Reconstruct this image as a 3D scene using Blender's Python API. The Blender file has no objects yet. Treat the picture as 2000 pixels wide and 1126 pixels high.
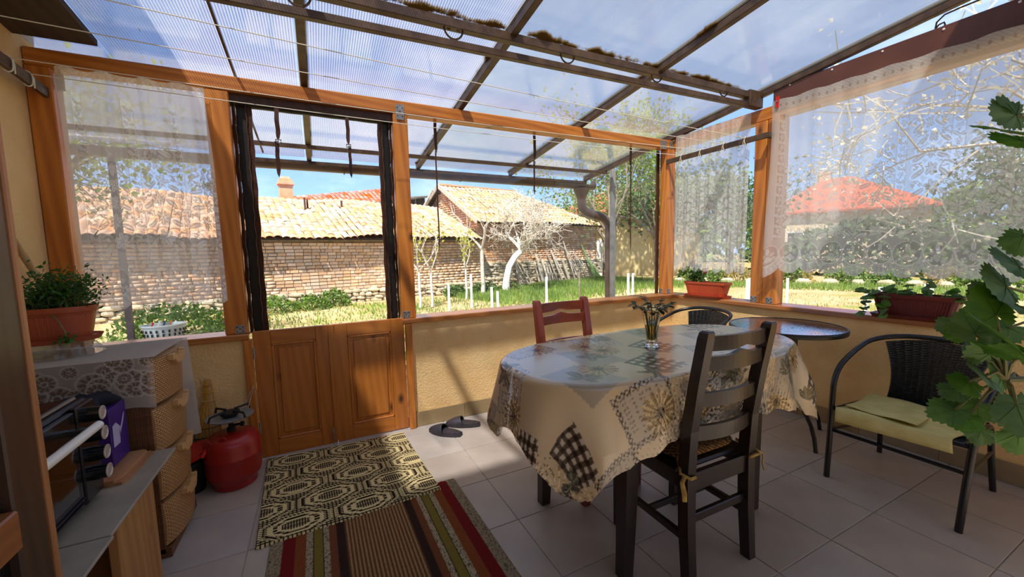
import bpy, math, random
import numpy as np
from mathutils import Matrix, Vector
R = random.Random(7)
PI = math.pi
scene = bpy.context.scene
COL = scene.collection

# ---------------------------------------------------------------- camera
F_PX = 768.73
YAW, PITCH, ROLL = 0.45916519, 0.09235045, 0.02245656
CAM_H = 1.25
def cam_axes():
    f = np.array([math.sin(YAW)*math.cos(PITCH), math.cos(YAW)*math.cos(PITCH), -math.sin(PITCH)])
    r = np.array([math.cos(YAW), -math.sin(YAW), 0.0])
    d = np.cross(f, r)
    c, s = math.cos(ROLL), math.sin(ROLL)
    return c*r + s*d, -s*r + c*d, f
_r, _d, _f = cam_axes()
cam_data = bpy.data.cameras.new('camera')
cam_data.sensor_width = 36.0
cam_data.lens = F_PX/2000*36.0
cam_data.clip_start = 0.05
cam_data.clip_end = 400
cam = bpy.data.objects.new('camera', cam_data)
COL.objects.link(cam)
cam.matrix_world = Matrix(((_r[0], -_d[0], -_f[0], 0), (_r[1], -_d[1], -_f[1], 0), (_r[2], -_d[2], -_f[2], CAM_H), (0, 0, 0, 1)))
scene.camera = cam

# ---------------------------------------------------------------- sky, sun, exposure
SUN_DIR = Vector((0.42, 0.47, -1.0)).normalized()      # the way the light travels
SUN_STRENGTH = 3.8
SKY_HORIZON = (0.34, 0.56, 0.90, 1); SKY_MIDDLE = (0.19, 0.32, 0.60, 1); SKY_ZENITH = (0.12, 0.165, 0.27, 1)
SKY_STRENGTH = 0.85
EXPOSURE = 1.35
world = bpy.data.worlds.new('sky')
scene.world = world
world.use_nodes = True
wn = world.node_tree.nodes; wl = world.node_tree.links
wn.clear()
w_out = wn.new('ShaderNodeOutputWorld'); w_bg = wn.new('ShaderNodeBackground')
w_tc = wn.new('ShaderNodeTexCoord')
w_sep = wn.new('ShaderNodeSeparateXYZ'); wl.new(w_tc.outputs['Generated'], w_sep.inputs[0])
w_grad = wn.new('ShaderNodeValToRGB'); wl.new(w_sep.outputs['Z'], w_grad.inputs['Fac'])
_e = w_grad.color_ramp.elements
_e[0].position = 0.0; _e[0].color = SKY_HORIZON
_e[1].position = 0.85; _e[1].color = SKY_ZENITH
_m = _e.new(0.22); _m.color = SKY_MIDDLE
w_map = wn.new('ShaderNodeMapping'); w_map.inputs['Scale'].default_value = (1.0, 1.0, 2.6)
w_noise = wn.new('ShaderNodeTexNoise'); w_noise.inputs['Scale'].default_value = 2.4; w_noise.inputs['Detail'].default_value = 7; w_noise.inputs['Roughness'].default_value = 0.6
w_ramp = wn.new('ShaderNodeValToRGB'); w_ramp.color_ramp.elements[0].position = 0.48; w_ramp.color_ramp.elements[1].position = 0.80
w_mix = wn.new('ShaderNodeMixRGB'); w_mix.inputs['Color2'].default_value = (1.0, 1.0, 1.0, 1)
w_mul = wn.new('ShaderNodeMath'); w_mul.operation = 'MULTIPLY'; w_mul.inputs[1].default_value = 0.45
wl.new(w_tc.outputs['Generated'], w_map.inputs['Vector']); wl.new(w_map.outputs['Vector'], w_noise.inputs['Vector'])
wl.new(w_noise.outputs['Fac'], w_ramp.inputs['Fac']); wl.new(w_ramp.outputs['Color'], w_mul.inputs[0])
wl.new(w_mul.outputs[0], w_mix.inputs['Fac']); wl.new(w_grad.outputs['Color'], w_mix.inputs['Color1'])
wl.new(w_mix.outputs['Color'], w_bg.inputs['Color']); w_bg.inputs['Strength'].default_value = SKY_STRENGTH
wl.new(w_bg.outputs['Background'], w_out.inputs['Surface'])

sun_data = bpy.data.lights.new('sun', 'SUN')
sun_data.energy = SUN_STRENGTH; sun_data.angle = math.radians(1.6); sun_data.color = (1.0, 0.93, 0.82)
sun = bpy.data.objects.new('sun', sun_data); COL.objects.link(sun)
sun.rotation_euler = SUN_DIR.to_track_quat('-Z', 'Y').to_euler(); sun.location = (-6, -5, 12)

vs = scene.view_settings
vs.view_transform = 'Standard'; vs.look = 'None'; vs.exposure = EXPOSURE; vs.gamma = 1.0; vs.use_curve_mapping = False
scene.cycles.transparent_max_bounces = 24
scene.cycles.max_bounces = 10
scene.cycles.sample_clamp_indirect = 6.0

# ---------------------------------------------------------------- helpers: naming, parenting
W = {}
def _link(o): COL.objects.link(o); return o
def thing(name, label, cat, loc=(0, 0, 0), rotz=0.0, group=None, kind=None):
    o = _link(bpy.data.objects.new(name, None)); o.empty_display_size = 0.1
    o.location = loc; o.rotation_euler = (0, 0, rotz)
    W[o.name] = Matrix.Translation(loc) @ Matrix.Rotation(rotz, 4, 'Z')
    if kind == 'structure':
        o['kind'] = 'structure'
        if label: o['label'] = label
    else:
        tag(o, label, cat, group, kind)
    return o
def tag(o, label, cat, group=None, kind=None):
    if label: o['label'] = label
    if cat: o['category'] = cat
    if group: o['group'] = group
    if kind: o['kind'] = kind
    return o
def struct(o, label=None):
    o['kind'] = 'structure'
    if label: o['label'] = label
    return o
def link_mesh(name, me, parent=None, world=False, mat=None):
    """world=True: the vertices are in world coordinates, else in the parent's."""
    if mat is not None: me.materials.append(mat)
    o = _link(bpy.data.objects.new(name, me))
    if parent is None:
        W[o.name] = Matrix.Identity(4)
    else:
        o.parent = parent
        if world:
            o.matrix_parent_inverse = W[parent.name].inverted(); W[o.name] = Matrix.Identity(4)
        else:
            W[o.name] = W[parent.name].copy()
    return o
def dup(root, loc, rotz=None, label=None, group=None):
    def cp(o, par):
        c = o.copy(); COL.objects.link(c); c.parent = par
        for ch in [q for q in kids.get(o.name, [])]: cp(ch, c)
        return c
    kids = {}
    def walk(o):
        kids[o.name] = list(o.children)
        for q in o.children: walk(q)
    walk(root)
    r = cp(root, None); r.location = loc
    if rotz is not None: r.rotation_euler = (0, 0, rotz)
    if label: r['label'] = label
    if group: r['group'] = group
    W[r.name] = Matrix.Translation(loc) @ Matrix.Rotation(r.rotation_euler[2], 4, 'Z')
    return r

ORD = ('first', 'second', 'third', 'fourth', 'fifth', 'sixth', 'seventh', 'eighth', 'ninth', 'tenth', 'eleventh', 'twelfth', 'thirteenth', 'fourteenth', 'fifteenth', 'sixteenth', 'seventeenth', 'eighteenth', 'nineteenth', 'twentieth', 'twenty-first', 'twenty-second', 'twenty-third', 'twenty-fourth', 'twenty-fifth', 'twenty-sixth')
class MB:
    """collects shapes; build() links them as one mesh object"""
    def __init__(s): s.v = []; s.f = []
    def add(s, vs, fs):
        b = len(s.v); s.v.extend([tuple(map(float, p)) for p in vs]); s.f.extend([tuple(i+b for i in f) for f in fs]); return s
    def box(s, x0, x1, y0, y1, z0, z1, m=None, bev=0.0):
        if bev > 0:
            b = min(bev, (x1-x0)*.45, (y1-y0)*.45, (z1-z0)*.45); vs = []; idx = {}
            for ix, x in enumerate((x0, x1)):
                for iy, y in enumerate((y0, y1)):
                    for iz, z in enumerate((z0, z1)):
                        sx, sy, sz = (1, -1)[ix]*b, (1, -1)[iy]*b, (1, -1)[iz]*b
                        idx[ix, iy, iz] = len(vs)
                        vs += [(x, y+sy, z+sz), (x+sx, y, z+sz), (x+sx, y+sy, z)]
            I = lambda i, j, k, a: idx[i, j, k]+a
            fs = []
            for i in (0, 1):
                q = [I(i, 0, 0, 0), I(i, 1, 0, 0), I(i, 1, 1, 0), I(i, 0, 1, 0)]; fs.append(q if i else q[::-1])
                q = [I(0, i, 0, 1), I(0, i, 1, 1), I(1, i, 1, 1), I(1, i, 0, 1)]; fs.append(q if i else q[::-1])
                q = [I(0, 0, i, 2), I(1, 0, i, 2), I(1, 1, i, 2), I(0, 1, i, 2)]; fs.append(q if i else q[::-1])
            for i in (0, 1):
                for j in (0, 1):
                    fs.append([I(i, j, 0, 0), I(i, j, 1, 0), I(i, j, 1, 1), I(i, j, 0, 1)][::(-1 if i == j else 1)])
                    fs.append([I(i, 0, j, 0), I(i, 1, j, 0), I(i, 1, j, 2), I(i, 0, j, 2)][::(1 if i == j else -1)])
                    fs.append([I(0, i, j, 1), I(1, i, j, 1), I(1, i, j, 2), I(0, i, j, 2)][::(-1 if i == j else 1)])
                    for k in (0, 1):
                        fs.append([I(i, j, k, 0), I(i, j, k, 1), I(i, j, k, 2)][::(1 if (i+j+k) % 2 else -1)])
        else:
            vs = [(x, y, z) for x in (x0, x1) for y in (y0, y1) for z in (z0, z1)]
            fs = [(0, 1, 3, 2), (4, 6, 7, 5), (0, 4, 5, 1), (2, 3, 7, 6), (0, 2, 6, 4), (1, 5, 7, 3)]
        if m is not None: vs = [m @ Vector(p) for p in vs]
        return s.add(vs, fs)
    def bar(s, a, b, w, h=None, up=(0, 0, 1), bev=0.0):
        """rectangular bar from a to b, w across, h along 'up'"""
        h = h or w; a = Vector(a); b = Vector(b); d = (b-a); L = d.length; d.normalize()
        u = Vector(up); x = d.cross(u)
        if x.length < 1e-4: x = d.cross(Vector((0, 1, 0)))
        x.normalize(); u = x.cross(d)
        m = Matrix(((x.x, d.x, u.x, a.x), (x.y, d.y, u.y, a.y), (x.z, d.z, u.z, a.z), (0, 0, 0, 1)))
        return s.box(-w/2, w/2, 0, L, -h/2, h/2, m, bev)
    def tube(s, pts, r, n=8, cap=True, flat=1.0):
        P = [Vector(p) for p in pts]; k = len(P)
        rr = r if hasattr(r, '__len__') else [r]*k
        vs = []; fs = []; nrm = None
        for i, p in enumerate(P):
            t = (P[min(i+1, k-1)]-P[max(i-1, 0)])
            if t.length < 1e-9: t = Vector((0, 0, 1))
            t.normalize()
            if nrm is None:
                nrm = t.orthogonal().normalized()
            else:
                nrm = (nrm - t*nrm.dot(t))
                nrm = nrm.normalized() if nrm.length > 1e-6 else t.orthogonal().normalized()
            bn = t.cross(nrm)
            for j in range(n):
                a = 2*PI*j/n; vs.append(p + nrm*math.cos(a)*rr[i] + bn*math.sin(a)*rr[i]*flat)
        for i in range(k-1):
            for j in range(n):
                fs.append((i*n+j, i*n+(j+1) % n, (i+1)*n+(j+1) % n, (i+1)*n+j))
        if cap:
            fs.append(tuple(range(n))[::-1]); fs.append(tuple((k-1)*n+j for j in range(n)))
        return s.add(vs, fs)
    def lathe(s, prof, n=24, c=(0, 0, 0), sx=1.0, sy=1.0, flute=0.0, nf=0):
        vs = []; fs = []; k = len(prof)
        for (r, z) in prof:
            for j in range(n):
                a = 2*PI*j/n; q = r*(1+flute*(math.cos(nf*a) if nf else 0))
                vs.append((c[0]+q*math.cos(a)*sx, c[1]+q*math.sin(a)*sy, c[2]+z))
        for i in range(k-1):
            for j in range(n):
                fs.append((i*n+j, i*n+(j+1) % n, (i+1)*n+(j+1) % n, (i+1)*n+j))
        if prof[0][0] > 1e-5: fs.append(tuple(range(n))[::-1])
        if prof[-1][0] > 1e-5: fs.append(tuple((k-1)*n+j for j in range(n)))
        return s.add(vs, fs)
    def grid(s, fn, nu, nv, closed=False):
        vs = [fn(i/nu, j/nv) for j in range(nv+1) for i in range(nu+1)]
        return s.add(vs, [(j*(nu+1)+i, j*(nu+1)+i+1, (j+1)*(nu+1)+i+1, (j+1)*(nu+1)+i) for j in range(nv) for i in range(nu)])
    def slab(s, poly, z0, z1, m=None):
        n = len(poly); vs = [(x, y, z0) for x, y in poly]+[(x, y, z1) for x, y in poly]
        fs = [tuple(range(n))[::-1], tuple(range(n, 2*n))]+[(i, (i+1) % n, n+(i+1) % n, n+i) for i in range(n)]
        if m is not None: vs = [m @ Vector(p) for p in vs]
        return s.add(vs, fs)
    def xf(s, m): s.v = [tuple(m @ Vector(p)) for p in s.v]; return s
    def mesh(s, name, smooth=False):
        me = bpy.data.meshes.new(name); me.from_pydata(s.v, [], s.f); me.update()
        if smooth:
            me.polygons.foreach_set('use_smooth', [True]*len(me.polygons))
            if smooth != 'all':
                me.set_sharp_from_angle(angle=math.radians(40))
        return me
    def build(s, name, mat, parent=None, world=False, smooth=False):
        return link_mesh(name, s.mesh(name, smooth), parent, world, mat)

def np_mesh(name, V, Fq, smooth=False):
    me = bpy.data.meshes.new(name); V = np.asarray(V, np.float32).reshape(-1, 3); Fq = np.asarray(Fq, np.int32)
    k = Fq.shape[1]; n = len(Fq)
    me.vertices.add(len(V)); me.vertices.foreach_set('co', V.ravel())
    me.loops.add(n*k); me.loops.foreach_set('vertex_index', Fq.ravel())
    me.polygons.add(n); me.polygons.foreach_set('loop_start', np.arange(n, dtype=np.int32)*k)
    if smooth: me.polygons.foreach_set('use_smooth', np.ones(n, bool))
    me.update(calc_edges=True); me.validate()
    return me
def grid_quads(nx, ny):
    i, j = np.meshgrid(np.arange(nx-1), np.arange(ny-1)); a = (j*nx+i).ravel()
    return np.stack([a, a+1, a+nx+1, a+nx], 1)
def set_attr(me, name, arr, kind='FLOAT'):
    at = me.attributes.new(name, kind, 'POINT')
    if kind == 'FLOAT': at.data.foreach_set('value', np.asarray(arr, np.float32).ravel())
    else:
        a = np.ones((len(me.vertices), 4), np.float32); a[:, :3] = np.asarray(arr, np.float32).reshape(-1, 3)
        at.data.foreach_set('color', a.ravel())

# ---------------------------------------------------------------- helpers: materials
def lin(c):
    out = []
    for x in c:
        x = x/255.0; out.append(x/12.92 if x <= .04045 else ((x+.055)/1.055)**2.4)
    return tuple(out)
def _c4(c): return (*lin(c), 1.0)
MATS = {}
def new_mat(name):
    m = bpy.data.materials.new(name); m.use_nodes = True; n = m.node_tree.nodes; n.clear()
    o = n.new('ShaderNodeOutputMaterial'); MATS[name] = m
    return m, n, m.node_tree.links, o
def N(n, typ, **kw):
    q = n.new(typ)
    for k, v in kw.items():
        if k in q.inputs: q.inputs[k].default_value = v
        else: setattr(q, k, v)
    return q
def bump_of(n, l, fac_out, strength, dist=0.01):
    b = N(n, 'ShaderNodeBump'); b.inputs['Strength'].default_value = strength; b.inputs['Distance'].default_value = dist
    l.new(fac_out, b.inputs['Height']); return b
def plain(name, col, rough=.5, metal=0.0, col2=None, scale=8.0, stretch=(1, 1, 1), bump=0.0, bscale=None, spec=.5, coat=0.0, per_obj=0.0, detail=4, lo=.35, hi=.65, trans=0.0):
    """a principled surface: two tones mixed by noise, optional fine bump, optional tone shift per piece"""
    m, n, l, o = new_mat(name)
    p = N(n, 'ShaderNodeBsdfPrincipled'); p.inputs['Roughness'].default_value = rough; p.inputs['Metallic'].default_value = metal
    p.inputs['Specular IOR Level'].default_value = spec; p.inputs['Coat Weight'].default_value = coat; p.inputs['Coat Roughness'].default_value = .12
    l.new(p.outputs[0], o.inputs[0]); p.inputs['Base Color'].default_value = _c4(col)
    tc = N(n, 'ShaderNodeTexCoord'); mp = N(n, 'ShaderNodeMapping'); mp.inputs['Scale'].default_value = stretch
    l.new(tc.outputs['Object'], mp.inputs['Vector'])
    src = None
    if col2 is not None:
        ns = N(n, 'ShaderNodeTexNoise'); ns.inputs['Scale'].default_value = scale; ns.inputs['Detail'].default_value = detail
        l.new(mp.outputs[0], ns.inputs['Vector'])
        rp = N(n, 'ShaderNodeValToRGB'); rp.color_ramp.elements[0].position = lo; rp.color_ramp.elements[1].position = hi
        rp.color_ramp.elements[0].color = _c4(col); rp.color_ramp.elements[1].color = _c4(col2)
        l.new(ns.outputs['Fac'], rp.inputs['Fac']); src = rp.outputs['Color']
    if per_obj:
        oi = N(n, 'ShaderNodeObjectInfo'); ge = N(n, 'ShaderNodeNewGeometry')
        ad = N(n, 'ShaderNodeMath', operation='ADD'); l.new(oi.outputs['Random'], ad.inputs[0]); l.new(ge.outputs['Random Per Island'], ad.inputs[1])
        fr = N(n, 'ShaderNodeMath', operation='FRACT'); l.new(ad.outputs[0], fr.inputs[0])
        mr = N(n, 'ShaderNodeMapRange'); mr.inputs['To Min'].default_value = 1-per_obj; mr.inputs['To Max'].default_value = 1+per_obj*.6
        l.new(fr.outputs[0], mr.inputs['Value'])
        hs = N(n, 'ShaderNodeHueSaturation')
        if src: l.new(src, hs.inputs['Color'])
        else: hs.inputs['Color'].default_value = _c4(col)
        l.new(mr.outputs[0], hs.inputs['Value'])
        m2 = N(n, 'ShaderNodeMapRange'); m2.inputs['To Min'].default_value = .75; m2.inputs['To Max'].default_value = 1.15
        f2 = N(n, 'ShaderNodeMath', operation='MULTIPLY'); f2.inputs[1].default_value = 7.31; l.new(fr.outputs[0], f2.inputs[0])
        f3 = N(n, 'ShaderNodeMath', operation='FRACT'); l.new(f2.outputs[0], f3.inputs[0]); l.new(f3.outputs[0], m2.inputs['Value']); l.new(m2.outputs[0], hs.inputs['Saturation'])
        src = hs.outputs['Color']
    if src: l.new(src, p.inputs['Base Color'])
    if bump:
        nb = N(n, 'ShaderNodeTexNoise'); nb.inputs['Scale'].default_value = bscale or scale*4; nb.inputs['Detail'].default_value = 3
        l.new(mp.outputs[0], nb.inputs['Vector'])
        b = bump_of(n, l, nb.outputs['Fac'], bump); l.new(b.outputs[0], p.inputs['Normal'])
    if trans:
        t = N(n, 'ShaderNodeBsdfTranslucent'); mx = N(n, 'ShaderNodeMixShader'); mx.inputs[0].default_value = trans
        if src: l.new(src, t.inputs['Color'])
        else: t.inputs['Color'].default_value = _c4(col)
        l.new(p.outputs[0], mx.inputs[1]); l.new(t.outputs[0], mx.inputs[2]); l.new(mx.outputs[0], o.inputs[0])
    return m
def wood(name, c1, c2, axis, rough=.45, grain=1.0, knots=True, coat=.25, knot_col=(70, 35, 14), bump=.15):
    """grain runs along axis (0, 1, 2)"""
    m, n, l, o = new_mat(name)
    p = N(n, 'ShaderNodeBsdfPrincipled'); p.inputs['Roughness'].default_value = rough; p.inputs['Coat Weight'].default_value = coat; p.inputs['Coat Roughness'].default_value = .2
    l.new(p.outputs[0], o.inputs[0])
    tc = N(n, 'ShaderNodeTexCoord'); mp = N(n, 'ShaderNodeMapping'); s = [14*grain]*3; s[axis] = 1.3*grain; mp.inputs['Scale'].default_value = s
    oi = N(n, 'ShaderNodeObjectInfo'); va = N(n, 'ShaderNodeVectorMath', operation='ADD'); sc = N(n, 'ShaderNodeVectorMath', operation='SCALE'); sc.inputs['Scale'].default_value = 13.7
    cmb = N(n, 'ShaderNodeCombineXYZ'); l.new(oi.outputs['Random'], cmb.inputs[0]); l.new(oi.outputs['Random'], cmb.inputs[1]); l.new(oi.outputs['Random'], cmb.inputs[2])
    l.new(cmb.outputs[0], sc.inputs[0]); l.new(tc.outputs['Object'], va.inputs[0]); l.new(sc.outputs[0], va.inputs[1]); l.new(va.outputs[0], mp.inputs['Vector'])
    n1 = N(n, 'ShaderNodeTexNoise'); n1.inputs['Scale'].default_value = 1.0; n1.inputs['Detail'].default_value = 6; n1.inputs['Distortion'].default_value = .6
    l.new(mp.outputs[0], n1.inputs['Vector'])
    n2 = N(n, 'ShaderNodeTexWave', wave_type='BANDS', bands_direction='DIAGONAL'); n2.inputs['Scale'].default_value = .9; n2.inputs['Distortion'].default_value = 7; n2.inputs['Detail'].default_value = 2; n2.inputs['Detail Scale'].default_value = .6
    l.new(mp.outputs[0], n2.inputs['Vector'])
    ad = N(n, 'ShaderNodeMath', operation='MULTIPLY_ADD'); ad.inputs[1].default_value = .22; l.new(n2.outputs['Fac'], ad.inputs[0])
    m3 = N(n, 'ShaderNodeMath', operation='MULTIPLY'); m3.inputs[1].default_value = .75; l.new(n1.outputs['Fac'], m3.inputs[0]); l.new(m3.outputs[0], ad.inputs[2])
    rp = N(n, 'ShaderNodeValToRGB'); rp.color_ramp.elements[0].position = .2; rp.color_ramp.elements[1].position = .75
    rp.color_ramp.elements[0].color = _c4(c1); rp.color_ramp.elements[1].color = _c4(c2); l.new(ad.outputs[0], rp.inputs['Fac'])
    src = rp.outputs['Color']
    if knots:
        mk = N(n, 'ShaderNodeMapping'); s = [5.0]*3; s[axis] = 2.6; mk.inputs['Scale'].default_value = s; l.new(va.outputs[0], mk.inputs['Vector'])
        vo = N(n, 'ShaderNodeTexVoronoi'); vo.inputs['Scale'].default_value = 1.0; l.new(mk.outputs[0], vo.inputs['Vector'])
        kr = N(n, 'ShaderNodeValToRGB'); kr.color_ramp.elements[0].position = .035; kr.color_ramp.elements[1].position = .13
        kr.color_ramp.elements[0].color = (1, 1, 1, 1); kr.color_ramp.elements[1].color = (0, 0, 0, 1); l.new(vo.outputs['Distance'], kr.inputs['Fac'])
        mx = N(n, 'ShaderNodeMixRGB'); mx.inputs['Color2'].default_value = _c4(knot_col); l.new(kr.outputs[0], mx.inputs['Fac']); l.new(src, mx.inputs['Color1']); src = mx.outputs[0]
    l.new(src, p.inputs['Base Color'])
    b = bump_of(n, l, ad.outputs[0], bump, .004); l.new(b.outputs[0], p.inputs['Normal'])
    return m
def sheer(name, col=(240, 240, 236), lo=0.0, hi=1.0, attr='lace', trans=.5):
    """thin cloth whose thread density comes from a point attribute"""
    m, n, l, o = new_mat(name)
    at = N(n, 'ShaderNodeAttribute'); at.attribute_name = attr
    mr = N(n, 'ShaderNodeMapRange'); mr.inputs['To Min'].default_value = lo; mr.inputs['To Max'].default_value = hi; l.new(at.outputs['Fac'], mr.inputs['Value'])
    d = N(n, 'ShaderNodeBsdfDiffuse'); d.inputs['Color'].default_value = _c4(col); t = N(n, 'ShaderNodeBsdfTranslucent'); t.inputs['Color'].default_value = _c4(col)
    a = N(n, 'ShaderNodeMixShader'); a.inputs[0].default_value = trans; l.new(d.outputs[0], a.inputs[1]); l.new(t.outputs[0], a.inputs[2])
    tr = N(n, 'ShaderNodeBsdfTransparent'); b = N(n, 'ShaderNodeMixShader'); l.new(mr.outputs[0], b.inputs[0]); l.new(tr.outputs[0], b.inputs[1]); l.new(a.outputs[0], b.inputs[2])
    l.new(b.outputs[0], o.inputs[0]); return m
def printed(name, attr='print', rough=.5, coat=0.0, spec=.5, bump=0.0, bscale=300):
    m, n, l, o = new_mat(name); p = N(n, 'ShaderNodeBsdfPrincipled'); p.inputs['Roughness'].default_value = rough; p.inputs['Specular IOR Level'].default_value = spec
    p.inputs['Coat Weight'].default_value = coat; p.inputs['Coat Roughness'].default_value = .15
    at = N(n, 'ShaderNodeAttribute'); at.attribute_name = attr; l.new(at.outputs['Color'], p.inputs['Base Color']); l.new(p.outputs[0], o.inputs[0])
    if bump:
        tc = N(n, 'ShaderNodeTexCoord'); nb = N(n, 'ShaderNodeTexNoise'); nb.inputs['Scale'].default_value = bscale; l.new(tc.outputs['Object'], nb.inputs['Vector'])
        b = bump_of(n, l, nb.outputs['Fac'], bump, .003); l.new(b.outputs[0], p.inputs['Normal'])
    return m
def schlick(n, l, f0=.045, gain=1.0):
    """mirror share by viewing angle, the same from both sides of a thin sheet"""
    g = N(n, 'ShaderNodeNewGeometry'); dt_ = N(n, 'ShaderNodeVectorMath', operation='DOT_PRODUCT'); l.new(g.outputs['Normal'], dt_.inputs[0]); l.new(g.outputs['Incoming'], dt_.inputs[1])
    ab = N(n, 'ShaderNodeMath', operation='ABSOLUTE'); l.new(dt_.outputs['Value'], ab.inputs[0])
    su = N(n, 'ShaderNodeMath', operation='SUBTRACT', use_clamp=True); su.inputs[0].default_value = 1.0; l.new(ab.outputs[0], su.inputs[1])
    pw = N(n, 'ShaderNodeMath', operation='POWER'); pw.inputs[1].default_value = 5.0; l.new(su.outputs[0], pw.inputs[0])
    ma = N(n, 'ShaderNodeMath', operation='MULTIPLY_ADD'); ma.inputs[1].default_value = (1-f0)*gain; ma.inputs[2].default_value = f0*gain; l.new(pw.outputs[0], ma.inputs[0])
    return ma.outputs[0]
def clear_pane(name, tint=(245, 248, 250), gloss=.9, rough=.02, haze=.02):
    """thin clear film: mostly transparent, mirror-like at grazing angles, a trace of haze"""
    m, n, l, o = new_mat(name)
    tr = N(n, 'ShaderNodeBsdfTransparent'); tr.inputs['Color'].default_value = _c4(tint)
    df = N(n, 'ShaderNodeBsdfTranslucent'); df.inputs['Color'].default_value = _c4((235, 238, 240))
    a = N(n, 'ShaderNodeMixShader'); a.inputs[0].default_value = haze; l.new(tr.outputs[0], a.inputs[1]); l.new(df.outputs[0], a.inputs[2])
    g = N(n, 'ShaderNodeBsdfGlossy'); g.inputs['Roughness'].default_value = rough
    mu_out = schlick(n, l, .045, gloss)
    b = N(n, 'ShaderNodeMixShader'); l.new(mu_out, b.inputs[0]); l.new(a.outputs[0], b.inputs[1]); l.new(g.outputs[0], b.inputs[2])
    l.new(b.outputs[0], o.inputs[0]); return m

def leaf_cloud(rng, n, center_fn, size, aspect=1.6, up=.3, jitter=.4):
    """n small kinked leaf quads around points from center_fn(k) -> V, F (two quads a leaf, folded along the midrib)"""
    V = np.zeros((n, 6, 3)); C = center_fn(n)
    d = rng.normal(size=(n, 3)); d[:, 2] += up; d /= np.linalg.norm(d, axis=1)[:, None]
    a = rng.normal(size=(n, 3)); s = np.cross(d, a); s /= np.linalg.norm(s, axis=1)[:, None]; nn = np.cross(d, s)
    L = size*(1+jitter*rng.uniform(-1, 1, n)); Wd = L/aspect/2
    e = lambda x: x[:, None]
    V[:, 0] = C; V[:, 1] = C+d*e(L*.45)+s*e(Wd)+nn*e(L*.10); V[:, 2] = C+d*e(L*.5)
    V[:, 3] = C+d*e(L*.45)-s*e(Wd)+nn*e(L*.10); V[:, 4] = C+d*e(L); V[:, 5] = C+d*e(L*.5)
    b = np.arange(n)[:, None]*6
    Fq = np.concatenate([b+np.array([[0, 1, 4, 2]]), b+np.array([[0, 2, 4, 3]])], 0)
    return V.reshape(-1, 3), Fq
# ================================================================ palette
YB, XR, XL = 2.795, 3.152, -1.20
stucco = plain('stucco', (238, 196, 132), rough=.9, col2=(246, 210, 150), scale=5, bump=.55, bscale=95, spec=.2)
stucco_house = plain('stucco_house', (226, 190, 132), rough=.92, col2=(236, 202, 146), scale=4, bump=.45, bscale=70, spec=.2)
tile_m = plain('floor_tile_glaze', (176, 165, 154), rough=.33, col2=(190, 178, 165), scale=5, spec=.5, per_obj=.05)
skirt_m = plain('skirting_tile_glaze', (150, 128, 92), rough=.4, col2=(165, 142, 106), scale=6, per_obj=.04)
grout_m = plain('grout', (150, 142, 132), rough=.9, col2=(185, 178, 168), scale=9)
pine_x = wood('pine_x', (160, 84, 22), (218, 138, 52), 0)
pine_y = wood('pine_y', (160, 84, 22), (218, 138, 52), 1)
pine_z = wood('pine_z', (160, 84, 22), (218, 138, 52), 2)
sill_x = wood('sill_x', (160, 92, 38), (205, 135, 70), 0, rough=.3, knots=False, coat=.6)
sill_y = wood('sill_y', (150, 90, 46), (190, 124, 70), 1, rough=.3, knots=False, coat=.6)
door_z = wood('door_z', (164, 94, 30), (196, 120, 46), 2, rough=.4, coat=.3)
door_x = wood('door_x', (164, 94, 30), (196, 120, 46), 0, rough=.4, coat=.3)
steel_brown = plain('brown_steel', (66, 46, 34), rough=.45, col2=(92, 70, 50), scale=14, metal=.0, bump=.08)
flash_m = plain('brown_flashing', (104, 62, 46), rough=.35, col2=(92, 52, 38), scale=6, spec=.5)
zinc = plain('zinc_plate', (172, 172, 168), rough=.4, metal=.7, col2=(140, 140, 138), scale=40)
dark_hole = plain('dark_hole', (18, 18, 18), rough=.8)
brown_fabric = plain('brown_vinyl_fabric', (58, 30, 18), rough=.38, col2=(76, 42, 26), scale=30, bump=.2, bscale=120)
black_fabric = plain('black_vinyl_fabric', (20, 18, 17), rough=.45, col2=(34, 30, 28), scale=30)
vinyl = clear_pane('clear_vinyl', haze=.015)
cord_m = plain('white_cord', (232, 226, 206), rough=.7)
white_plastic = plain('white_plastic', (232, 230, 224), rough=.45)
dark_eave = wood('eave_board', (58, 44, 34), (82, 64, 48), 1, rough=.8, knots=False, coat=0)

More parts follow.
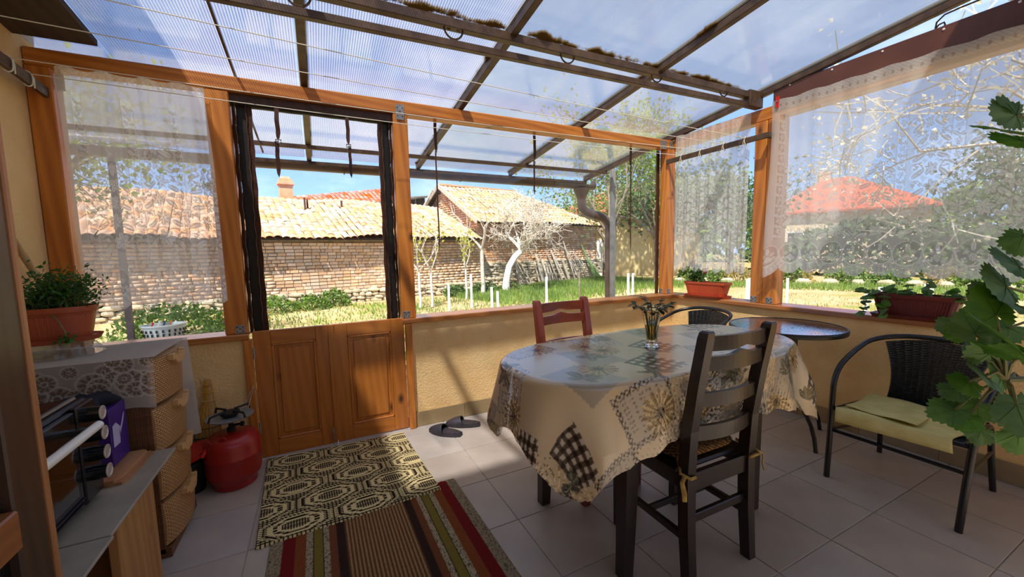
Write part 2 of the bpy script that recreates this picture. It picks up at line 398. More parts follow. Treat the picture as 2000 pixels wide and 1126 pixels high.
def poly_mat(name, trans_col, milk, rib_lo, rib_hi, rough=.10):
    """twin-wall polycarbonate: clear with milky ribs running down the slope, glossy at grazing angles"""
    m, n, l, o = new_mat(name)
    tc = N(n, 'ShaderNodeTexCoord'); sx = N(n, 'ShaderNodeSeparateXYZ'); l.new(tc.outputs['Object'], sx.inputs[0])
    mu = N(n, 'ShaderNodeMath', operation='MULTIPLY'); mu.inputs[1].default_value = 1/0.0125; l.new(sx.outputs['X'], mu.inputs[0])
    fr = N(n, 'ShaderNodeMath', operation='FRACT'); l.new(mu.outputs[0], fr.inputs[0])
    rp = N(n, 'ShaderNodeValToRGB'); e = rp.color_ramp.elements; e[0].position = .0; e[0].color = (rib_hi,)*3+(1,); e[1].position = .5; e[1].color = (rib_lo,)*3+(1,)
    e2 = rp.color_ramp.elements.new(.32); e2.color = (rib_hi,)*3+(1,); e3 = rp.color_ramp.elements.new(.95); e3.color = (rib_lo,)*3+(1,)
    l.new(fr.outputs[0], rp.inputs['Fac'])
    mp = N(n, 'ShaderNodeMapping'); mp.inputs['Scale'].default_value = (6, .5, 1); l.new(tc.outputs['Object'], mp.inputs['Vector'])
    ns = N(n, 'ShaderNodeTexNoise'); ns.inputs['Scale'].default_value = 1.2; ns.inputs['Detail'].default_value = 4; l.new(mp.outputs[0], ns.inputs['Vector'])
    mm = N(n, 'ShaderNodeMapRange'); mm.inputs['From Min'].default_value = .35; mm.inputs['From Max'].default_value = .7; mm.inputs['To Min'].default_value = .75; mm.inputs['To Max'].default_value = 1.25
    l.new(ns.outputs['Fac'], mm.inputs['Value'])
    fac = N(n, 'ShaderNodeMath', operation='MULTIPLY', use_clamp=True); l.new(rp.outputs[0], fac.inputs[0]); l.new(mm.outputs[0], fac.inputs[1])
    tr = N(n, 'ShaderNodeBsdfTransparent'); tr.inputs['Color'].default_value = _c4(trans_col)
    tl = N(n, 'ShaderNodeBsdfTranslucent'); tl.inputs['Color'].default_value = _c4(milk)
    a = N(n, 'ShaderNodeMixShader'); l.new(fac.outputs[0], a.inputs[0]); l.new(tr.outputs[0], a.inputs[1]); l.new(tl.outputs[0], a.inputs[2])
    g = N(n, 'ShaderNodeBsdfGlossy'); g.inputs['Roughness'].default_value = rough; g.inputs['Color'].default_value = (.9, .9, .9, 1)
    f2 = schlick(n, l, .075)
    b = N(n, 'ShaderNodeMixShader'); l.new(f2, b.inputs[0]); l.new(a.outputs[0], b.inputs[1]); l.new(g.outputs[0], b.inputs[2])
    # brown dirt and moss caught along the bars that carry the sheets
    def dist(axis, v):
        q1 = N(n, 'ShaderNodeMath', operation='SUBTRACT'); l.new(sx.outputs[axis], q1.inputs[0]); q1.inputs[1].default_value = v
        q2 = N(n, 'ShaderNodeMath', operation='ABSOLUTE'); l.new(q1.outputs[0], q2.inputs[0]); return q2.outputs[0]
    cur = dist('X', 1.01)
    for ax_, v in (('X', 2.08), ('Y', 1.98)):
        q3 = N(n, 'ShaderNodeMath', operation='MINIMUM'); l.new(cur, q3.inputs[0]); l.new(dist(ax_, v), q3.inputs[1]); cur = q3.outputs[0]
    nd = N(n, 'ShaderNodeTexNoise'); nd.inputs['Scale'].default_value = 5.5; nd.inputs['Detail'].default_value = 6; nd.inputs['Roughness'].default_value = .7; l.new(tc.outputs['Object'], nd.inputs['Vector'])
    q4 = N(n, 'ShaderNodeMath', operation='MULTIPLY_ADD'); l.new(nd.outputs['Fac'], q4.inputs[0]); q4.inputs[1].default_value = -.22; l.new(cur, q4.inputs[2])
    q5 = N(n, 'ShaderNodeMapRange'); q5.inputs['From Min'].default_value = -.085; q5.inputs['From Max'].default_value = -.105; l.new(q4.outputs[0], q5.inputs['Value'])
    dd = N(n, 'ShaderNodeBsdfDiffuse'); dd.inputs['Color'].default_value = _c4((104, 82, 50)); tt = N(n, 'ShaderNodeBsdfTranslucent'); tt.inputs['Color'].default_value = _c4((120, 92, 46))
    dm = N(n, 'ShaderNodeMixShader'); dm.inputs[0].default_value = .3; l.new(dd.outputs[0], dm.inputs[1]); l.new(tt.outputs[0], dm.inputs[2])
    fm = N(n, 'ShaderNodeMixShader'); l.new(q5.outputs[0], fm.inputs[0]); l.new(b.outputs[0], fm.inputs[1]); l.new(dm.outputs[0], fm.inputs[2])
    l.new(fm.outputs[0], o.inputs[0]); return m
poly_rib = poly_mat('polycarbonate_ribbed', (232, 234, 240), (185, 185, 188), .02, .46)
poly_old = poly_mat('polycarbonate_weathered', (234, 236, 238), (190, 190, 182), .08, .17, rough=.14)

# ================================================================ floor
floor = thing('floor', 'greige square ceramic tile floor with pale joints', None, kind='structure')
MB().box(XL-.3, XR+.2, -4.1, YB+.2, -.14, -.004).build('screed', grout_m, floor, True)
TS = .372; X0, Y0 = 1.52, 1.187
tme = None
ix0 = int(math.floor((XL-X0)/TS)); ix1 = int(math.ceil((XR-X0)/TS)); iy0 = int(math.floor((-4.0-Y0)/TS)); iy1 = int(math.ceil((YB-Y0)/TS))
full = MB().box(.002, TS-.002, .002, TS-.002, -.01, 0, None, .0012).mesh('tile')
full.materials.append(tile_m)
for i in range(ix0, ix1):
    for j in range(iy0, iy1):
        x, y = X0+i*TS, Y0+j*TS; a, b = max(x+.002, XL), min(x+TS-.002, XR-.001); c, d = max(y+.002, -4.0), min(y+TS-.002, YB+.04)
        if b-a < .01 or d-c < .01: continue
        if b-a > TS-.006 and d-c > TS-.006: o = link_mesh('tile', full, floor)
        else: o = MB().box(a-x, b-x, c-y, d-y, -.01, 0, None, .0012).build('tile', tile_m, floor)
        o.location = (x, y, R.uniform(-.0004, .0004))

# ================================================================ walls
def wall(name, label, m, *boxes):
    w = MB()
    for b in boxes: w.box(*b)
    return struct(w.build(name, m), label)
wall_back = wall('wall_back', 'low peach stucco wall under the garden-side windows', stucco, (XL, -.42, YB, YB+.2, -.3, .765), (.575, XR+.2, YB, YB+.2, -.3, .765))
wall_right = wall('wall_right', 'low peach stucco wall under the lace-curtained windows', stucco, (XR, XR+.2, -1.2, YB, -.3, .765))
wall_left = wall('wall_left', 'tall plain ochre stucco house wall', stucco_house, (XL-.25, XL, -4.05, YB+.12, -.3, 2.9))
wall_front = wall('wall_front', 'ochre stucco house wall far behind the seating', stucco_house, (XL-.25, XR+3, -4.3, -4.05, -.3, 2.9))
MB().box(-.42, .575, YB, YB+.2, -.3, -.012).build('door_threshold', grout_m, floor, True)
# eaves of the house that shade the near and left part of the roof
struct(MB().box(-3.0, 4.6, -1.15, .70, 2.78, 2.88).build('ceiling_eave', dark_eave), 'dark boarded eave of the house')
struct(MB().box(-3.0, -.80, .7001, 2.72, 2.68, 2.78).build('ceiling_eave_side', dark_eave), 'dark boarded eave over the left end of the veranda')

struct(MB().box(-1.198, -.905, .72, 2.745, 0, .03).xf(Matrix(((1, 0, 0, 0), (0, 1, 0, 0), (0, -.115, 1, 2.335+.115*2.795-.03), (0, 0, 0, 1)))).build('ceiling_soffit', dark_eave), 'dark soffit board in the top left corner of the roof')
# skirting tiles
def skirting(name, label, a, b, y_axis):
    root = thing(name, label, None, kind='structure'); s = a
    while s < b-.01:
        e = min(s+.372, b)
        if y_axis: MB().box(XR-.012, XR, s+.001, e-.001, .001, .11, None, .001).build('skirting_tile', skirt_m, root, True)
        else: MB().box(s+.001, e-.001, YB-.012, YB, .001, .11, None, .001).build('skirting_tile', skirt_m, root, True)
        s = e
    return root
skirting('baseboard_back', 'row of beige skirting tiles under the garden windows', .578, XR-.013, False)
skirting('baseboard_right', 'row of beige skirting tiles along the right wall', -1.0, YB-.013, True)
skirting('baseboard_left_bay', 'row of beige skirting tiles left of the half doors', XL, -.425, False)

# ================================================================ sills, posts, beams
struct(MB().box(XL, -.385, YB-.03, YB+.16, .765, .80, None, .006).build('trim_1', sill_x), 'varnished wooden sill left of the half doors')
struct(MB().box(.515, XR+.16, YB-.03, YB+.16, .765, .80, None, .006).build('trim_2', sill_x), 'varnished wooden sill of the long garden window')
struct(MB().box(XR-.03, XR+.16, -1.0, YB-.031, .765, .80, None, .006).build('trim_3', sill_y), 'varnished wooden sill of the right-hand windows')
struct(MB().box(-.418, -.375, YB-.028, YB+.02, 0, .764, None, .004).build('trim_4', pine_z), 'narrow pine jamb board left of the half doors')
struct(MB().box(.532, .577, YB-.028, YB+.02, 0, .764, None, .004).build('trim_5', pine_z), 'narrow pine jamb board right of the half doors')

def plate(parent, x, y, z, face, w=.05, h=.05):
    """perforated angle bracket plate"""
    m = MB()
    if face == 'y': m.box(x-w/2, x+w/2, y-.004, y, z, z+h, None, .001)
    else: m.box(x-.004, x, y-w/2, y+w/2, z, z+h, None, .001)
    p = m.build('bracket', zinc, parent, True)
    for du, dz in ((-.3, .25), (.3, .25), (0, .55), (-.3, .8), (.3, .8)):
        q = MB()
        if face == 'y': q.tube([(x+du*w, y-.0055, z+dz*h), (x+du*w, y-.003, z+dz*h)], .0038, 8)
        else: q.tube([(x-.0055, y+du*w, z+dz*h), (x-.003, y+du*w, z+dz*h)], .0038, 8)
        q.build('bolt_hole', dark_hole, p, True)
def post(label, x0, x1, y0, y1, z0, z1, plates=()):
    t = thing('timber_post', label, 'post', ((x0+x1)/2, (y0+y1)/2, z0))
    MB().box(x0, x1, y0, y1, z0, z1, None, .005).build('post_shaft', pine_z, t, True)
    for p in plates: plate(t, *p)
    return t
post('pine post against the ochre house wall at the left end', XL+.002, -1.105, YB+.0, YB+.1, .80, 2.199, [(-1.085, YB+.03, 2.10, 'y', .03, .08)])
post('pine post left of the half doors', -.505, -.392, YB+.005, YB+.1, .80, 2.199, [(-.43, YB+.005, .802, 'y')])
post('pine post right of the half doors', .520, .617, YB+.005, YB+.1, .80, 2.199, [(.548, YB+.005, .802, 'y')])
post('pine corner post where the two window walls meet', 3.08, 3.18, 2.79, 2.89, .80, 2.199, [(3.105, 2.79, .802, 'y', .04), (3.08, 2.86, .802, 'x', .04)])
post('pine post beside the narrow lace curtain, left one of the pair', 3.15, 3.25, 1.905, 2.0, .80, 2.209, [(3.15, 1.968, .802, 'x')])
post('pine post beside the wide lace curtain, right one of the pair', 3.15, 3.25, 1.80, 1.903, .80, 2.209, [(3.15, 1.845, .802, 'x')])
bm = thing('timber_beam', 'long pine beam along the garden-side windows', 'beam', (1.0, YB+.05, 2.20))
MB().box(XL+.002, XR+.12, YB, YB+.1, 2.20, 2.282, None, .006).build('beam_shaft', pine_x, bm, True)
plate(bm, .567, YB, 2.155, 'y', .055, .1); plate(bm, 3.02, YB, 2.19, 'y', .08, .08); plate(bm, 3.12, YB-.002, 2.2, 'y', .05, .07)
br = thing('timber_beam', 'pine beam over the curtains of the right wall', 'beam', (XR+.05, .9, 2.21))
MB().box(XR, XR+.1, -1.0, YB-.002, 2.21, 2.305, None, .006).build('beam_shaft', pine_y, br, True)
fl = MB().box(XR-.012, XR+.11, -1.0, 1.865, 2.262, 2.425, None, .003).build('flashing', flash_m, br, True)
for k in range(7): MB().lathe([(.006, 0), (.006, .003), (0, .005)], 8).xf(Matrix.Translation((XR-.012, 1.75-k*.26, 2.405)) @ Matrix.Rotation(-PI/2, 4, 'Y')).build('screw_head', white_plastic, fl, True)

# ================================================================ roof
RS = -.115
def rz(y): return 2.335 + RS*(y-YB)
ceiling = thing('ceiling', 'sloping roof of clear ribbed polycarbonate sheets on brown steel bars', None, kind='structure')
XS = [-.91, -.03, 1.01, 2.08, 3.17]; RX = [-1.02, -.0, 1.01, 2.08, 3.15]
def roof_sheet(x0, x1, y0, y1, m):
    MB().box(x0, x1, y0, y1, 0, .008).xf(Matrix(((1, 0, 0, 0), (0, 1, 0, 0), (0, RS, 1, rz(0)), (0, 0, 0, 1)))).build('roof_sheet', m, ceiling, True)
for k in range(4): roof_sheet(XS[k]+.004, XS[k+1]-.004, .25, 4.22, poly_rib if k < 2 else poly_old)
roof_sheet(-2.2, -.911, 2.75, 4.22, poly_rib)
for x in RX[1:]:
    MB().bar((x, .3, rz(.3)-.022), (x, 4.2, rz(4.2)-.022), .04, .042, bev=.003).build('rafter', steel_brown, ceiling, True)
    MB().bar((x, .3, rz(.3)+.014), (x, 4.2, rz(4.2)+.014), .05, .012).build('cover_strip', steel_brown, ceiling, True)
for y, w in ((3.79, .035), (4.19, .025), (.55, .04)):
    MB().box(-2.2, 3.17, y-w/2, y+w/2, rz(y)-.075, rz(y)-.043, None, .003).build('purlin', steel_brown, ceiling, True)
MB().box(3.17, 3.182, .3, 4.2, 0, .03).xf(Matrix(((1, 0, 0, 0), (0, 1, 0, 0), (0, RS, 1, rz(0)-.015), (0, 0, 0, 1)))).build('edge_profile', steel_brown, ceiling, True)
MB().bar((-.36, 1.2, rz(1.2)-.008), (-.36, 4.15, rz(4.15)-.008), .012, .012).build('joint_strip', steel_brown, ceiling, True)

# open steel truss across the room with scrolls between its two bars
truss = thing('scroll_truss', 'brown steel truss of two bars with scrolls under the roof', 'truss', (1.0, 1.98, 2.25))
MB().bar((-1.19, 1.98, 2.375), (3.14, 1.98, 2.395), .045, .045, bev=.003).build('top_bar', steel_brown, truss, True)
MB().bar((-1.19, 1.98, 2.262), (3.14, 1.98, 2.325), .035, .035, bev=.003).build('lower_bar', steel_brown, truss, True)
MB().box(3.0, 3.16, 1.95, 2.01, 2.31, 2.43, None, .004).build('end_plate', steel_brown, truss, True)
def scroll_pts(w, h):
    pts = []
    def spiral(cx, cz, r0, r1, a0, a1, n): return [(cx+(r0+(r1-r0)*i/n)*math.cos(a0+(a1-a0)*i/n), cz+(r0+(r1-r0)*i/n)*math.sin(a0+(a1-a0)*i/n)) for i in range(n+1)]
    L = spiral(-w*.27, h*.30, w*.05, w*.23, -PI*1.3, PI, 18)
    bowl = [(w*.5*math.cos(a), h*.30+h*.80*math.sin(a)) for a in [PI+PI*i/16 for i in range(1, 16)]]
    Rr = [(-x, z) for x, z in L[::-1]]
    return L+bowl+Rr
for k, x in enumerate((-.69, -.001, .685, 1.368, 2.068, 2.735)):
    z = 2.262+(x+1.19)/4.33*.063+.062
    MB().tube([(x+px_, 1.98, z+pz_) for px_, pz_ in scroll_pts(.10, .07)], .0048, 6).build('scroll', steel_brown, truss, True, smooth=True)
# scroll in the triangular gap over the right wall
sp = [(0, 1.0, 2.44), (0, .985, 2.448), (0, .99, 2.465), (0, 1.012, 2.462), (0, 1.025, 2.44), (0, 1.02, 2.48), (0, .99, 2.505), (0, .93, 2.51), (0, .86, 2.512), (0, .78, 2.53), (0, .70, 2.54)]
g = thing('iron_scroll', 'thin curled iron rod in the gap under the right roof edge', 'ornament', (XR+.05, .9, 2.426))
MB().tube([(XR+.05, y, z) for _, y, z in sp], .0045, 6).build('rod', steel_brown, g, True, smooth=True)

# ================================================================ half doors
def half_door(name, label, x0, x1, hinge_left):
    d = thing(name, label, None, ((x0+x1)/2, YB+.02, 0), kind='structure'); y0, y1 = YB+.004, YB+.034; st = .092; z0, z1 = .006, .805
    MB().box(x0, x0+st, y0, y1, z0, z1, None, .003).build('stile', door_z, d, True)
    MB().box(x1-st, x1, y0, y1, z0, z1, None, .003).build('stile', door_z, d, True)
    MB().box(x0+st, x1-st, y0, y1, z1-.085, z1, None, .003).build('rail', door_x, d, True)
    MB().box(x0+st, x1-st, y0, y1, z0, z0+.10, None, .003).build('rail', door_x, d, True)
    a, b, c, e = x0+st, x1-st, z0+.10, z1-.085
    p = MB().box(a, b, y0+.014, y1-.004, c, e)
    p.box(a+.035, b-.035, y0+.006, y0+.016, c+.035, e-.035, None, .008)
    p.build('panel', door_z, d, True)
    mo = MB()
    for (u0, u1, v0, v1) in ((a, a+.014, c, e), (b-.014, b, c, e), (a, b, c, c+.014), (a, b, e-.014, e)): mo.box(u0, u1, y0-.001, y0+.014, v0, v1, None, .004)
    mo.build('moulding', door_z, d, True)
    return d
d1 = half_door('door_1', 'left leaf of the low pine panelled half door', -.3735, .058, True)
d2 = half_door('door_2', 'right leaf of the low pine panelled half door', .062, .528, False)
MB().box(.040, .074, YB-.006, YB+.004, .028, .805, None, .003).build('cover_strip', door_z, d2, True)
MB().box(.030, .042, YB-.004, YB+.004, .04, .10, None, .002).tube([(.036, YB-.008, .035), (.036, YB-.008, .12)], .004, 6).build('bolt', zinc, d1, True)
for z in (.17, .64): MB().tube([(-.371, YB+.0, z), (-.371, YB+.0, z+.07)], .007, 8).build('hinge', zinc, d1, True)

# ================================================================ windows of clear vinyl with roll-up straps
def strap(parent, x, z0, z1, w=.018, buckle=None, y=YB+.098, seed=0):
    r = random.Random(seed); pts = []
    n = 10; m = MB()
    for i in range(n+1):
        z = z0+(z1-z0)*i/n; ww = w*(1 if i < n-1 else (.75 if i < n else .05)); ox = .0015*math.sin(i*1.3+seed); oy = .003*math.cos(i*.9+seed)
        pts.append((x+ox, y+oy, z, ww))
    for i in range(n):
        (xa, ya, za, wa), (xb, yb, zb, wb) = pts[i], pts[i+1]
        m.add([(xa-wa/2, ya, za), (xa+wa/2, ya, za), (xb+wb/2, yb, zb), (xb-wb/2, yb, zb), (xa-wa/2, ya+.003, za), (xa+wa/2, ya+.003, za), (xb+wb/2, yb+.003, zb), (xb-wb/2, yb+.003, zb)],
              [(0, 1, 2, 3), (7, 6, 5, 4), (0, 4, 5, 1), (3, 2, 6, 7), (0, 3, 7, 4), (1, 5, 6, 2)])
    s = m.build('strap', brown_fabric, parent, True)
    if buckle:
        q = MB(); zb = buckle; q.box(x-w*.65, x+w*.65, y-.006, y-.001, zb, zb+.005); q.box(x-w*.65, x+w*.65, y-.006, y-.001, zb-.018, zb-.013)
        q.box(x-w*.65, x-w*.45, y-.006, y-.001, zb-.018, zb+.005); q.box(x+w*.45, x+w*.65, y-.006, y-.001, zb-.018, zb+.005); q.build('buckle', zinc, s, True)
def pane_xz(parent, x0, x1, z0, z1, y, seed=0):
    r = random.Random(seed); a, b = r.uniform(0, 6), r.uniform(0, 6)
    MB().grid(lambda u, v: (x0+(x1-x0)*u, y+.004*math.sin(5*u+a)*math.sin(4*v+b), z0+(z1-z0)*v), 14, 10).build('pane', vinyl, parent, True, smooth='all')
def pane_yz(parent, y0, y1, z0, z1, x, seed=0):
    r = random.Random(seed); a, b = r.uniform(0, 6), r.uniform(0, 6)
    MB().grid(lambda u, v: (x+.004*math.sin(5*u+a)*math.sin(4*v+b), y0+(y1-y0)*u, z0+(z1-z0)*v), 14, 10).build('pane', vinyl, parent, True, smooth='all')
yw = YB+.108
w1 = thing('window_1', 'clear vinyl window behind the left lace curtain', None, kind='structure')
pane_xz(w1, -1.10, -.51, .802, 2.198, yw, 1)
w3 = thing('window_3', 'long clear vinyl window right of the half doors', None, kind='structure')
pane_xz(w3, .62, 3.06, .802, 2.198, yw, 3)
MB().box(3.045, 3.078, yw-.01, yw+.004, .802, 2.198).build('fabric_border', brown_fabric, w3, True)
strap(w3, .835, 2.198, 1.98, .022, None, seed=3); strap(w3, .833, 1.99, 1.25, .010, 2.0, seed=4)
strap(w3, 1.668, 2.198, 2.0, .024, None, seed=5); strap(w3, 1.66, 2.0, 1.715, .014, 1.985, seed=6)
strap(w3, 2.706, 2.198, 2.02, .026, None, seed=7); strap(w3, 2.706, 2.03, 1.23, .014, 2.03, seed=8)
w4 = thing('window_4', 'clear vinyl window behind the narrow lace curtain', None, kind='structure')
pane_yz(w4, 2.002, 2.79, .802, 2.208, XR+.108, 4)
w5 = thing('window_5', 'wide clear vinyl window behind the long lace curtain', None, kind='structure')
pane_yz(w5, -1.0, 1.798, .802, 2.208, XR+.108, 5)
# the vinyl flap over the doors is unzipped and rolled up; its borders stay
w2 = thing('window_2', 'brown zip borders and rolled up flap over the half doors', None, kind='structure')
for (xa, xb, xc, xd, s) in ((-.390, -.372, -.318, -.290, 1), (.516, .502, .450, .424, -1)):
    yy = YB+.06
    def slat(nm, a, b, y, m):
        q = MB(); n = 24
        for i in range(n):
            z0, z1 = .79+1.39*i/n, .79+1.39*(i+1)/n; w0 = .003*math.sin(i*1.7+s); w1_ = .003*math.sin((i+1)*1.7+s)
            q.add([(a+w0, y, z0), (b+w0, y-.006, z0), (b+w1_, y-.006, z1), (a+w1_, y, z1), (a+w0, y+.006, z0), (b+w0, y+.004, z0), (b+w1_, y+.004, z1), (a+w1_, y+.006, z1)],
                  [(0, 1, 2, 3), (7, 6, 5, 4), (0, 3, 7, 4), (1, 5, 6, 2)])
        return q.build(nm, m, w2, True)
    slat('fabric_border', xa, xb, yy, brown_fabric); slat('zip_flap', xb, xc, yy+.012, black_fabric); slat('fabric_border', xc, xd, yy, brown_fabric)
    for xx in (xb, xc):
        MB().tube([(xx+.003*math.sin(i*1.9), yy-.007, .80+1.36*i/40) for i in range(41)], .0035, 5).build('zipper', steel_brown, w2, True)
MB().tube([(-.39+.91*i/12, YB+.075+.004*math.sin(i*2), 2.165) for i in range(13)], .030, 10).build('rolled_flap', black_fabric, w2, True, smooth=True)
MB().box(-.39, .518, YB+.03, YB+.045, 2.15, 2.198).build('fabric_border', brown_fabric, w2, True)
strap(w2, -.16, 2.19, 1.95, .024, 1.955, YB+.028, 11); strap(w2, -.17, 1.95, 1.735, .022, None, YB+.03, 12)
strap(w2, .235, 2.19, 1.96, .022, 1.965, YB+.028, 13); strap(w2, .24, 1.96, 1.755, .018, None, YB+.03, 14)
# the left bay below the curtain keeps a free standing steel pole outside
p = thing('steel_pole', 'dark thin steel pole standing outside the left window', 'pole', (-1.42, 4.35, -.3))
MB().box(-1.45, -1.41, 4.33, 4.37, -.3, 2.14).build('shaft', steel_brown, p, True)

# gutter, downpipe and eave post outside
gut_m = plain('brown_gutter', (104, 84, 70), rough=.3, col2=(82, 64, 52), scale=6, spec=.6)
grey_steel = plain('grey_steel', (150, 150, 148), rough=.5, col2=(120, 118, 114), scale=9)
gt = thing('roof_gutter', 'brown half round gutter along the veranda eave', 'gutter', (1, 4.26, 2.0))
prof = [(.062*math.cos(a), .062*math.sin(a)) for a in [PI+PI*i/12 for i in range(13)]]
q = MB()
outer = prof; inner = [(x*.93, z*.93) for x, z in prof[::-1]]
ring = [(4.27+y, 2.10+z) for y, z in outer+inner]
n = len(ring)
q.add([(-2.2, y, z+.03) for y, z in ring]+[(3.34, y, z+.0) for y, z in ring], [(i, (i+1) % n, n+(i+1) % n, n+i) for i in range(n)])
q.build('trough', gut_m, gt, True, smooth=True)
MB().lathe([(.062, 0), (.062, .006)], 24).xf(Matrix.Translation((3.34, 4.27, 2.10)) @ Matrix.Rotation(PI/2, 4, 'Y')).build('end_cap', gut_m, gt, True)
for x in (.3, 1.5, 2.7): MB().tube([(x, 4.27+.066*math.cos(a), 2.112+.066*math.sin(a)) for a in [PI+PI*i/10 for i in range(11)]]+[(x, 4.335, 2.135)], .006, 5).build('gutter_bracket', gut_m, gt, True)
dp = thing('downpipe', 'brown swan neck downpipe with funnel below the gutter end', 'downpipe', (3.52, 4.1, -.3))
MB().lathe([(.055, 0), (.062, .04), (.10, .12), (.105, .15)], 20, (3.15, 4.27, 1.90)).build('funnel', gut_m, dp, True, smooth=True)
pts = [(3.15, 4.27, 1.93), (3.15, 4.27, 1.86), (3.16, 4.26, 1.80), (3.20, 4.25, 1.755), (3.27, 4.22, 1.72), (3.34, 4.19, 1.70), (3.41, 4.15, 1.67), (3.455, 4.12, 1.62), (3.47, 4.10, 1.55), (3.47, 4.10, 1.45), (3.47, 4.10, .6), (3.47, 4.10, -.29)]
MB().tube(pts, .057, 14).build('pipe', gut_m, dp, True, smooth=True)
for z in (1.28, .55): MB().tube([(3.47, 4.10, z), (3.47, 4.10, z+.05)], .062, 14).build('pipe_clamp', gut_m, dp, True)
ep = thing('eave_post', 'grey square steel post carrying the roof corner outside', 'post', (3.26, 3.79, -.3))
MB().box(3.235, 3.285, 3.765, 3.815, -.3, rz(3.79)-.01, None, .003).build('shaft', grey_steel, ep, True)

# clothes lines between two dark bars
lb = thing('clothesline_bar', 'dark flat bar with wrapped cords on the left wall', 'bar', (-1.14, 2.3, 2.1))
MB().bar((-1.13, 1.6, 2.185), (-1.13, 2.80, 2.075), .022, .05, bev=.003).build('flat_bar', steel_brown, lb, True)
rb = thing('clothesline_bar', 'dark flat bar with cord knots across the narrow lace curtain', 'bar', (3.05, 2.3, 2.0))
MB().bar((3.07, 1.83, 2.075), (3.07, 2.80, 2.075), .022, .042, bev=.003).build('flat_bar', steel_brown, rb, True)
MB().bar((3.14, 1.86, 2.075), (3.07, 1.86, 2.075), .03, .03).build('end_stub', steel_brown, rb, True)
lines = [((-1.115, 1.95, 2.19), (3.055, 2.02, 2.095)), ((-1.115, 2.2, 2.16), (3.055, 2.20, 2.095)), ((-1.115, 2.53, 2.125), (3.055, 2.42, 2.095)), ((-1.115, 2.66, 2.11), (3.055, 2.62, 2.095))]
words = ('nearest to the room', 'second from the room', 'third from the room', 'nearest to the garden beam')
for k, (a, b) in enumerate(lines):
    t = thing('clothesline', 'thin white clothesline under the roof, '+words[k], 'clothesline', ((a[0]+b[0])/2, (a[1]+b[1])/2, 2.05), group='clotheslines under the roof')
    pts = [tuple(a[i]+(b[i]-a[i])*s/24-(.02*4*(s/24)*(1-s/24) if i == 2 else 0) for i in range(3)) for s in range(25)]
    MB().tube(pts, .0022, 5).build('cord', cord_m, t, True)
    for e, sg in ((a, 1), (b, -1)):
        m = MB(); ex = -1.13 if sg == 1 else 3.07; zc = (2.185-(e[1]-1.6)/1.2*.11) if sg == 1 else 2.075
        m.tube([(ex+.017*math.cos(w*PI/8), e[1]+.003*math.sin(w), zc+.034*math.sin(w*PI/8)) for w in range(17)], .003, 5); m.tube([(ex+sg*.015, e[1], e[2]), (ex+sg*.017, e[1]+.01, e[2]-.02), (ex+sg*.013, e[1]+.016, zc-.035)], .0025, 5)
        m.build('knot', cord_m, t, True)
# ================================================================ lace curtains
class Ras:
    """draws soft-edged motifs into a density array laid over a flat cloth (u across, v down, metres)"""
    def __init__(s, w, h, d, base):
        s.d = d; s.nx = int(w/d)+1; s.ny = int(h/d)+1; s.D = np.full((s.ny, s.nx), base, np.float32)
        s.u = np.arange(s.nx)*d; s.v = np.arange(s.ny)*d; s.w = w; s.h = h
    def win(s, cx, cy, r):
        i0, i1 = max(0, int((cx-r)/s.d)), min(s.nx, int((cx+r)/s.d)+2); j0, j1 = max(0, int((cy-r)/s.d)), min(s.ny, int((cy+r)/s.d)+2)
        if i0 >= i1 or j0 >= j1: return None
        U, V = np.meshgrid(s.u[i0:i1]-cx, s.v[j0:j1]-cy); return (slice(j0, j1), slice(i0, i1)), U, V
    def ell(s, cx, cy, a, b, rot, val, vein=False):
        q = s.win(cx, cy, max(a, b)+s.d)
        if q is None: return
        sl, U, V = q; c, n = math.cos(rot), math.sin(rot); x = U*c+V*n; y = -U*n+V*c
        m = (x/a)**2+(y/b)**2 < 1
        s.D[sl][m] = val
        if vein: s.D[sl][m & (np.abs(y) < s.d*.55)] = val*.45
    def ring(s, cx, cy, r0, r1, val, a0=-9, a1=9):
        q = s.win(cx, cy, r1+s.d)
        if q is None: return
        sl, U, V = q; r = np.hypot(U, V); t = np.arctan2(V, U); s.D[sl][(r > r0) & (r < r1) & (t > a0) & (t < a1)] = val
    def curve(s, pts, w, val):
        for (x, y) in pts: s.ell(x, y, w, w, 0, val)
    def leaf(s, cx, cy, L, wd, rot, val=.85, halo=.12):
        if halo is not None: s.ell(cx, cy, L*.5+.008, wd*.5+.008, rot, halo)
        s.ell(cx, cy, L*.5, wd*.5, rot, val, True)
    def flower(s, cx, cy, r, k=6, rot=0, val=.82, halo=.12):
        s.ell(cx, cy, r*1.25, r*1.25, 0, halo)
        for i in range(k):
            a = rot+2*PI*i/k; s.ell(cx+r*.58*math.cos(a), cy+r*.58*math.sin(a), r*.46, r*.30, a, val, True)
        s.ell(cx, cy, r*.2, r*.2, 0, .3); s.ell(cx, cy, r*.12, r*.12, 0, .9)
    def dots(s, cx, cy, r, rng, n=10, val=.85, halo=.14):
        s.ell(cx, cy, r*1.1, r*.8, rng.uniform(0, 3), halo)
        for _ in range(n): s.ell(cx+rng.uniform(-r, r)*.8, cy+rng.uniform(-r, r)*.6, .0055, .0045, 0, val)
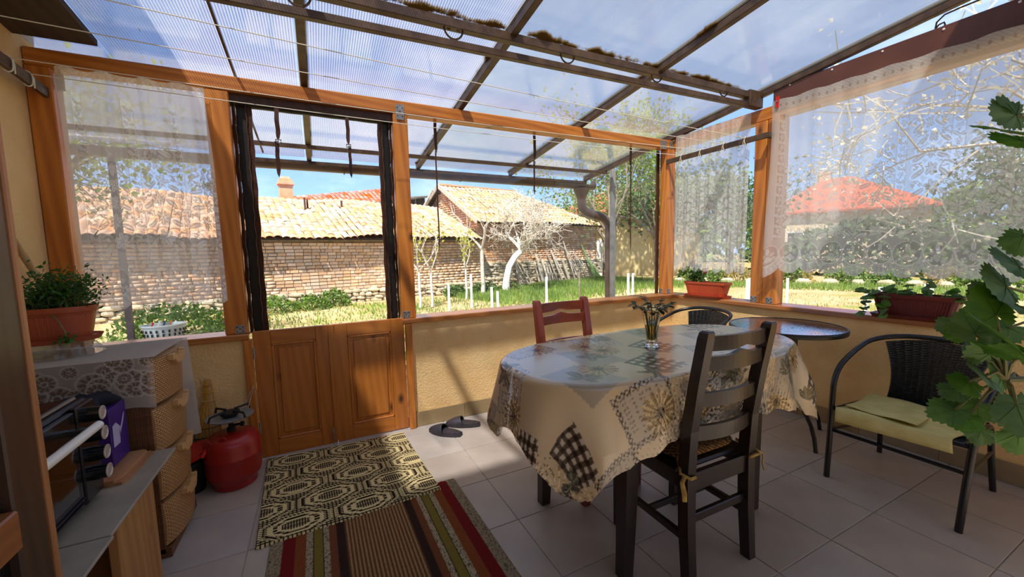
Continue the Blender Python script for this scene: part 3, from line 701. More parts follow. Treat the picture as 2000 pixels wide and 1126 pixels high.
def lace_pattern(w, h, d, rng, header=.07):
    s = Ras(w, h, d, .42)
    s.D += (rng.random(s.D.shape)*.05).astype(np.float32)
    sp = .27; nb = int(w/sp)+1
    for k in range(nb):                                    # upright chains of leaves and flowers
        cx = .10+k*sp; i0, i1 = max(0, int((cx-.030)/d)), min(s.nx, int((cx+.030)/d))
        if i0 >= i1: continue
        s.D[int(.12/d):int((h-.22)/d), i0:i1] = .17
        for e in (i0, i1-1): s.D[int(.12/d):int((h-.22)/d), e:e+1] = .8
        y = .16
        while y < h-.24:
            s.leaf(cx-.012, y, .040, .018, .7, .85, None); s.leaf(cx+.012, y+.008, .040, .018, -.7, .85, None); s.flower(cx, y+.036, .019, 5, rng.uniform(0, 1), .85, .15); s.ell(cx+rng.uniform(-.015, .015), y+.058, .006, .006, 0, .8)
            y += .075
    for k in range(nb):                                    # bouquets growing between the chains
        cx = .10+k*sp+sp*.5
        top = h*(.30 if k % 2 else .40)
        y = top
        s.curve([(cx+.012*math.sin(t*.5)+(t-20)*.0008, y-.10+t*.006) for t in range(30)], .0035, .85)
        s.curve([(cx-.02-.0025*t, y+.02-.10*math.sin(t/24*1.4)) for t in range(24)], .003, .8)
        n = 0
        while y < h-.26:
            f = (y-top)/(h-top); sc = .028+.022*f
            ox = rng.uniform(-.02, .02); s.flower(cx+ox, y, sc*1.15, 6, rng.uniform(0, 1))
            for sg in (-1, 1):
                s.leaf(cx+ox+sg*sc*1.9, y+sc*.6+rng.uniform(-.01, .01), .075, .030, sg*.5+rng.uniform(-.3, .3))
                s.dots(cx+ox+sg*sc*2.0, y-sc*.8, .026+.01*f, rng, 12)
                s.curve([(cx+ox+sg*(sc*1.2+t*.0035), y-sc*.2-.035*math.sin(t/16*2.4)) for t in range(18)], .0028, .85)
            y += sc*2.9; n += 1
    sc = .155; ns = int(w/sc)+2; yb = h-.075               # scalloped border
    jj = int((h-.25)/d); s.D[jj:, :] = np.maximum(s.D[jj:, :]*0+.40, 0)
    for k in range(ns):
        cx = k*sc+sc*.5-.04; r = sc*.47; cy = yb-r
        s.ell(cx, cy, r, r*1.05, 0, .14)
        s.flower(cx, cy+r*.35, .024, 6, .3, .85, .14); s.flower(cx-.03, cy-.004, .016, 5, 0, .85, .14); s.flower(cx+.03, cy-.004, .016, 5, 0, .85, .14)
        s.leaf(cx, cy-r*.45, .05, .022, PI/2, .85, None); s.dots(cx-.035, cy+r*.5, .02, rng, 8, .85, .2); s.dots(cx+.035, cy+r*.5, .02, rng, 8, .85, .2)
        s.ring(cx, cy, r-.003, r+.007, .92, -.3, PI+.3); s.ring(cx, cy, r+.007, r+.012, .2, -.3, PI+.3); s.ring(cx, cy, r+.012, r+.016, .85, -.2, PI+.2)
        s.ring(cx, cy, r-.003, r+.003, .8, -PI, -.3)
        for t in range(9):
            a = .5+(PI-1.0)*t/8; s.ell(cx+(r+.038)*math.cos(a), cy+(r+.038)*math.sin(a), .020, .006, a, .68)
    s.D[:int(header/d), :] = .62+.2*np.sin(s.u*2*PI/.03)[None, :]*np.sin(s.v[:int(header/d)]*2*PI/.02)[:, None]
    for k in range(int(w/.05)): s.ell(.025+k*.05, header*.62, .008, .012, 0, .15)
    hem = h-.045+.045*np.sqrt(np.clip(1-(((s.u+.04) % sc)/sc*2-1)**2, 0, 1))
    keep = s.v[:, None] <= hem[None, :]
    return s, np.clip(s.D, 0, 1), keep
lace_m = sheer('lace_net', (230, 230, 228), 0.36, .98)
def curtain(label, fabric_w, h, mapper, d=.0042, seed=1, header=.07, loc=(0, 0, 0)):
    rng = np.random.default_rng(seed); s, D, keep = lace_pattern(fabric_w, h, d, rng, header)
    U, V = np.meshgrid(s.u/s.w, s.v/s.h); P = mapper(U, V)
    Fq = grid_quads(s.nx, s.ny); k = keep.ravel(); Fq = Fq[k[Fq].all(1)]
    used = np.zeros(s.nx*s.ny, bool); used[Fq] = True; idx = np.cumsum(used)-1
    me = np_mesh('lace_cloth', np.stack(P, -1).reshape(-1, 3)[used], idx[Fq], smooth=True); set_attr(me, 'lace', D.ravel()[used])
    t = thing('lace_curtain', label, 'curtain', loc); link_mesh('lace_cloth', me, t, True, lace_m)
    return t
def folds(U, n, amp, ph, V):
    f = np.sin(2*PI*n*U+ph+.9*np.sin(2*PI*U*1.7+ph)+.5*V*np.sin(5*U+ph)); return amp*(f+.35*np.sin(2*PI*n*2.3*U+1.7*ph))
def map_left(U, V):
    x0 = -1.085+.012*V; x1 = -.492+.012*np.minimum(V*3, 1)*np.sin(np.minimum(V*3, 1)*PI/2)+.012*V
    x = x0+(x1-x0)*U+.004*np.sin(30*U)
    y = YB-.012+folds(U, 6, .016, 1.3, V)*(.35+.65*V)-.01*V
    return x, y-.01, 2.200-.012*U+.006*np.sin(25*U)-(1.21-.02*U)*V
c1 = curtain('white floral lace curtain at the left window beside the house wall', .86, 1.21, map_left, seed=3, header=.045, loc=(-.78, YB, .98))
def map_mid(U, V):
    y = 2.745-.725*U+.004*np.sin(30*U); x = 3.125+folds(U, 7, .013, .6, V)*(.4+.6*V)
    return x-.02*V, y, 2.300-.012*U+.005*np.sin(28*U)-1.265*V
c2 = curtain('narrow white lace curtain crossed by the dark flat bar', 1.02, 1.265, map_mid, seed=5, loc=(3.12, 2.38, 1.03))
def map_right(U, V):
    y = 1.845-1.95*U; x = 3.118+folds(U, 9, .017, 2.1, V)*(.35+.65*V); e = np.exp(-(U*30)**2)
    return x-.035*e*V-.02, y-.008*e*np.sin(6*V), 2.310-.05*U+.005*np.sin(60*U)-(1.255-.03*U+.05*e)*V
c3 = curtain('wide white lace curtain with scalloped hem at the right', 2.35, 1.26, map_right, d=.0043, seed=9, loc=(3.1, .9, 1.03))

red_plastic = plain('red_plastic', (214, 34, 34), rough=.35)
cp = thing('clothes_peg', 'small red clothes peg at the top corner of the wide lace curtain', 'peg', (3.085, 1.80, 2.26))
for sg in (-1, 1): MB().bar((3.085, 1.80+sg*.004, 2.255), (3.085, 1.80+sg*.008, 2.335), .010, .007, up=(0, 1, 0), bev=.001).build('peg_arm', red_plastic, cp, True)
MB().tube([(3.078, 1.80, 2.30), (3.092, 1.80, 2.30)], .006, 8).build('spring', zinc, cp, True)

# ================================================================ dining table, cloth, vase
dark_wood_z = wood('dark_wood_z', (22, 12, 9), (42, 24, 17), 2, rough=.38, knots=False, coat=.3, bump=.06)
dark_wood_x = wood('dark_wood_x', (22, 12, 9), (42, 24, 17), 0, rough=.38, knots=False, coat=.3, bump=.06)
red_wood_z = wood('red_wood_z', (86, 30, 16), (122, 48, 26), 2, rough=.38, knots=False, coat=.3, bump=.06)
red_wood_x = wood('red_wood_x', (86, 30, 16), (122, 48, 26), 0, rough=.38, knots=False, coat=.3, bump=.06)
TX, TY, TZ = 1.405, 1.335, .795; TA, TB = .735, .355
def outline(t, a=TA, b=TB, p=2.9):
    c, s = math.cos(t), math.sin(t); return (math.copysign(abs(c)**(2/p), c)*a, math.copysign(abs(s)**(2/p), s)*b)
dt = thing('dining_table', 'dark wooden oval dining table under the printed cloth', 'table', (TX, TY, 0))
MB().slab([outline(2*PI*i/72, TA-.004, TB-.004) for i in range(72)], TZ-.028, TZ-.003).build('tabletop', dark_wood_x, dt)
for (ax, ay) in ((-.40, -.255), (-.44, .275), (.38, -.23), (.40, .27)):
    q = MB(); n = 8; pts = []
    for i in range(n+1):
        f = i/n; z = (TZ-.03)*f; w = .046+.022*f; ox = math.copysign(.018*(1-f)**2, ax)
        pts.append((ax+ox, ay, z, w))
    for i in range(n):
        (xa, ya, za, wa), (xb, yb, zb, wb) = pts[i], pts[i+1]
        vs = [(xa+sx*wa/2, ya+sy*wa/2, za) for sx, sy in ((-1, -1), (1, -1), (1, 1), (-1, 1))]+[(xb+sx*wb/2, yb+sy*wb/2, zb) for sx, sy in ((-1, -1), (1, -1), (1, 1), (-1, 1))]
        fs = [(0, 1, 5, 4), (1, 2, 6, 5), (2, 3, 7, 6), (3, 0, 4, 7)]
        if i == 0: fs.append((3, 2, 1, 0))
        if i == n-1: fs.append((4, 5, 6, 7))
        q.add(vs, fs)
    q.build('leg', dark_wood_z, dt)
for (a, b) in (((-.40, -.24), (.38, -.22)), ((-.44, .26), (.40, .26)), ((-.42, -.24), (-.42, .26)), ((.39, -.22), (.39, .26))):
    MB().bar((a[0], a[1], TZ-.075), (b[0], b[1], TZ-.075), .022, .085).build('apron', dark_wood_x, dt)

# printed oilcloth: flat print rasterised over the cloth, then draped over the table edge
def oilcloth(nx, ny, w, h, rng):
    u = np.linspace(-w/2, w/2, nx); v = np.linspace(-h/2, h/2, ny); U, V = np.meshgrid(u, v)
    C = np.zeros((ny, nx, 3), np.float32); base = np.array(lin((206, 178, 134)), np.float32); lt = np.array(lin((226, 206, 172)), np.float32)
    nz = np.zeros_like(U)
    for k in range(7): nz += np.sin(U*rng.uniform(4, 16)+rng.uniform(0, 6))*np.sin(V*rng.uniform(4, 16)+rng.uniform(0, 6))
    f = np.clip(.5+nz*.16, 0, 1)[..., None]; C[:] = base*(1-f)+lt*f
    L = lambda *c: np.array(lin(c), np.float32)
    def loc(cx, cy, rot):
        x = (U-cx)*math.cos(rot)+(V-cy)*math.sin(rot); y = -(U-cx)*math.sin(rot)+(V-cy)*math.cos(rot); return x, y
    def patch(cx, cy, a, b, rot, col, border=None):
        x, y = loc(cx, cy, rot); m = (np.abs(x) < a) & (np.abs(y) < b); C[m] = col*(.93+.14*rng.random())
        if border is not None:
            bm_ = m & ((np.abs(x) > a-border) | (np.abs(y) > b-border)); chk = (np.floor(x/.011).astype(int)+np.floor(y/.011).astype(int)) % 2
            C[bm_ & (chk == 0)] = L(62, 44, 34); C[bm_ & (chk == 1)] = L(196, 180, 152)
        return x, y, m
    def scribble(cx, cy, a, b, rot):
        x, y = loc(cx, cy, rot); m = (np.abs(x) < a) & (np.abs(y) < b) & ((np.floor(y/.009).astype(int) % 2) == 0) & (np.sin(x*420+np.floor(y/.009)*3)+np.sin(x*170) > .55); C[m] = L(120, 104, 84)
    def gingham(cx, cy, a, b, rot, p=.021):
        x, y = loc(cx, cy, rot); m = (np.abs(x) < a) & (np.abs(y) < b); s1 = (np.floor(x/p).astype(int) % 2) == 0; s2 = (np.floor(y/p).astype(int) % 2) == 0
        C[m & s1 & s2] = L(40, 28, 22); C[m & (s1 ^ s2)] = L(96, 78, 62); C[m & ~s1 & ~s2] = L(214, 202, 182)
    def sunflower(cx, cy, r, rot):
        x, y = loc(cx, cy, rot); rr = np.hypot(x, y); t = np.arctan2(y, x); k = 15
        edge = r*(.80+.20*np.abs(np.cos(t*k/2+.6*np.sin(3*t)))); m = rr < edge
        sh = .5+.5*np.cos(t*k+.9*np.sin(5*t)+rr*30); f = np.clip(sh*.9+.1-.25*(rr/r < .45), 0, 1)[..., None]
        col = L(120, 86, 44)*(1-f)+L(222, 194, 138)*f; C[m] = col[m]
        ln = m & (np.cos(t*k*2+1.3*np.sin(4*t)) > .93); C[ln] = L(92, 64, 36)
        C[rr < r*.26] = L(74, 48, 28); C[(rr < r*.16)] = L(50, 32, 20)
    def leaves(cx, cy, r, rot):
        for k in range(7):
            a = rot+rng.uniform(-1.3, 1.3)+(PI if k > 4 else 0); q_ = rng.uniform(.35, .7); lx, ly = cx+r*q_*math.cos(a), cy+r*q_*math.sin(a); x, y = loc(lx, ly, a); m = (x/(r*rng.uniform(.4, .6)))**2+(y/(r*rng.uniform(.18, .3)))**2 < 1
            C[m] = L(92, 90, 72)*(.7+.6*rng.random()); C[m & (np.abs(y) < .0025)] = L(160, 154, 130)
    sx, sy = .40, .36; i = 0
    for a in range(-4, 5):
        for b in range(-3, 4):
            cx = a*sx+(.2 if b % 2 else 0)+rng.uniform(-.03, .03); cy = b*sy*.62+rng.uniform(-.03, .03)
            if abs(cx) > w/2+.1 or abs(cy) > h/2+.1: continue
            k = i % 4; i += 1; rt = rng.uniform(-.35, .35)
            if k == 0:
                patch(cx, cy, .125, .105, rt, L(188, 170, 144), .021); scribble(cx-.02, cy+.02, .09, .07, rt); sunflower(cx+.05, cy-.03, .088, rt)
            elif k == 1:
                gingham(cx, cy, .085, .10, rt); leaves(cx-.09, cy-.08, .07, rt)
            elif k == 2:
                patch(cx, cy, .10, .12, rt, L(168, 156, 136)); leaves(cx, cy, .075, rt+.4); sunflower(cx+.11, cy+.06, .082, rt)
            else:
                patch(cx, cy, .11, .09, rt, L(200, 184, 158), .006); scribble(cx, cy, .09, .07, rt); leaves(cx+.05, cy+.06, .07, rt); sunflower(cx-.10, cy-.05, .078, rt)
    return u, v, C
CW, CH = 2*TA+.51, 2*TB+.51; nx, ny = 386, 242
rng = np.random.default_rng(12); cu, cv, CC = oilcloth(nx, ny, CW, CH, rng)
ot = np.array([outline(2*PI*i/720, TA, TB) for i in range(720)])
def drape(U, V):
    P = np.stack([U.ravel(), V.ravel()], 1); inside = (np.abs(P[:, 0]/TA)**2.9+np.abs(P[:, 1]/TB)**2.9) <= 1
    out = np.zeros((len(P), 3)); out[:, :2] = P; out[:, 2] = TZ+.001
    o = np.where(~inside)[0]
    # rounded cloth corners: pull the far corners in a little
    best = np.zeros(len(o), int)
    for s in range(0, len(o), 4000):
        seg = P[o[s:s+4000]]; dd = ((seg[:, None, :]-ot[None])**2).sum(2); best[s:s+4000] = dd.argmin(1)
    q = ot[best]; dv = P[o]-q; d = np.linalg.norm(dv, axis=1)+1e-9
    nrm = np.roll(ot, -1, 0)-np.roll(ot, 1, 0); nrm = np.stack([nrm[:, 1], -nrm[:, 0]], 1); nrm /= np.linalg.norm(nrm, axis=1)[:, None]; nr = nrm[best]
    tg = np.stack([-nr[:, 1], nr[:, 0]], 1)
    arc = np.concatenate([[0], np.cumsum(np.linalg.norm(np.diff(ot, axis=0), axis=1))])[best]
    corner = np.clip((np.abs(q[:, 0])-TA*.72)/(TA*.2), 0, 1)*np.clip((np.abs(q[:, 1])-TB*.3)/(TB*.4), 0, 1)
    amp = .022*np.clip(d/.25, 0, 1)*(.8+1.0*corner)
    rip = np.sin(arc*26)+.5*np.sin(arc*11+1.0)
    rr = .02; dn = np.minimum(d, rr*PI/2); hor = rr*np.sin(dn/rr); ver = rr*(1-np.cos(dn/rr))+np.maximum(d-rr*PI/2, 0)
    hor = hor-rr*.2+.10*np.maximum(d-rr, 0)+amp*(rip+1.0)*.8
    out[o, :2] = q+nr*hor[:, None]+tg*(amp*.35*np.cos(arc*26))[:, None]; out[o, 2] = TZ+.001-ver*(.97-.05*np.abs(rip)*np.clip(d/.2, 0, 1))
    near = (q[:, 1] < 0)*np.exp(-(np.abs(q[:, 0]+.07)/.30)**6); lim = -TB-.006; yy = out[o, 1]; out[o, 1] = yy*(1-near)+np.maximum(yy, lim)*near
    return out
U, V = np.meshgrid(cu, cv); PP = drape(U, V)
PP[:, 2] += .0012*np.sin(PP[:, 0]*9)*np.sin(PP[:, 1]*4)*(PP[:, 2] > TZ)
rc = .15; ex = np.abs(U.ravel())-(CW/2-rc); ey = np.abs(V.ravel())-(CH/2-rc); keep = ~((ex > 0) & (ey > 0) & (ex**2+ey**2 > rc**2))
Fq = grid_quads(nx, ny); Fq = Fq[keep[Fq].all(1)]
used = np.zeros(nx*ny, bool); used[Fq] = True; idx = np.cumsum(used)-1
me = np_mesh('printed_cloth', PP[used], idx[Fq], smooth=True); set_attr(me, 'print', CC.reshape(-1, 3)[used], 'FLOAT_COLOR')
oil_m = printed('oilcloth', rough=.32, coat=.8, spec=.5)
tcl = thing('tablecloth', 'glossy oilcloth printed with sunflowers and gingham draped over the oval table', 'tablecloth', (TX, TY, TZ))
link_mesh('printed_cloth', me, tcl, False, oil_m).location = (0, 0, -TZ)

def glass_mat(name, tint=(250, 252, 250), rough=.02, ior=1.45):
    m, n, l, o = new_mat(name); g = N(n, 'ShaderNodeBsdfGlass'); g.inputs['Color'].default_value = _c4(tint); g.inputs['Roughness'].default_value = rough; g.inputs['IOR'].default_value = ior
    l.new(g.outputs[0], o.inputs[0]); return m
glass_m = glass_mat('cut_glass'); water_m = glass_mat('yellow_water', (240, 226, 150), 0, 1.33)
VX, VY = 1.377, 1.33
vz = thing('glass_vase', 'cut glass vase with yellowish water on the oval table', 'vase', (VX, VY, TZ+.002))
MB().lathe([(.030, 0), (.034, .004), (.033, .012), (.024, .020), (.026, .030), (.030, .09), (.037, .14), (.047, .185), (.050, .190), (.047, .188), (.034, .14), (.027, .09), (.022, .034), (.0, .030)], 36, flute=.035, nf=12).build('vase_body', glass_m, vz, smooth=True)
MB().lathe([(0, .033), (.021, .035), (.0255, .085), (.0275, .10), (0, .10)], 28).build('water', water_m, vz, smooth=True)
sprig_leaf = plain('sprig_leaf', (70, 74, 34), rough=.45, col2=(98, 88, 50), scale=30, trans=.25)
stem_m = plain('plant_stem', (96, 104, 52), rough=.6, col2=(120, 110, 66), scale=20)
def round_leaf(L, Wd, seg=6, kink=.15, curl=.2):
    q = MB(); left = []; mid = []; right = []
    for i in range(seg+1):
        f = i/seg; w = Wd*math.sin(PI*min(1, f*.96+.04))**.8*.5; z = -curl*L*f*f; left.append((f*L, w, z+kink*w)); mid.append((f*L, 0, z)); right.append((f*L, -w, z+kink*w))
    vs = left+mid+right; n = seg+1
    return q.add(vs, [(n+i, n+i+1, i+1, i) for i in range(seg)]+[(2*n+i, 2*n+i+1, n+i+1, n+i) for i in range(seg)])
sprig_me = round_leaf(.024, .016, 4).mesh('leaf', 'all'); sprig_me.materials.append(sprig_leaf)
def put_leaf(me, parent, p, d, up=(0, 0, 1), s=1.0, name='leaf', roll=0.0):
    d = Vector(d).normalized(); u = Vector(up); y = u.cross(d)
    if y.length < 1e-3: y = Vector((0, 1, 0)).cross(d)
    y.normalize(); z = d.cross(y); m = Matrix(((d.x, y.x, z.x, p[0]), (d.y, y.y, z.y, p[1]), (d.z, y.z, z.z, p[2]), (0, 0, 0, 1)))
    if roll: m = m @ Matrix.Rotation(roll, 4, 'X')
    o = link_mesh(name, me, parent); o.matrix_local = m @ Matrix.Scale(s, 4); return o
for k in range(7):
    a = k*.9+.3; t = thing('leafy_sprig', 'leafy olive green sprig in the cut glass vase, %s counted around from the window side' % ORD[k], 'sprig', (VX+.008*math.cos(a), VY+.008*math.sin(a), TZ+.037), group='sprigs in the vase')
    tip = Vector((.085*math.cos(a), .075*math.sin(a), .175+.02*math.sin(k*2))); mid = Vector((.022*math.cos(a), .022*math.sin(a), .13))
    pts = [Vector((0, 0, 0)).lerp(mid, f) if f <= 1 else mid.lerp(tip, f-1) for f in [i/4 for i in range(9)]]
    MB().tube(pts, [.0024]*5+[.002, .0018, .0015, .001], 5).build('stem', stem_m, t)
    for j in range(11):
        f = 1+j/10; p_ = mid.lerp(tip, f-1); aa = a+R.uniform(-1.6, 1.6); put_leaf(sprig_me, t, p_, (math.cos(aa), math.sin(aa), R.uniform(-.3, .8)), s=R.uniform(1.2, 1.9))

# ================================================================ dining chairs
def dining_chair(label, loc, rotz, mz, mx, seat_mat=None):
    c = thing('dining_chair', label, 'chair', loc, rotz); hw = .168
    for sx in (-1, 1):                                   # rear posts run up into the back, leaning
        q = MB(); prof = [(-.205, 0, .040), (-.190, .22, .044), (-.185, .43, .046), (-.195, .60, .044), (-.222, .78, .042), (-.252, .945, .040), (-.256, .965, .036), (-.258, .972, .026)]
        for i in range(len(prof)-1):
            (ya, za, wa), (yb, zb, wb) = prof[i], prof[i+1]; t0, t1 = .040*wa/.044, .040*wb/.044
            vs = [(sx*hw+ax*t0/2, ya+ay*wa/2, za) for ax, ay in ((-1, -1), (1, -1), (1, 1), (-1, 1))]+[(sx*hw+ax*t1/2, yb+ay*wb/2, zb) for ax, ay in ((-1, -1), (1, -1), (1, 1), (-1, 1))]
            fs = [(0, 1, 5, 4), (1, 2, 6, 5), (2, 3, 7, 6), (3, 0, 4, 7)]
            if i == 0: fs.append((3, 2, 1, 0))
            if i == len(prof)-2: fs.append((4, 5, 6, 7))
            q.add(vs, fs)
        q.build('rear_post', mz, c)
        q = MB(); 
        vs = [(sx*.172+ax*.017, .175+ay*.017, 0) for ax, ay in ((-1, -1), (1, -1), (1, 1), (-1, 1))]+[(sx*.172+ax*.021, .172+ay*.021, .425) for ax, ay in ((-1, -1), (1, -1), (1, 1), (-1, 1))]
        q.add(vs, [(0, 1, 5, 4), (1, 2, 6, 5), (2, 3, 7, 6), (3, 0, 4, 7), (3, 2, 1, 0), (4, 5, 6, 7)]); q.build('leg', mz, c)
        MB().bar((sx*.172, -.18, .185), (sx*.172, .165, .185), .020, .030, bev=.003).build('stretcher', mz, c)
        MB().bar((sx*.172, -.17, .395), (sx*.172, .165, .395), .020, .055, bev=.002).build('seat_rail', mz, c)
    MB().bar((-.165, 0, .185), (.165, 0, .185), .018, .026, bev=.003).build('stretcher', mx, c)
    MB().bar((-.165, -.185, .25), (.165, -.185, .25), .020, .034, bev=.003).build('stretcher', mx, c)
    MB().bar((-.165, .170, .395), (.165, .170, .395), .020, .055, bev=.002).build('seat_rail', mx, c)
    MB().bar((-.160, -.187, .395), (.160, -.187, .395), .022, .070, bev=.002).build('seat_rail', mx, c)
    MB().box(-.195, .195, -.165, .20, .425, .445, None, .008).build('seat', mx, c)
    def slat(z, h, ylean, wave=0, bow=.028):
        n = 14; q = MB(); th = .017
        rows = []
        for i in range(n+1):
            f = i/n*2-1; x = f*(hw-.014); y = ylean-bow*(1-f*f); bump = wave*(math.exp(-(f/.22)**2)); rows.append((x, y, z-h/2-(bump if wave < 0 else 0), z+h/2+(bump if wave > 0 else 0)))
        for i in range(n):
            (xa, ya, l0, u0), (xb, yb, l1, u1) = rows[i], rows[i+1]
            q.add([(xa, ya, l0), (xb, yb, l1), (xb, yb, u1), (xa, ya, u0), (xa, ya+th, l0), (xb, yb+th, l1), (xb, yb+th, u1), (xa, ya+th, u0)], [(0, 1, 2, 3), (7, 6, 5, 4), (3, 2, 6, 7), (0, 4, 5, 1)])
        q.build('back_slat', mx, c, smooth=True)
    slat(.925, .052, -.256, -.012); slat(.852, .050, -.245, .016); slat(.715, .050, -.222); slat(.585, .055, -.203)
    return c
dining_chair('dark brown ladder back dining chair at the near side of the oval table', (1.335, 1.132, 0), math.radians(-1), dark_wood_z, dark_wood_x)
dining_chair('reddish brown dining chair behind the oval table near the garden window', (1.285, 1.68, 0), math.radians(182), red_wood_z, red_wood_x)
# knitted cushion tied to the near chair
def knit_mat():
    m, n, l, o = new_mat('brown_knit'); p = N(n, 'ShaderNodeBsdfPrincipled'); p.inputs['Roughness'].default_value = .9; l.new(p.outputs[0], o.inputs[0])
    tc = N(n, 'ShaderNodeTexCoord'); wv = N(n, 'ShaderNodeTexWave', wave_type='BANDS', bands_direction='DIAGONAL'); wv.inputs['Scale'].default_value = 26; wv.inputs['Distortion'].default_value = 6; wv.inputs['Detail Scale'].default_value = 4
    l.new(tc.outputs['Object'], wv.inputs['Vector']); rp = N(n, 'ShaderNodeValToRGB'); rp.color_ramp.elements[0].color = _c4((52, 32, 18)); rp.color_ramp.elements[1].color = _c4((168, 116, 50)); l.new(wv.outputs['Fac'], rp.inputs['Fac'])
    l.new(rp.outputs[0], p.inputs['Base Color']); b = bump_of(n, l, wv.outputs['Fac'], .6, .01); l.new(b.outputs[0], p.inputs['Normal']); return m
knit = knit_mat(); tie_m = plain('cushion_tie', (150, 112, 62), rough=.9, col2=(190, 160, 80), scale=40)
cu_ = thing('seat_cushion', 'brown knitted seat cushion tied to the near dining chair', 'cushion', (1.335, 1.142, .447), math.radians(-1))
def pillow(hx, hy, h, n=20, p=5.0):
    q = MB()
    def fn(u, v):
        th = 2*PI*u; ph = PI*(v-.5); c, s = math.cos(th), math.sin(th); r = math.cos(ph)**.35 if abs(math.cos(ph)) > 1e-6 else 0
        x = math.copysign(abs(c)**(2/p), c); y = math.copysign(abs(s)**(2/p), s); return (x*hx*r, y*hy*r, h/2+h/2*math.sin(ph)*(1+.04*math.sin(9*th)))
    return q.grid(fn, n*2, n//2)
pillow(.175, .165, .042).build('pad', knit, cu_, smooth='all')
for sx in (-1, 1):
    MB().tube([(sx*.165, -.15, .02), (sx*.178, -.17, .008), (sx*.205, -.20, -.004), (sx*.19, -.232, -.012), (sx*.155, -.222, -.02), (sx*.15, -.20, -.024)], .006, 6).build('tie', tie_m, cu_, smooth=True)
    MB().tube([(sx*.20, -.215, -.008), (sx*.225, -.225, -.02), (sx*.218, -.23, -.06), (sx*.222, -.235, -.085)], [.007, .008, .009, .008], 6, flat=.4).build('tie_end', tie_m, cu_, smooth=True)

# ================================================================ round bistro table
black_steel = plain('black_painted_steel', (24, 24, 28), rough=.35, spec=.5)
def ripple_glass():
    m, n, l, o = new_mat('rippled_table_glass'); p = N(n, 'ShaderNodeBsdfPrincipled'); p.inputs['Base Color'].default_value = _c4((120, 130, 140)); p.inputs['Roughness'].default_value = .07; p.inputs['IOR'].default_value = 1.5
    p.inputs['Base Color'].default_value = _c4((60, 66, 74)); p.inputs['Coat Weight'].default_value = 1.0; p.inputs['Coat Roughness'].default_value = .03; p.inputs['Coat IOR'].default_value = 2.3
    tc = N(n, 'ShaderNodeTexCoord'); ns = N(n, 'ShaderNodeTexNoise'); ns.inputs['Scale'].default_value = 70; ns.inputs['Detail'].default_value = 1; l.new(tc.outputs['Object'], ns.inputs['Vector'])
    b = bump_of(n, l, ns.outputs['Fac'], .22, .004); l.new(b.outputs[0], p.inputs['Normal']); l.new(b.outputs[0], p.inputs['Coat Normal']); l.new(p.outputs[0], o.inputs[0]); return m
RTX, RTY, RTZ, RTR = 2.74, 1.495, .728, .325
rt = thing('bistro_table', 'small round glass topped black metal table in front of the wall', 'table', (RTX, RTY, 0))
MB().lathe([(0, RTZ-.005), (RTR-.012, RTZ-.005), (RTR-.012, RTZ), (0, RTZ)], 64).build('glass_top', ripple_glass(), rt)
MB().lathe([(RTR-.014, RTZ-.024), (RTR-.002, RTZ-.026), (RTR, RTZ-.018), (RTR, RTZ-.002), (RTR-.004, RTZ+.003), (RTR-.012, RTZ+.002), (RTR-.012, RTZ-.006), (RTR-.014, RTZ-.024)], 64).build('rim', black_steel, rt, smooth=True)
MB().box(-.30, .30, -.012, .012, RTZ-.03, RTZ-.008).box(-.012, .012, -.30, .30, RTZ-.03, RTZ-.008).build('cross_bar', black_steel, rt)
MB().lathe([(.085, RTZ-.05), (.085, RTZ-.02)], 24).build('hub', black_steel, rt)
MB().box(-.075, -.005, -.094, -.086, RTZ-.052, RTZ-.032, None, .003).build('clip', zinc, rt)
for k in range(4):
    a = math.radians(-112+90*k); c, s = math.cos(a), math.sin(a)
    rp_ = [(.078, RTZ-.03), (.076, RTZ-.20), (.070, .45), (.074, .36), (.10, .30), (.17, .23), (.235, .15), (.265, .08), (.280, 0)]
    MB().tube([(r*c, r*s, z) for r, z in rp_], .0115, 10).build('leg', black_steel, rt, smooth=True)

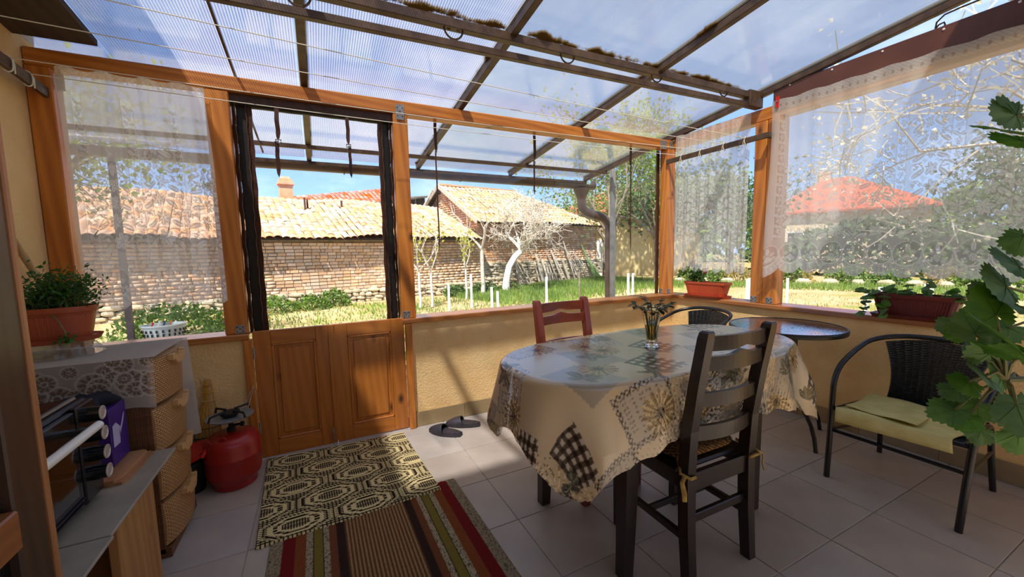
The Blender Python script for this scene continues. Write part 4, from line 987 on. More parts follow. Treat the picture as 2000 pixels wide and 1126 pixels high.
# ================================================================ wicker armchairs
wicker = plain('black_wicker', (22, 23, 26), rough=.45, col2=(40, 42, 46), scale=60, spec=.5)
def armchair(label, loc, rotz):
    """origin on the floor under the seat, faces local -X; the back is towards +X"""
    c = thing('wicker_armchair', label, 'chair', loc, rotz); r = .0135
    # one bent tube: front leg, arm, back loop, arm, front leg
    half = [(-.285, .245, 0), (-.262, .250, .20), (-.235, .258, .42), (-.205, .265, .52), (-.145, .268, .585), (-.06, .268, .625), (.05, .264, .665), (.14, .250, .695), (.215, .205, .715), (.255, .13, .728), (.268, .04, .733)]
    pts = half+[(x, -y, z) for x, y, z in half[::-1]]
    def smooth_pts(P, k=4):
        P = [Vector(p_) for p_ in P]; out = []
        for i in range(len(P)-1):
            p0, p1, p2, p3 = P[max(i-1, 0)], P[i], P[i+1], P[min(i+2, len(P)-1)]
            for j in range(k):
                t = j/k; out.append(.5*((2*p1)+(p2-p0)*t+(2*p0-5*p1+4*p2-p3)*t*t+(3*p1-p0-3*p2+p3)*t**3))
        return out+[P[-1]]
    MB().tube(smooth_pts(pts), r, 10).build('arm_frame', black_steel, c, smooth=True)
    for sy in (-1, 1):
        MB().tube(smooth_pts([(-.245, sy*.235, .375), (.0, sy*.225, .365), (.16, sy*.215, .36), (.215, sy*.212, .30), (.245, sy*.215, .15), (.275, sy*.222, 0)]), .0125, 9).build('rear_leg', black_steel, c, smooth=True)
        MB().tube([(-.25, sy*.253, .255), (.245, sy*.216, .215)], .008, 8).build('side_stretcher', black_steel, c, smooth=True)
    MB().tube([(-.252, -.25, .255), (-.252, .25, .255)], .009, 8).build('front_stretcher', black_steel, c, smooth=True)
    MB().tube(smooth_pts([(-.245, -.235, .375), (-.25, 0, .37), (-.245, .235, .375)]), .0115, 8).build('seat_front', black_steel, c, smooth=True)
    # woven back: strands across upright ribs, curved like the tube
    def back(u, v):                                       # u -1..1 across, v 0..1 up
        y = u*(.168+.035*v-.03*math.sin(PI*v)); zt = .72-.03*u*u; z = .36+(zt-.36)*v; x = .185+.085*v-.02*math.sin(PI*v)-.055*u*u*(.4+.6*v); return Vector((x, y, z))
    q = MB(); nr = 13
    for i in range(nr): 
        u = -1+2*i/(nr-1); q.tube([back(u, k/10) for k in range(11)], .0035, 5)
    q.build('back_rib', wicker, c, smooth=True)['kind'] = 'stuff'
    q = MB(); ns = 56
    for j in range(ns):
        v = .01+.98*j/(ns-1); pts = []
        for i in range(2*nr-1): 
            u = -1+2*i/(2*nr-2); p_ = back(u, v); off = .0042*(1 if (i//2+j) % 2 else -1)*(1 if i % 2 == 0 else 0); pts.append(p_+Vector((off, 0, 0)))
        q.tube(pts, .0040, 4)
    q.build('woven_back', wicker, c)['kind'] = 'stuff'
    q = MB(); ns = 44
    def seat(u, v): return Vector((-.235+.43*v, u*(.228-.02*v), .372-.02*math.sin(PI*v)*(1-.5*u*u)-.012*v))
    for j in range(ns):
        pts = [seat(-1+2*i/24, j/(ns-1))+Vector((0, 0, .004*(1 if (i//2+j) % 2 else -1))) for i in range(25)]; q.tube(pts, .0044, 4)
    for i in range(13): q.tube([seat(-1+2*i/12, k/10) for k in range(11)], .0035, 5)
    q.build('woven_seat', wicker, c)['kind'] = 'stuff'
    return c
AC1 = (2.70, .835, 0)
armchair('black wicker armchair with a yellow cloth on its seat', AC1, math.radians(1))
armchair('black wicker armchair in the corner behind the round glass table', (2.72, 2.22, 0), math.radians(-2))
yc_m = plain('yellow_cloth', (206, 190, 116), rough=.9, col2=(224, 210, 142), scale=9, bump=.15, bscale=200)
yc = thing('folded_cloth', 'pale yellow cloth lying over the wicker seat', 'cloth', (2.66, .84, .375), math.radians(1))
def yfn(u, v):
    x = -.275+.45*v; y = (u-.5)*.43*(1-.04*v)+.012*math.sin(7*v); z = .012-.014*math.sin(PI*v)-.006*v+.004*math.sin(9*u+5*v)
    if v < .12: f = (1-v/.12); x = -.221-.020*f; z = .012-.055*f*(1+.35*u)
    return (x, y, z+.004)
q = MB().grid(yfn, 30, 26); o = q.build('cloth_sheet', yc_m, yc, smooth='all')
sm = o.modifiers.new('thickness', 'SOLIDIFY'); sm.thickness = .004
def yfn2(u, v): x = -.18+.36*v; y = .06+(u-.5)*.28+.03*v; return (x, y, .020-.012*math.sin(PI*v)-.006*v+.003*math.sin(8*u+4*v))
o = MB().grid(yfn2, 20, 20).build('cloth_fold', yc_m, yc, smooth='all'); sm = o.modifiers.new('thickness', 'SOLIDIFY'); sm.thickness = .003

# ================================================================ rugs
def rug_mesh(name, corners, nx, ny, colfn, thick=.009, wob=.003, seed=0):
    """corners: near-left, near-right, far-right, far-left on the floor"""
    A, B, C_, D_ = [np.array(c, float) for c in corners]; u = np.linspace(0, 1, nx); v = np.linspace(0, 1, ny); U, V = np.meshgrid(u, v)
    P = (A[None, None]*(1-U)[..., None]*(1-V)[..., None]+B*(U*(1-V))[..., None]+C_*(U*V)[..., None]+D_*((1-U)*V)[..., None])
    wx = np.linalg.norm(B-A); wy = np.linalg.norm(D_-A); col, hgt = colfn(U*wx, V*wy, wx, wy)
    z = thick+hgt+wob*np.sin(U*7+seed)*np.sin(V*5+seed*2)
    rim = (U < 1e-9) | (U > 1-1e-9) | (V < 1e-9) | (V > 1-1e-9); z = np.where(rim, .001, z)
    ex = np.where((V > 1-1e-9) | (V < 1e-9), .004*np.sin(U*130+seed), 0)
    me = np_mesh(name, np.stack([P[..., 0], P[..., 1]+ex, z], -1).reshape(-1, 3), grid_quads(nx, ny), smooth=True); set_attr(me, 'print', col.reshape(-1, 3), 'FLOAT_COLOR'); return me
rug_m = printed('woven_rug', rough=.95, spec=.1, bump=.3, bscale=500)
def honeycomb(x, y, wx, wy):
    px_, py_ = .315, .172; c = .0058; xq = (np.floor(x/c)+.5)*c; yq = (np.floor(y/(c*.9))+.5)*c*.9
    row = np.floor(yq/py_); xs = xq+np.where(row % 2 == 0, 0, px_/2); lx = (xs % px_)-px_/2; ly = (yq % py_)-py_/2
    ax, ay = np.abs(lx), np.abs(ly)
    m = np.maximum.reduce([ax/(px_*.5), ay/(py_*.56), (ax/(px_*.5)+ay/(py_*.56))/1.42])
    k = np.floor(m*8.2).astype(int); i = np.floor(x/c).astype(int); j = np.floor(y/(c*.9)).astype(int)
    dark = np.where(k <= 2, ~((i % 2 == 0) & (j % 2 == 0)), np.where(k == 3, False, np.where(k == 4, (j % 4) > 0, np.where(k == 5, False, np.where(k == 6, (i+j) % 3 > 0, np.where(k == 7, False, (j % 3) > 0))))))
    edge = (m > .80) & (((i+j) % 3) == 0); dark = dark | edge
    crm = np.array(lin((222, 202, 146))); blk = np.array(lin((44, 30, 24)))
    col = np.where(dark[..., None], blk, crm).astype(np.float32); return col, np.where(dark, -.0012, .0006)
r1 = thing('woven_rug', 'cream and dark brown honeycomb woven rug in front of the half doors', 'rug', (.08, 2.35, 0))
me = rug_mesh('rug_body', [(-.31, 1.915), (.52, 1.955), (.475, 2.725), (-.345, 2.765)], 286, 270, honeycomb, .012, .003, 1)
link_mesh('rug_body', me, r1, True, rug_m)
fr = MB()
for k in range(46):
    x = -.345+.82*k/45; fr.tube([(x, 2.765-.04*k/45, .010), (x+R.uniform(-.006, .006), 2.777-.04*k/45, .006), (x+R.uniform(-.012, .012), 2.785-.04*k/45, .003)], .0022, 4)
fr.build('fringe', plain('rug_fringe', (214, 196, 150), rough=.95), r1, True)['kind'] = 'stuff'
def runner(x, y, wx, wy):
    bands = [(.055, (150, 134, 106), 1), (.105, (112, 28, 28), 0), (.150, (126, 68, 34), 0), (.176, (168, 150, 118), 1), (.182, (40, 30, 24), 0), (.216, (120, 104, 44), 0), (.222, (40, 30, 24), 0), (.246, (168, 150, 118), 1), (.275, (112, 66, 40), 0), (.312, (52, 36, 30), 0)]
    s = np.minimum(x, wx-x); col = np.zeros(x.shape+(3,), np.float32); cen = np.array(lin((142, 108, 70))); lo = np.array(lin((92, 64, 42)))
    rib = (np.floor(x/.008) % 2 == 0)[..., None]; rg = np.random.default_rng(4); sp = rg.random(x.shape)
    col[:] = np.where(rib, cen*1.25, lo); col = col*(.85+.3*sp[..., None])
    prev = 0
    for e, c, speck in bands:
        m = (s >= prev) & (s < e); cc = np.array(lin(c)); col[m] = cc
        if speck: mm = m & (sp > .72); col[mm] = np.array(lin((96, 84, 66)))
        else: col[m] *= (.9+.2*sp[m])[:, None]
        prev = e
    return col.astype(np.float32), np.where(rib[..., 0] & (s > .312), .001, 0)
r2 = thing('striped_runner', 'brown ribbed runner carpet with red olive and dark side stripes', 'rug', (.2, 1.4, 0))
me = rug_mesh('runner_body', [(-.26, .45), (.66, .45), (.615, 2.03), (-.255, 2.03)], 232, 300, runner, .004, .0006, 2)
link_mesh('runner_body', me, r2, True, rug_m)

# ================================================================ slippers
slip_m = plain('dark_rubber', (58, 54, 62), rough=.6, col2=(44, 40, 46), scale=30, bump=.2, bscale=160)
def slipper(label, loc, rotz, mirror):
    """toe towards local +X"""
    t = thing('slipper', label, 'slipper', loc, rotz, group='pair of slippers by the wall'); s = -1 if mirror else 1
    def wid(f): return .030+.016*math.sin(PI*min(1, f*.9+.08))**.7+.010*max(0, f-.4)*(1-f)*4
    n = 18; poly = []
    for i in range(n+1): f = i/n; poly.append((f*.25-.125, wid(f)*(math.sin(PI*min(.985, max(.02, f)))**.28)+s*.004*math.sin(PI*f)))
    for i in range(n, -1, -1): f = i/n; poly.append((f*.25-.125, -wid(f)*(math.sin(PI*min(.985, max(.02, f)))**.28)+s*.004*math.sin(PI*f)))
    q = MB().slab(poly, 0, .022); q.slab([(x*.95, y*.88) for x, y in poly], .022, .026); q.build('sole', slip_m, t, smooth=True)
    q = MB(); nu, nv = 14, 18; out = []; 
    def strap_(u, v, k): 
        f = .50+.47*u; th = PI*v; w = wid(f)*(math.sin(PI*min(.985, f))**.28)*1.02*k; h = (.058-.036*u**1.6)*k+(.0 if k == 1 else .001)
        fx = f*.25-.125-.03*(1-u)*math.sin(th)**2*-1*.6
        return (fx, w*math.cos(th)+s*.004*math.sin(PI*f), .010+h*math.sin(th)**.8)
    q.grid(lambda u, v: strap_(u, v, 1.0), nu, nv); q.grid(lambda u, v: strap_(u, 1-v, .90), nu, nv)
    b = (nu+1)*(nv+1)
    for j in range(nv): q.f.append((j*(nu+1), (j+1)*(nu+1), b+(nv-j-1)*(nu+1), b+(nv-j)*(nu+1)))
    q.build('upper', slip_m, t, smooth=True)
    q = MB()
    for k in range(3): q.tube([(.03+.022*k, s*(.002)+(.042-.004*k)*math.cos(a), .012+(.049-.010*k)*max(0, math.sin(a))**.8) for a in [PI*(.12+.76*i/12) for i in range(13)]], .0022, 5)
    q.build('ribs', slip_m, t, smooth=True); return t
slipper('dark rubber slipper nearer to the rug', (.735, 2.585, .001), math.radians(133), False)
slipper('dark rubber slipper nearer to the skirting tiles', (.885, 2.645, .001), math.radians(150), True)

# ================================================================ drawer tower with lace cover
def rattan_mat():
    m, n, l, o = new_mat('rattan_plastic'); p = N(n, 'ShaderNodeBsdfPrincipled'); p.inputs['Roughness'].default_value = .45; l.new(p.outputs[0], o.inputs[0])
    tc = N(n, 'ShaderNodeTexCoord'); mp = N(n, 'ShaderNodeMapping'); mp.inputs['Rotation'].default_value = (0, PI/2, 0); l.new(tc.outputs['Object'], mp.inputs['Vector'])
    sp = N(n, 'ShaderNodeSeparateXYZ'); l.new(tc.outputs['Object'], sp.inputs[0]); cb = N(n, 'ShaderNodeCombineXYZ'); l.new(sp.outputs['Y'], cb.inputs[0]); l.new(sp.outputs['Z'], cb.inputs[1])
    bt = N(n, 'ShaderNodeTexBrick'); bt.inputs['Scale'].default_value = 1.0; bt.inputs['Brick Width'].default_value = .017; bt.inputs['Row Height'].default_value = .0085; bt.inputs['Mortar Size'].default_value = .0016; bt.inputs['Mortar Smooth'].default_value = .4
    bt.inputs['Color1'].default_value = _c4((206, 160, 104)); bt.inputs['Color2'].default_value = _c4((192, 146, 92)); bt.inputs['Mortar'].default_value = _c4((96, 62, 34)); l.new(cb.outputs[0], bt.inputs['Vector'])
    l.new(bt.outputs['Color'], p.inputs['Base Color']); iv = N(n, 'ShaderNodeMath', operation='SUBTRACT'); iv.inputs[0].default_value = 1; l.new(bt.outputs['Fac'], iv.inputs[1])
    b = bump_of(n, l, iv.outputs[0], .6, .004); l.new(b.outputs[0], p.inputs['Normal']); return m
rattan = rattan_mat(); rat_plain = plain('rattan_edge_plastic', (206, 162, 108), rough=.4); tower_brown = plain('brown_plastic_side', (96, 62, 36), rough=.5, col2=(112, 74, 44), scale=12, stretch=(1, 1, 8))
DY0, DY1, DXB, DXF, DZ = 2.045, 2.425, -1.17, -.640, .862
tw = thing('drawer_tower', 'brown plastic drawer tower with tan rattan pattern drawer fronts', 'drawers', ((DXB+DXF)/2, (DY0+DY1)/2, 0))
bd = MB().box(DXB, DXF, DY0, DY0+.02, .02, DZ-.012).box(DXB, DXF, DY1-.02, DY1, .02, DZ-.012).box(DXB, DXB+.015, DY0, DY1, .02, DZ-.012).box(DXB, DXF, DY0, DY1, DZ-.02, DZ, None, .005).box(DXB, DXF+.02, DY0, DY1, 0, .04)
for k in range(1, 4): bd.box(DXB+.01, DXF+.005, DY0+.01, DY1-.01, .04+k*.2035-.006, .04+k*.2035+.006)
bd.build('body', tower_brown, tw, True)
for k in range(18): MB().box(DXF-.16+k*.0085, DXF-.155+k*.0085, DY0-.003, DY0, .05, DZ-.02).build('flute', tower_brown, tw, True)
for k in range(4):
    z0 = .04+k*.2035+.010; z1 = z0+.2035-.020
    def front(u, v):
        y = DY0+.006+(DY1-DY0-.012)*u; b = .042*math.sin(PI*u)**.7; return (DXF+.004+b+.006*math.sin(PI*v), y, z0+(z1-z0)*v)
    q = MB().grid(front, 20, 6); n0 = len(q.v); q.grid(lambda u, v: (DXF-.03, front(u, v)[1], front(u, v)[2]), 20, 6)
    q.add([front(i/20, 1) for i in range(21)]+[(DXF-.03, front(i/20, 1)[1], z1) for i in range(21)], [(i, i+1, 22+i, 21+i) for i in range(20)])
    q.add([front(i/20, 0) for i in range(21)]+[(DXF-.03, front(i/20, 0)[1], z0) for i in range(21)], [(21+i, 22+i, i+1, i) for i in range(20)])
    for e in (0, 1): q.add([front(e, j/6) for j in range(7)]+[(DXF-.03, front(e, 0)[1], front(e, j/6)[2]) for j in range(7)], [(j, j+1, 8+j, 7+j) for j in range(6)])
    dr = q.build('drawer', rattan, tw, True, smooth=True)
    yc_ = (DY0+DY1)/2; hp = []
    for i in range(13): u = .28+.44*i/12; p_ = front(u, .0); hp.append((p_[0]+.012, p_[1], z1-.006-.026*math.sin(PI*i/12)*(0)+(-.03 if 2 < i < 10 else -.008)))
    q = MB()
    for i in range(12): q.bar(hp[i], hp[i+1], .020, .024)
    q.build('handle', rat_plain, dr, True)

# pierced plastic lace cover
def daisy_cover(w, h, d, rng):
    s = Ras(w, h, d, .55)
    for _ in range(46):
        cx, cy = rng.uniform(0, w), rng.uniform(0, h); r = rng.choice([.030, .042, .022])
        s.ell(cx, cy, r*1.15, r*1.15, 0, .5)
        for i in range(10):
            a = 2*PI*i/10; s.ell(cx+r*.66*math.cos(a), cy+r*.66*math.sin(a), r*.30, r*.13, a, .10)
        s.ring(cx, cy, r*.98, r*1.15, .9); s.ring(cx, cy, r*.24, r*.34, .9); s.ell(cx, cy, r*.22, r*.22, 0, .2)
    return s
cover_m = sheer('plastic_lace', (214, 208, 198), .05, .95, 'lace', .35)
tov = thing('lace_cover', 'whitish plastic lace cover hanging over the drawer tower', 'cover', ((DXB+DXF)/2, (DY0+DY1)/2, DZ+.002))
def cover_part(name, w, h, fn, seed, dens=None):
    rng = np.random.default_rng(seed); d = .0035; s = daisy_cover(w, h, d, rng)
    if dens is not None: s.D = np.clip(s.D*0+dens, 0, 1)
    U, V = np.meshgrid(s.u/s.w, s.v/s.h); P = np.stack(fn(U, V), -1).reshape(-1, 3); me = np_mesh(name, P, grid_quads(s.nx, s.ny), smooth=True); set_attr(me, 'lace', s.D.ravel()); link_mesh(name, me, tov, True, cover_m)
cover_part('cover_top', .55, .42, lambda U, V: (DXB+.002+(DXF+.035-DXB)*U, DY0-.016+(DY1-DY0+.03)*V, DZ+.003+.002*np.sin(9*U)*np.sin(7*V)), 1, .9)
cover_part('cover_front_drop', .53, .20, lambda U, V: (DXB+.002+(DXF+.03-DXB)*U, DY0-.016-.008*np.sin(8*U)*V-.006*V, DZ+.003-(.20+.006*np.sin(20*U))*V), 2)
cover_part('cover_back_drop', .28, .50, lambda U, V: (DXF-.20+.245*U+.018*V*U, DY1+.014+.012*np.sin(7*U)*V, DZ+.003-.50*V), 3, .75)
# a fold of cover in front of the top drawer's far corner
# glass bowl turned upside down, planter with parsley
bowl_m = clear_pane('bowl_glass', (235, 240, 238), 1.0, .03, .12)
PX, PY = -.985, 2.275
gb = thing('glass_bowl', 'upturned ribbed glass bowl under the terracotta planter', 'bowl', (PX, PY, DZ+.006))
MB().lathe([(.125, 0), (.118, .012), (.098, .045), (.088, .055), (0, .056)], 60, flute=.035, nf=20, sx=1.15).build('bowl_shell', bowl_m, gb, smooth=True)
terra = plain('terracotta_plastic', (172, 84, 48), rough=.5, col2=(158, 72, 40), scale=6)
terra_dark = plain('oxblood_plastic', (112, 44, 36), rough=.45, col2=(98, 36, 30), scale=6)
soil = plain('soil', (48, 36, 28), rough=.95, col2=(70, 54, 40), scale=60, bump=.5, bscale=90)
def planter(label, loc, rotz, L, Wd, Hh, m, oval=False, saucer=True, flutes=True):
    t = thing('window_planter', label, 'planter', loc, rotz); z0 = .014 if saucer else 0
    def ring(k, z, ext=0):
        n = 44; p = 2.4 if oval else 7
        return [(math.copysign(abs(math.cos(a))**(2/p), math.cos(a))*(L/2*k+ext), math.copysign(abs(math.sin(a))**(2/p), math.sin(a))*(Wd/2*k+ext), z) for a in [2*PI*i/n for i in range(n)]]
    rings = [ring(.80, z0), ring(.84, z0+Hh*.2), ring(.93, z0+Hh*.75), ring(.945, z0+Hh*.80), ring(.985, z0+Hh*.82), ring(1.0, z0+Hh*.86), ring(1.0, z0+Hh), ring(.955, z0+Hh), ring(.92, z0+Hh*.72)]
    q = MB(); n = 44; vs = [p for r_ in rings for p in r_]
    fs = [tuple(range(n))[::-1]]+[(k*n+i, k*n+(i+1) % n, (k+1)*n+(i+1) % n, (k+1)*n+i) for k in range(len(rings)-1) for i in range(n)]
    q.add(vs, fs).build('pot', m, t, smooth=True)
    MB().slab([(x, y) for x, y, _ in ring(.93, 0)], z0+Hh*.74, z0+Hh*.80).build('soil_bed', soil, t)
    if flutes:
        q = MB(); nf = int(L/.016)
        for k in range(nf):
            x = -L*.40+L*.80*k/(nf-1)
            for sy in (-1, 1):
                b_, t_ = (ring(.84, 0)[0][0]), 0; y0, y1 = sy*(Wd/2*(.83 if not oval else .80*math.sqrt(max(.05, 1-abs(x/(L*.43))**2.4)))), sy*(Wd/2*(.925 if not oval else .90*math.sqrt(max(.05, 1-abs(x/(L*.47))**2.4))))
                q.tube([(x*.93, y0, z0+Hh*.14), (x*1.02, y1, z0+Hh*.74)], .0034, 5)
        q.build('flutes', m, t, smooth=True)['kind'] = 'stuff'
    if saucer:
        r_a, r_b, r_c, r_d = ring(.80, 0, .0), ring(.88, 0, .012), ring(.88, .020, .022), ring(.86, .014, .014); q = MB(); vs = r_a+r_b+r_c+r_d; fs = [tuple(range(n))[::-1]]+[(k*n+i, k*n+(i+1) % n, (k+1)*n+(i+1) % n, (k+1)*n+i) for k in range(3) for i in range(n)]
        q.add(vs, fs).slab([(x*.97, y*.97) for x, y, _ in r_d], .008, .0135).build('saucer', m, t, smooth=True)
    return t
planter('oval terracotta planter on the upturned glass bowl', (PX, PY, DZ+.0625), .08, .275, .185, .130, terra, oval=True)
green1 = plain('parsley_leaf', (70, 122, 40), rough=.55, col2=(46, 92, 26), scale=30, trans=.35, per_obj=.25)
green2 = plain('geranium_leaf', (104, 146, 62), rough=.6, col2=(74, 118, 44), scale=18, trans=.30, per_obj=.18)
green3 = plain('garden_leaf', (126, 158, 66), rough=.6, col2=(88, 124, 40), scale=6, trans=.4, per_obj=.3)
hb = thing('parsley_plant', 'dense green parsley growing in the oval terracotta planter', 'plant', (PX, PY, DZ+.0625+.112))
q = MB(); rg = np.random.default_rng(21); tips = []
for k in range(110):
    bx, by = rg.uniform(-.10, .10), rg.uniform(-.06, .06); lean = rg.uniform(-.6, 1.0) if bx > 0 else rg.uniform(-1.0, .3)
    hgt = rg.uniform(.05, .14)*(1.15 if bx > -.02 else .55); tip = Vector((bx+.09*lean*(1.1 if bx > 0 else 1.0), by*1.5+rg.uniform(-.02, .02), hgt)); md = Vector((bx+.02*lean, by*1.1, hgt*.6))
    q.tube([(bx, by, -.008), md, tip], [.0018, .0014, .0008], 4); tips += [(tip, .022), (md.lerp(tip, .55), .018), (md.lerp(tip, .2), .014)]
tr_ = [(-.10, -.05, -.008), (-.135, -.06, .03), (-.175, -.07, .0), (-.185, -.07, -.05)]
q.tube(tr_, .0016, 4); tips += [(Vector(tr_[2]), .02), (Vector(tr_[3]), .012)]
q.build('stems', stem_m, hb)['kind'] = 'stuff'
def near_tips(n): 
    i = rg.integers(0, len(tips), n); P = np.array([tips[k][0] for k in i]); sc = np.array([tips[k][1] for k in i])[:, None]; return P+rg.normal(size=(n, 3))*sc
Vv, Ff = leaf_cloud(rg, 2600, near_tips, .020, 2.4, .25); link_mesh('leaves', np_mesh('leaves', Vv, Ff), hb, False, green1)['kind'] = 'stuff'
MB().tube([(.035, -.085, .008), (.06, -.10, -.02), (.075, -.104, -.06), (.077, -.106, -.085)], .0026, 5).build('hanging_stem', stem_m, hb)
Vv, Ff = leaf_cloud(rg, 40, lambda n: np.array([[.077, -.108, -.09]])+rg.normal(size=(n, 3))*.010, .018, 1.6, -.4); link_mesh('hanging_leaves', np_mesh('hanging_leaves', Vv, Ff), hb, False, green1)

# ================================================================ bench of tile slabs, oven, box, boards
slab_m = plain('grey_stone_slab', (146, 136, 118), rough=.6, col2=(162, 150, 132), scale=9)
raw_pine = wood('raw_pine_z', (150, 104, 56), (184, 136, 80), 2, rough=.7, coat=0)
bn = thing('slab_bench', 'low bench of grey tile slabs on pine boards along the left wall', 'bench', (-.86, 1.4, 0))
SZ = .478
MB().box(-1.18, -.568, 1.452, 2.030, SZ-.010, SZ, None, .002).build('slab', slab_m, bn, True)
MB().box(-1.18, -.560, .62, 1.446, SZ-.010, SZ, None, .002).build('slab', slab_m, bn, True)
MB().box(-1.17, -.60, .63, 2.02, SZ-.032, SZ-.0105).build('base_board', raw_pine, bn, True)
for (y, w) in ((1.72, .30), (1.15, .02), (.70, .02)):
    MB().box(-.625, -.600, y-w/2, y+w/2, 0, SZ-.0325, None, .002).build('front_board', raw_pine, bn, True)
for y in (1.86, 1.2, .68): MB().box(-1.17, -.626, y-.012, y+.012, 0, SZ-.0325).build('leg_board', raw_pine, bn, True)
oven_black = plain('oven_black', (16, 17, 20), rough=.22, spec=.6); oven_edge = plain('oven_trim', (44, 48, 60), rough=.2, metal=.6); oven_glass = plain('oven_door_glass', (10, 12, 12), rough=.05, spec=.9, coat=1.0); knob_ring = plain('silver_ring', (200, 196, 188), rough=.3, metal=.5); handle_m = plain('pale_handle', (226, 224, 214), rough=.35)
OX, OY0, OY1, OZ0, OZ1 = -.685, .98, 1.735, SZ+.016, .812
ov = thing('mini_oven', 'black table top oven with pale handle and four knobs', 'oven', (-.9, 1.43, SZ))
MB().box(-1.13, OX-.012, OY0, OY1, OZ0, OZ1, None, .006).build('body', oven_black, ov, True)
for y in (OY0+.06, OY1-.06):
    for x in (-1.09, OX-.06): MB().lathe([(.016, 0), (.016, .017)], 12, (x, y, SZ)).build('foot', oven_black, ov, True)
dr = MB().box(OX-.012, OX+.004, OY0+.005, OY1-.115, OZ0+.012, OZ1-.012, None, .004).build('door', oven_black, ov, True)
MB().box(OX+.004, OX+.0055, OY0+.04, OY1-.145, OZ0+.055, OZ1-.085).build('door_glass', oven_glass, dr, True)
for z in (OZ0+.022, OZ0+.036): MB().tube([(OX+.006, OY0+.01, z), (OX+.006, OY1-.12, z)], .003, 6).build('trim_line', oven_edge, dr, True)
hd = MB().tube([(OX+.058, OY0+.05, .752), (OX+.058, OY1-.125, .752)], .0125, 14).build('handle', handle_m, dr, True, smooth=True)
for y in (OY0+.09, OY1-.165): MB().box(OX, OX+.058, y-.012, y+.012,   .744, .760, None, .003).build('handle_bracket', oven_black, dr, True)
MB().box(OX-.012, OX+.006, OY1-.108, OY1, OZ0+.004, OZ1-.004, None, .004).build('control_panel', oven_black, ov, True)
for k, z in enumerate((.768, .702, .638, .575)):
    kn = MB().lathe([(.024, 0), (.023, .02), (.022, .037), (0, .037)], 22).xf(Matrix.Translation((OX+.004, OY1-.052, z)) @ Matrix.Rotation(PI/2, 4, 'Y')).build('knob', oven_black, ov, True, smooth=True)
    MB().lathe([(.022, 0), (.0222, .003), (.018, .004), (.017, .002)], 22).xf(Matrix.Translation((OX+.040, OY1-.052, z)) @ Matrix.Rotation(PI/2, 4, 'Y')).build('knob_ring', knob_ring, kn, True, smooth=True)
for x in (-.72, -.80): MB().tube([(x, OY0+.01, OZ1+.004), (x, OY1-.02, OZ1+.004)], .007, 8).build('top_trim', oven_edge, ov, True, smooth=True)

purple = plain('purple_card', (70, 38, 128), rough=.4, col2=(56, 28, 108), scale=4); lilac = plain('lilac_print', (186, 180, 214), rough=.4)
pb = thing('purple_box', 'purple cardboard box with a pale kettle picture behind the oven knobs', 'box', (-.80, 1.955, SZ))
MB().box(-.87, -.705, 1.885, 2.02, SZ+.0205, SZ+.235, None, .003).build('carton', purple, pb, True)
q = MB(); xx = -.7035
q.add([(xx, y, z) for y, z in ((1.893, SZ+.09), (1.945, SZ+.09), (1.955, SZ+.15), (1.925, SZ+.175), (1.896, SZ+.17))], [(0, 1, 2, 3, 4)])
q.add([(xx, y, z) for y, z in ((1.946, SZ+.115), (1.985, SZ+.16), (2.0, SZ+.19), (1.99, SZ+.19), (1.975, SZ+.168), (1.948, SZ+.135))], [(0, 1, 2, 3, 4, 5)]); q.build('kettle_print', lilac, pb, True)
blk = plain('dark_navy_cloth', (20, 22, 34), rough=.9, col2=(30, 32, 46), scale=18)
bb = thing('dark_cloth_bundle', 'crumpled dark navy cloth on top of the purple box', 'cloth', (-.79, 1.955, SZ+.238))
q = MB()
def bun(u, v): 
    th = 2*PI*u; ph = PI*(v-.5); r = 1+.18*math.sin(5*th+3*v)+.12*math.sin(9*th-4*v); return (-.79+.085*r*math.cos(th)*math.cos(ph)**.6, 1.955+.064*r*math.sin(th)*math.cos(ph)**.6, SZ+.238+.022+.022*math.sin(ph)*(1+.15*math.sin(7*th)))
q.grid(bun, 30, 12).build('cloth_body', blk, bb, True, smooth='all')
board_m = wood('cutting_board_wood', (150, 98, 60), (196, 142, 96), 1, rough=.6, coat=0, knots=False)
for k, (dz, dx, lab) in enumerate(((.0, .02, 'lower wooden chopping board under the other beside the oven'), (.0105, .0, 'upper wooden chopping board lying by the purple box'))):
    cb_ = thing('chopping_board', lab, 'board', (-.70+dx, 1.93, SZ+.0005+dz))
    MB().slab([(-.05, -.16), (.03, -.16), (.045, -.13), (.05, .07), (.035, .085), (-.10, .085), (-.11, .07), (-.085, -.10)], 0, .0095).build('board', board_m, cb_)

# glazed brown door leaf standing open on the left, right in front of the oven
leaf_dark = wood('door_leaf_dark', (44, 26, 16), (66, 40, 24), 2, rough=.45, knots=False, coat=.2); leaf_lit = wood('door_leaf_bead_lit', (148, 96, 54), (178, 122, 74), 2, rough=.5, knots=False, coat=.1); leaf_rail = wood('door_leaf_rail', (120, 66, 30), (158, 94, 46), 1, rough=.45, knots=False, coat=.2)  # brown wood with shade painted into the stiles, light into rails and bead
gl = thing('glazed_door_leaf', 'open brown wooden door leaf with glass panes at the left edge', 'door', (-.60, .85, 0)); LX = -.612
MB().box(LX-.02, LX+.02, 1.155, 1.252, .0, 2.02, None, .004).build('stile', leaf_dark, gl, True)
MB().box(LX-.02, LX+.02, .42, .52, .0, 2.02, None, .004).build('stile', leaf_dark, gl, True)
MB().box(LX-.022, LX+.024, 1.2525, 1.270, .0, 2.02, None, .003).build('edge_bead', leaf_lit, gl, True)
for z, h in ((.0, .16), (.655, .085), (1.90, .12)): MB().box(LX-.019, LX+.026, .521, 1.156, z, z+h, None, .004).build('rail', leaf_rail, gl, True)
pane_m = clear_pane('old_door_glass', (150, 160, 156), 1.0, .04, .25)
for z0, z1 in ((.161, .654), (.741, 1.899)): MB().box(LX-.003, LX+.003, .521, 1.154, z0, z1).build('glass_pane', pane_m, gl, True)

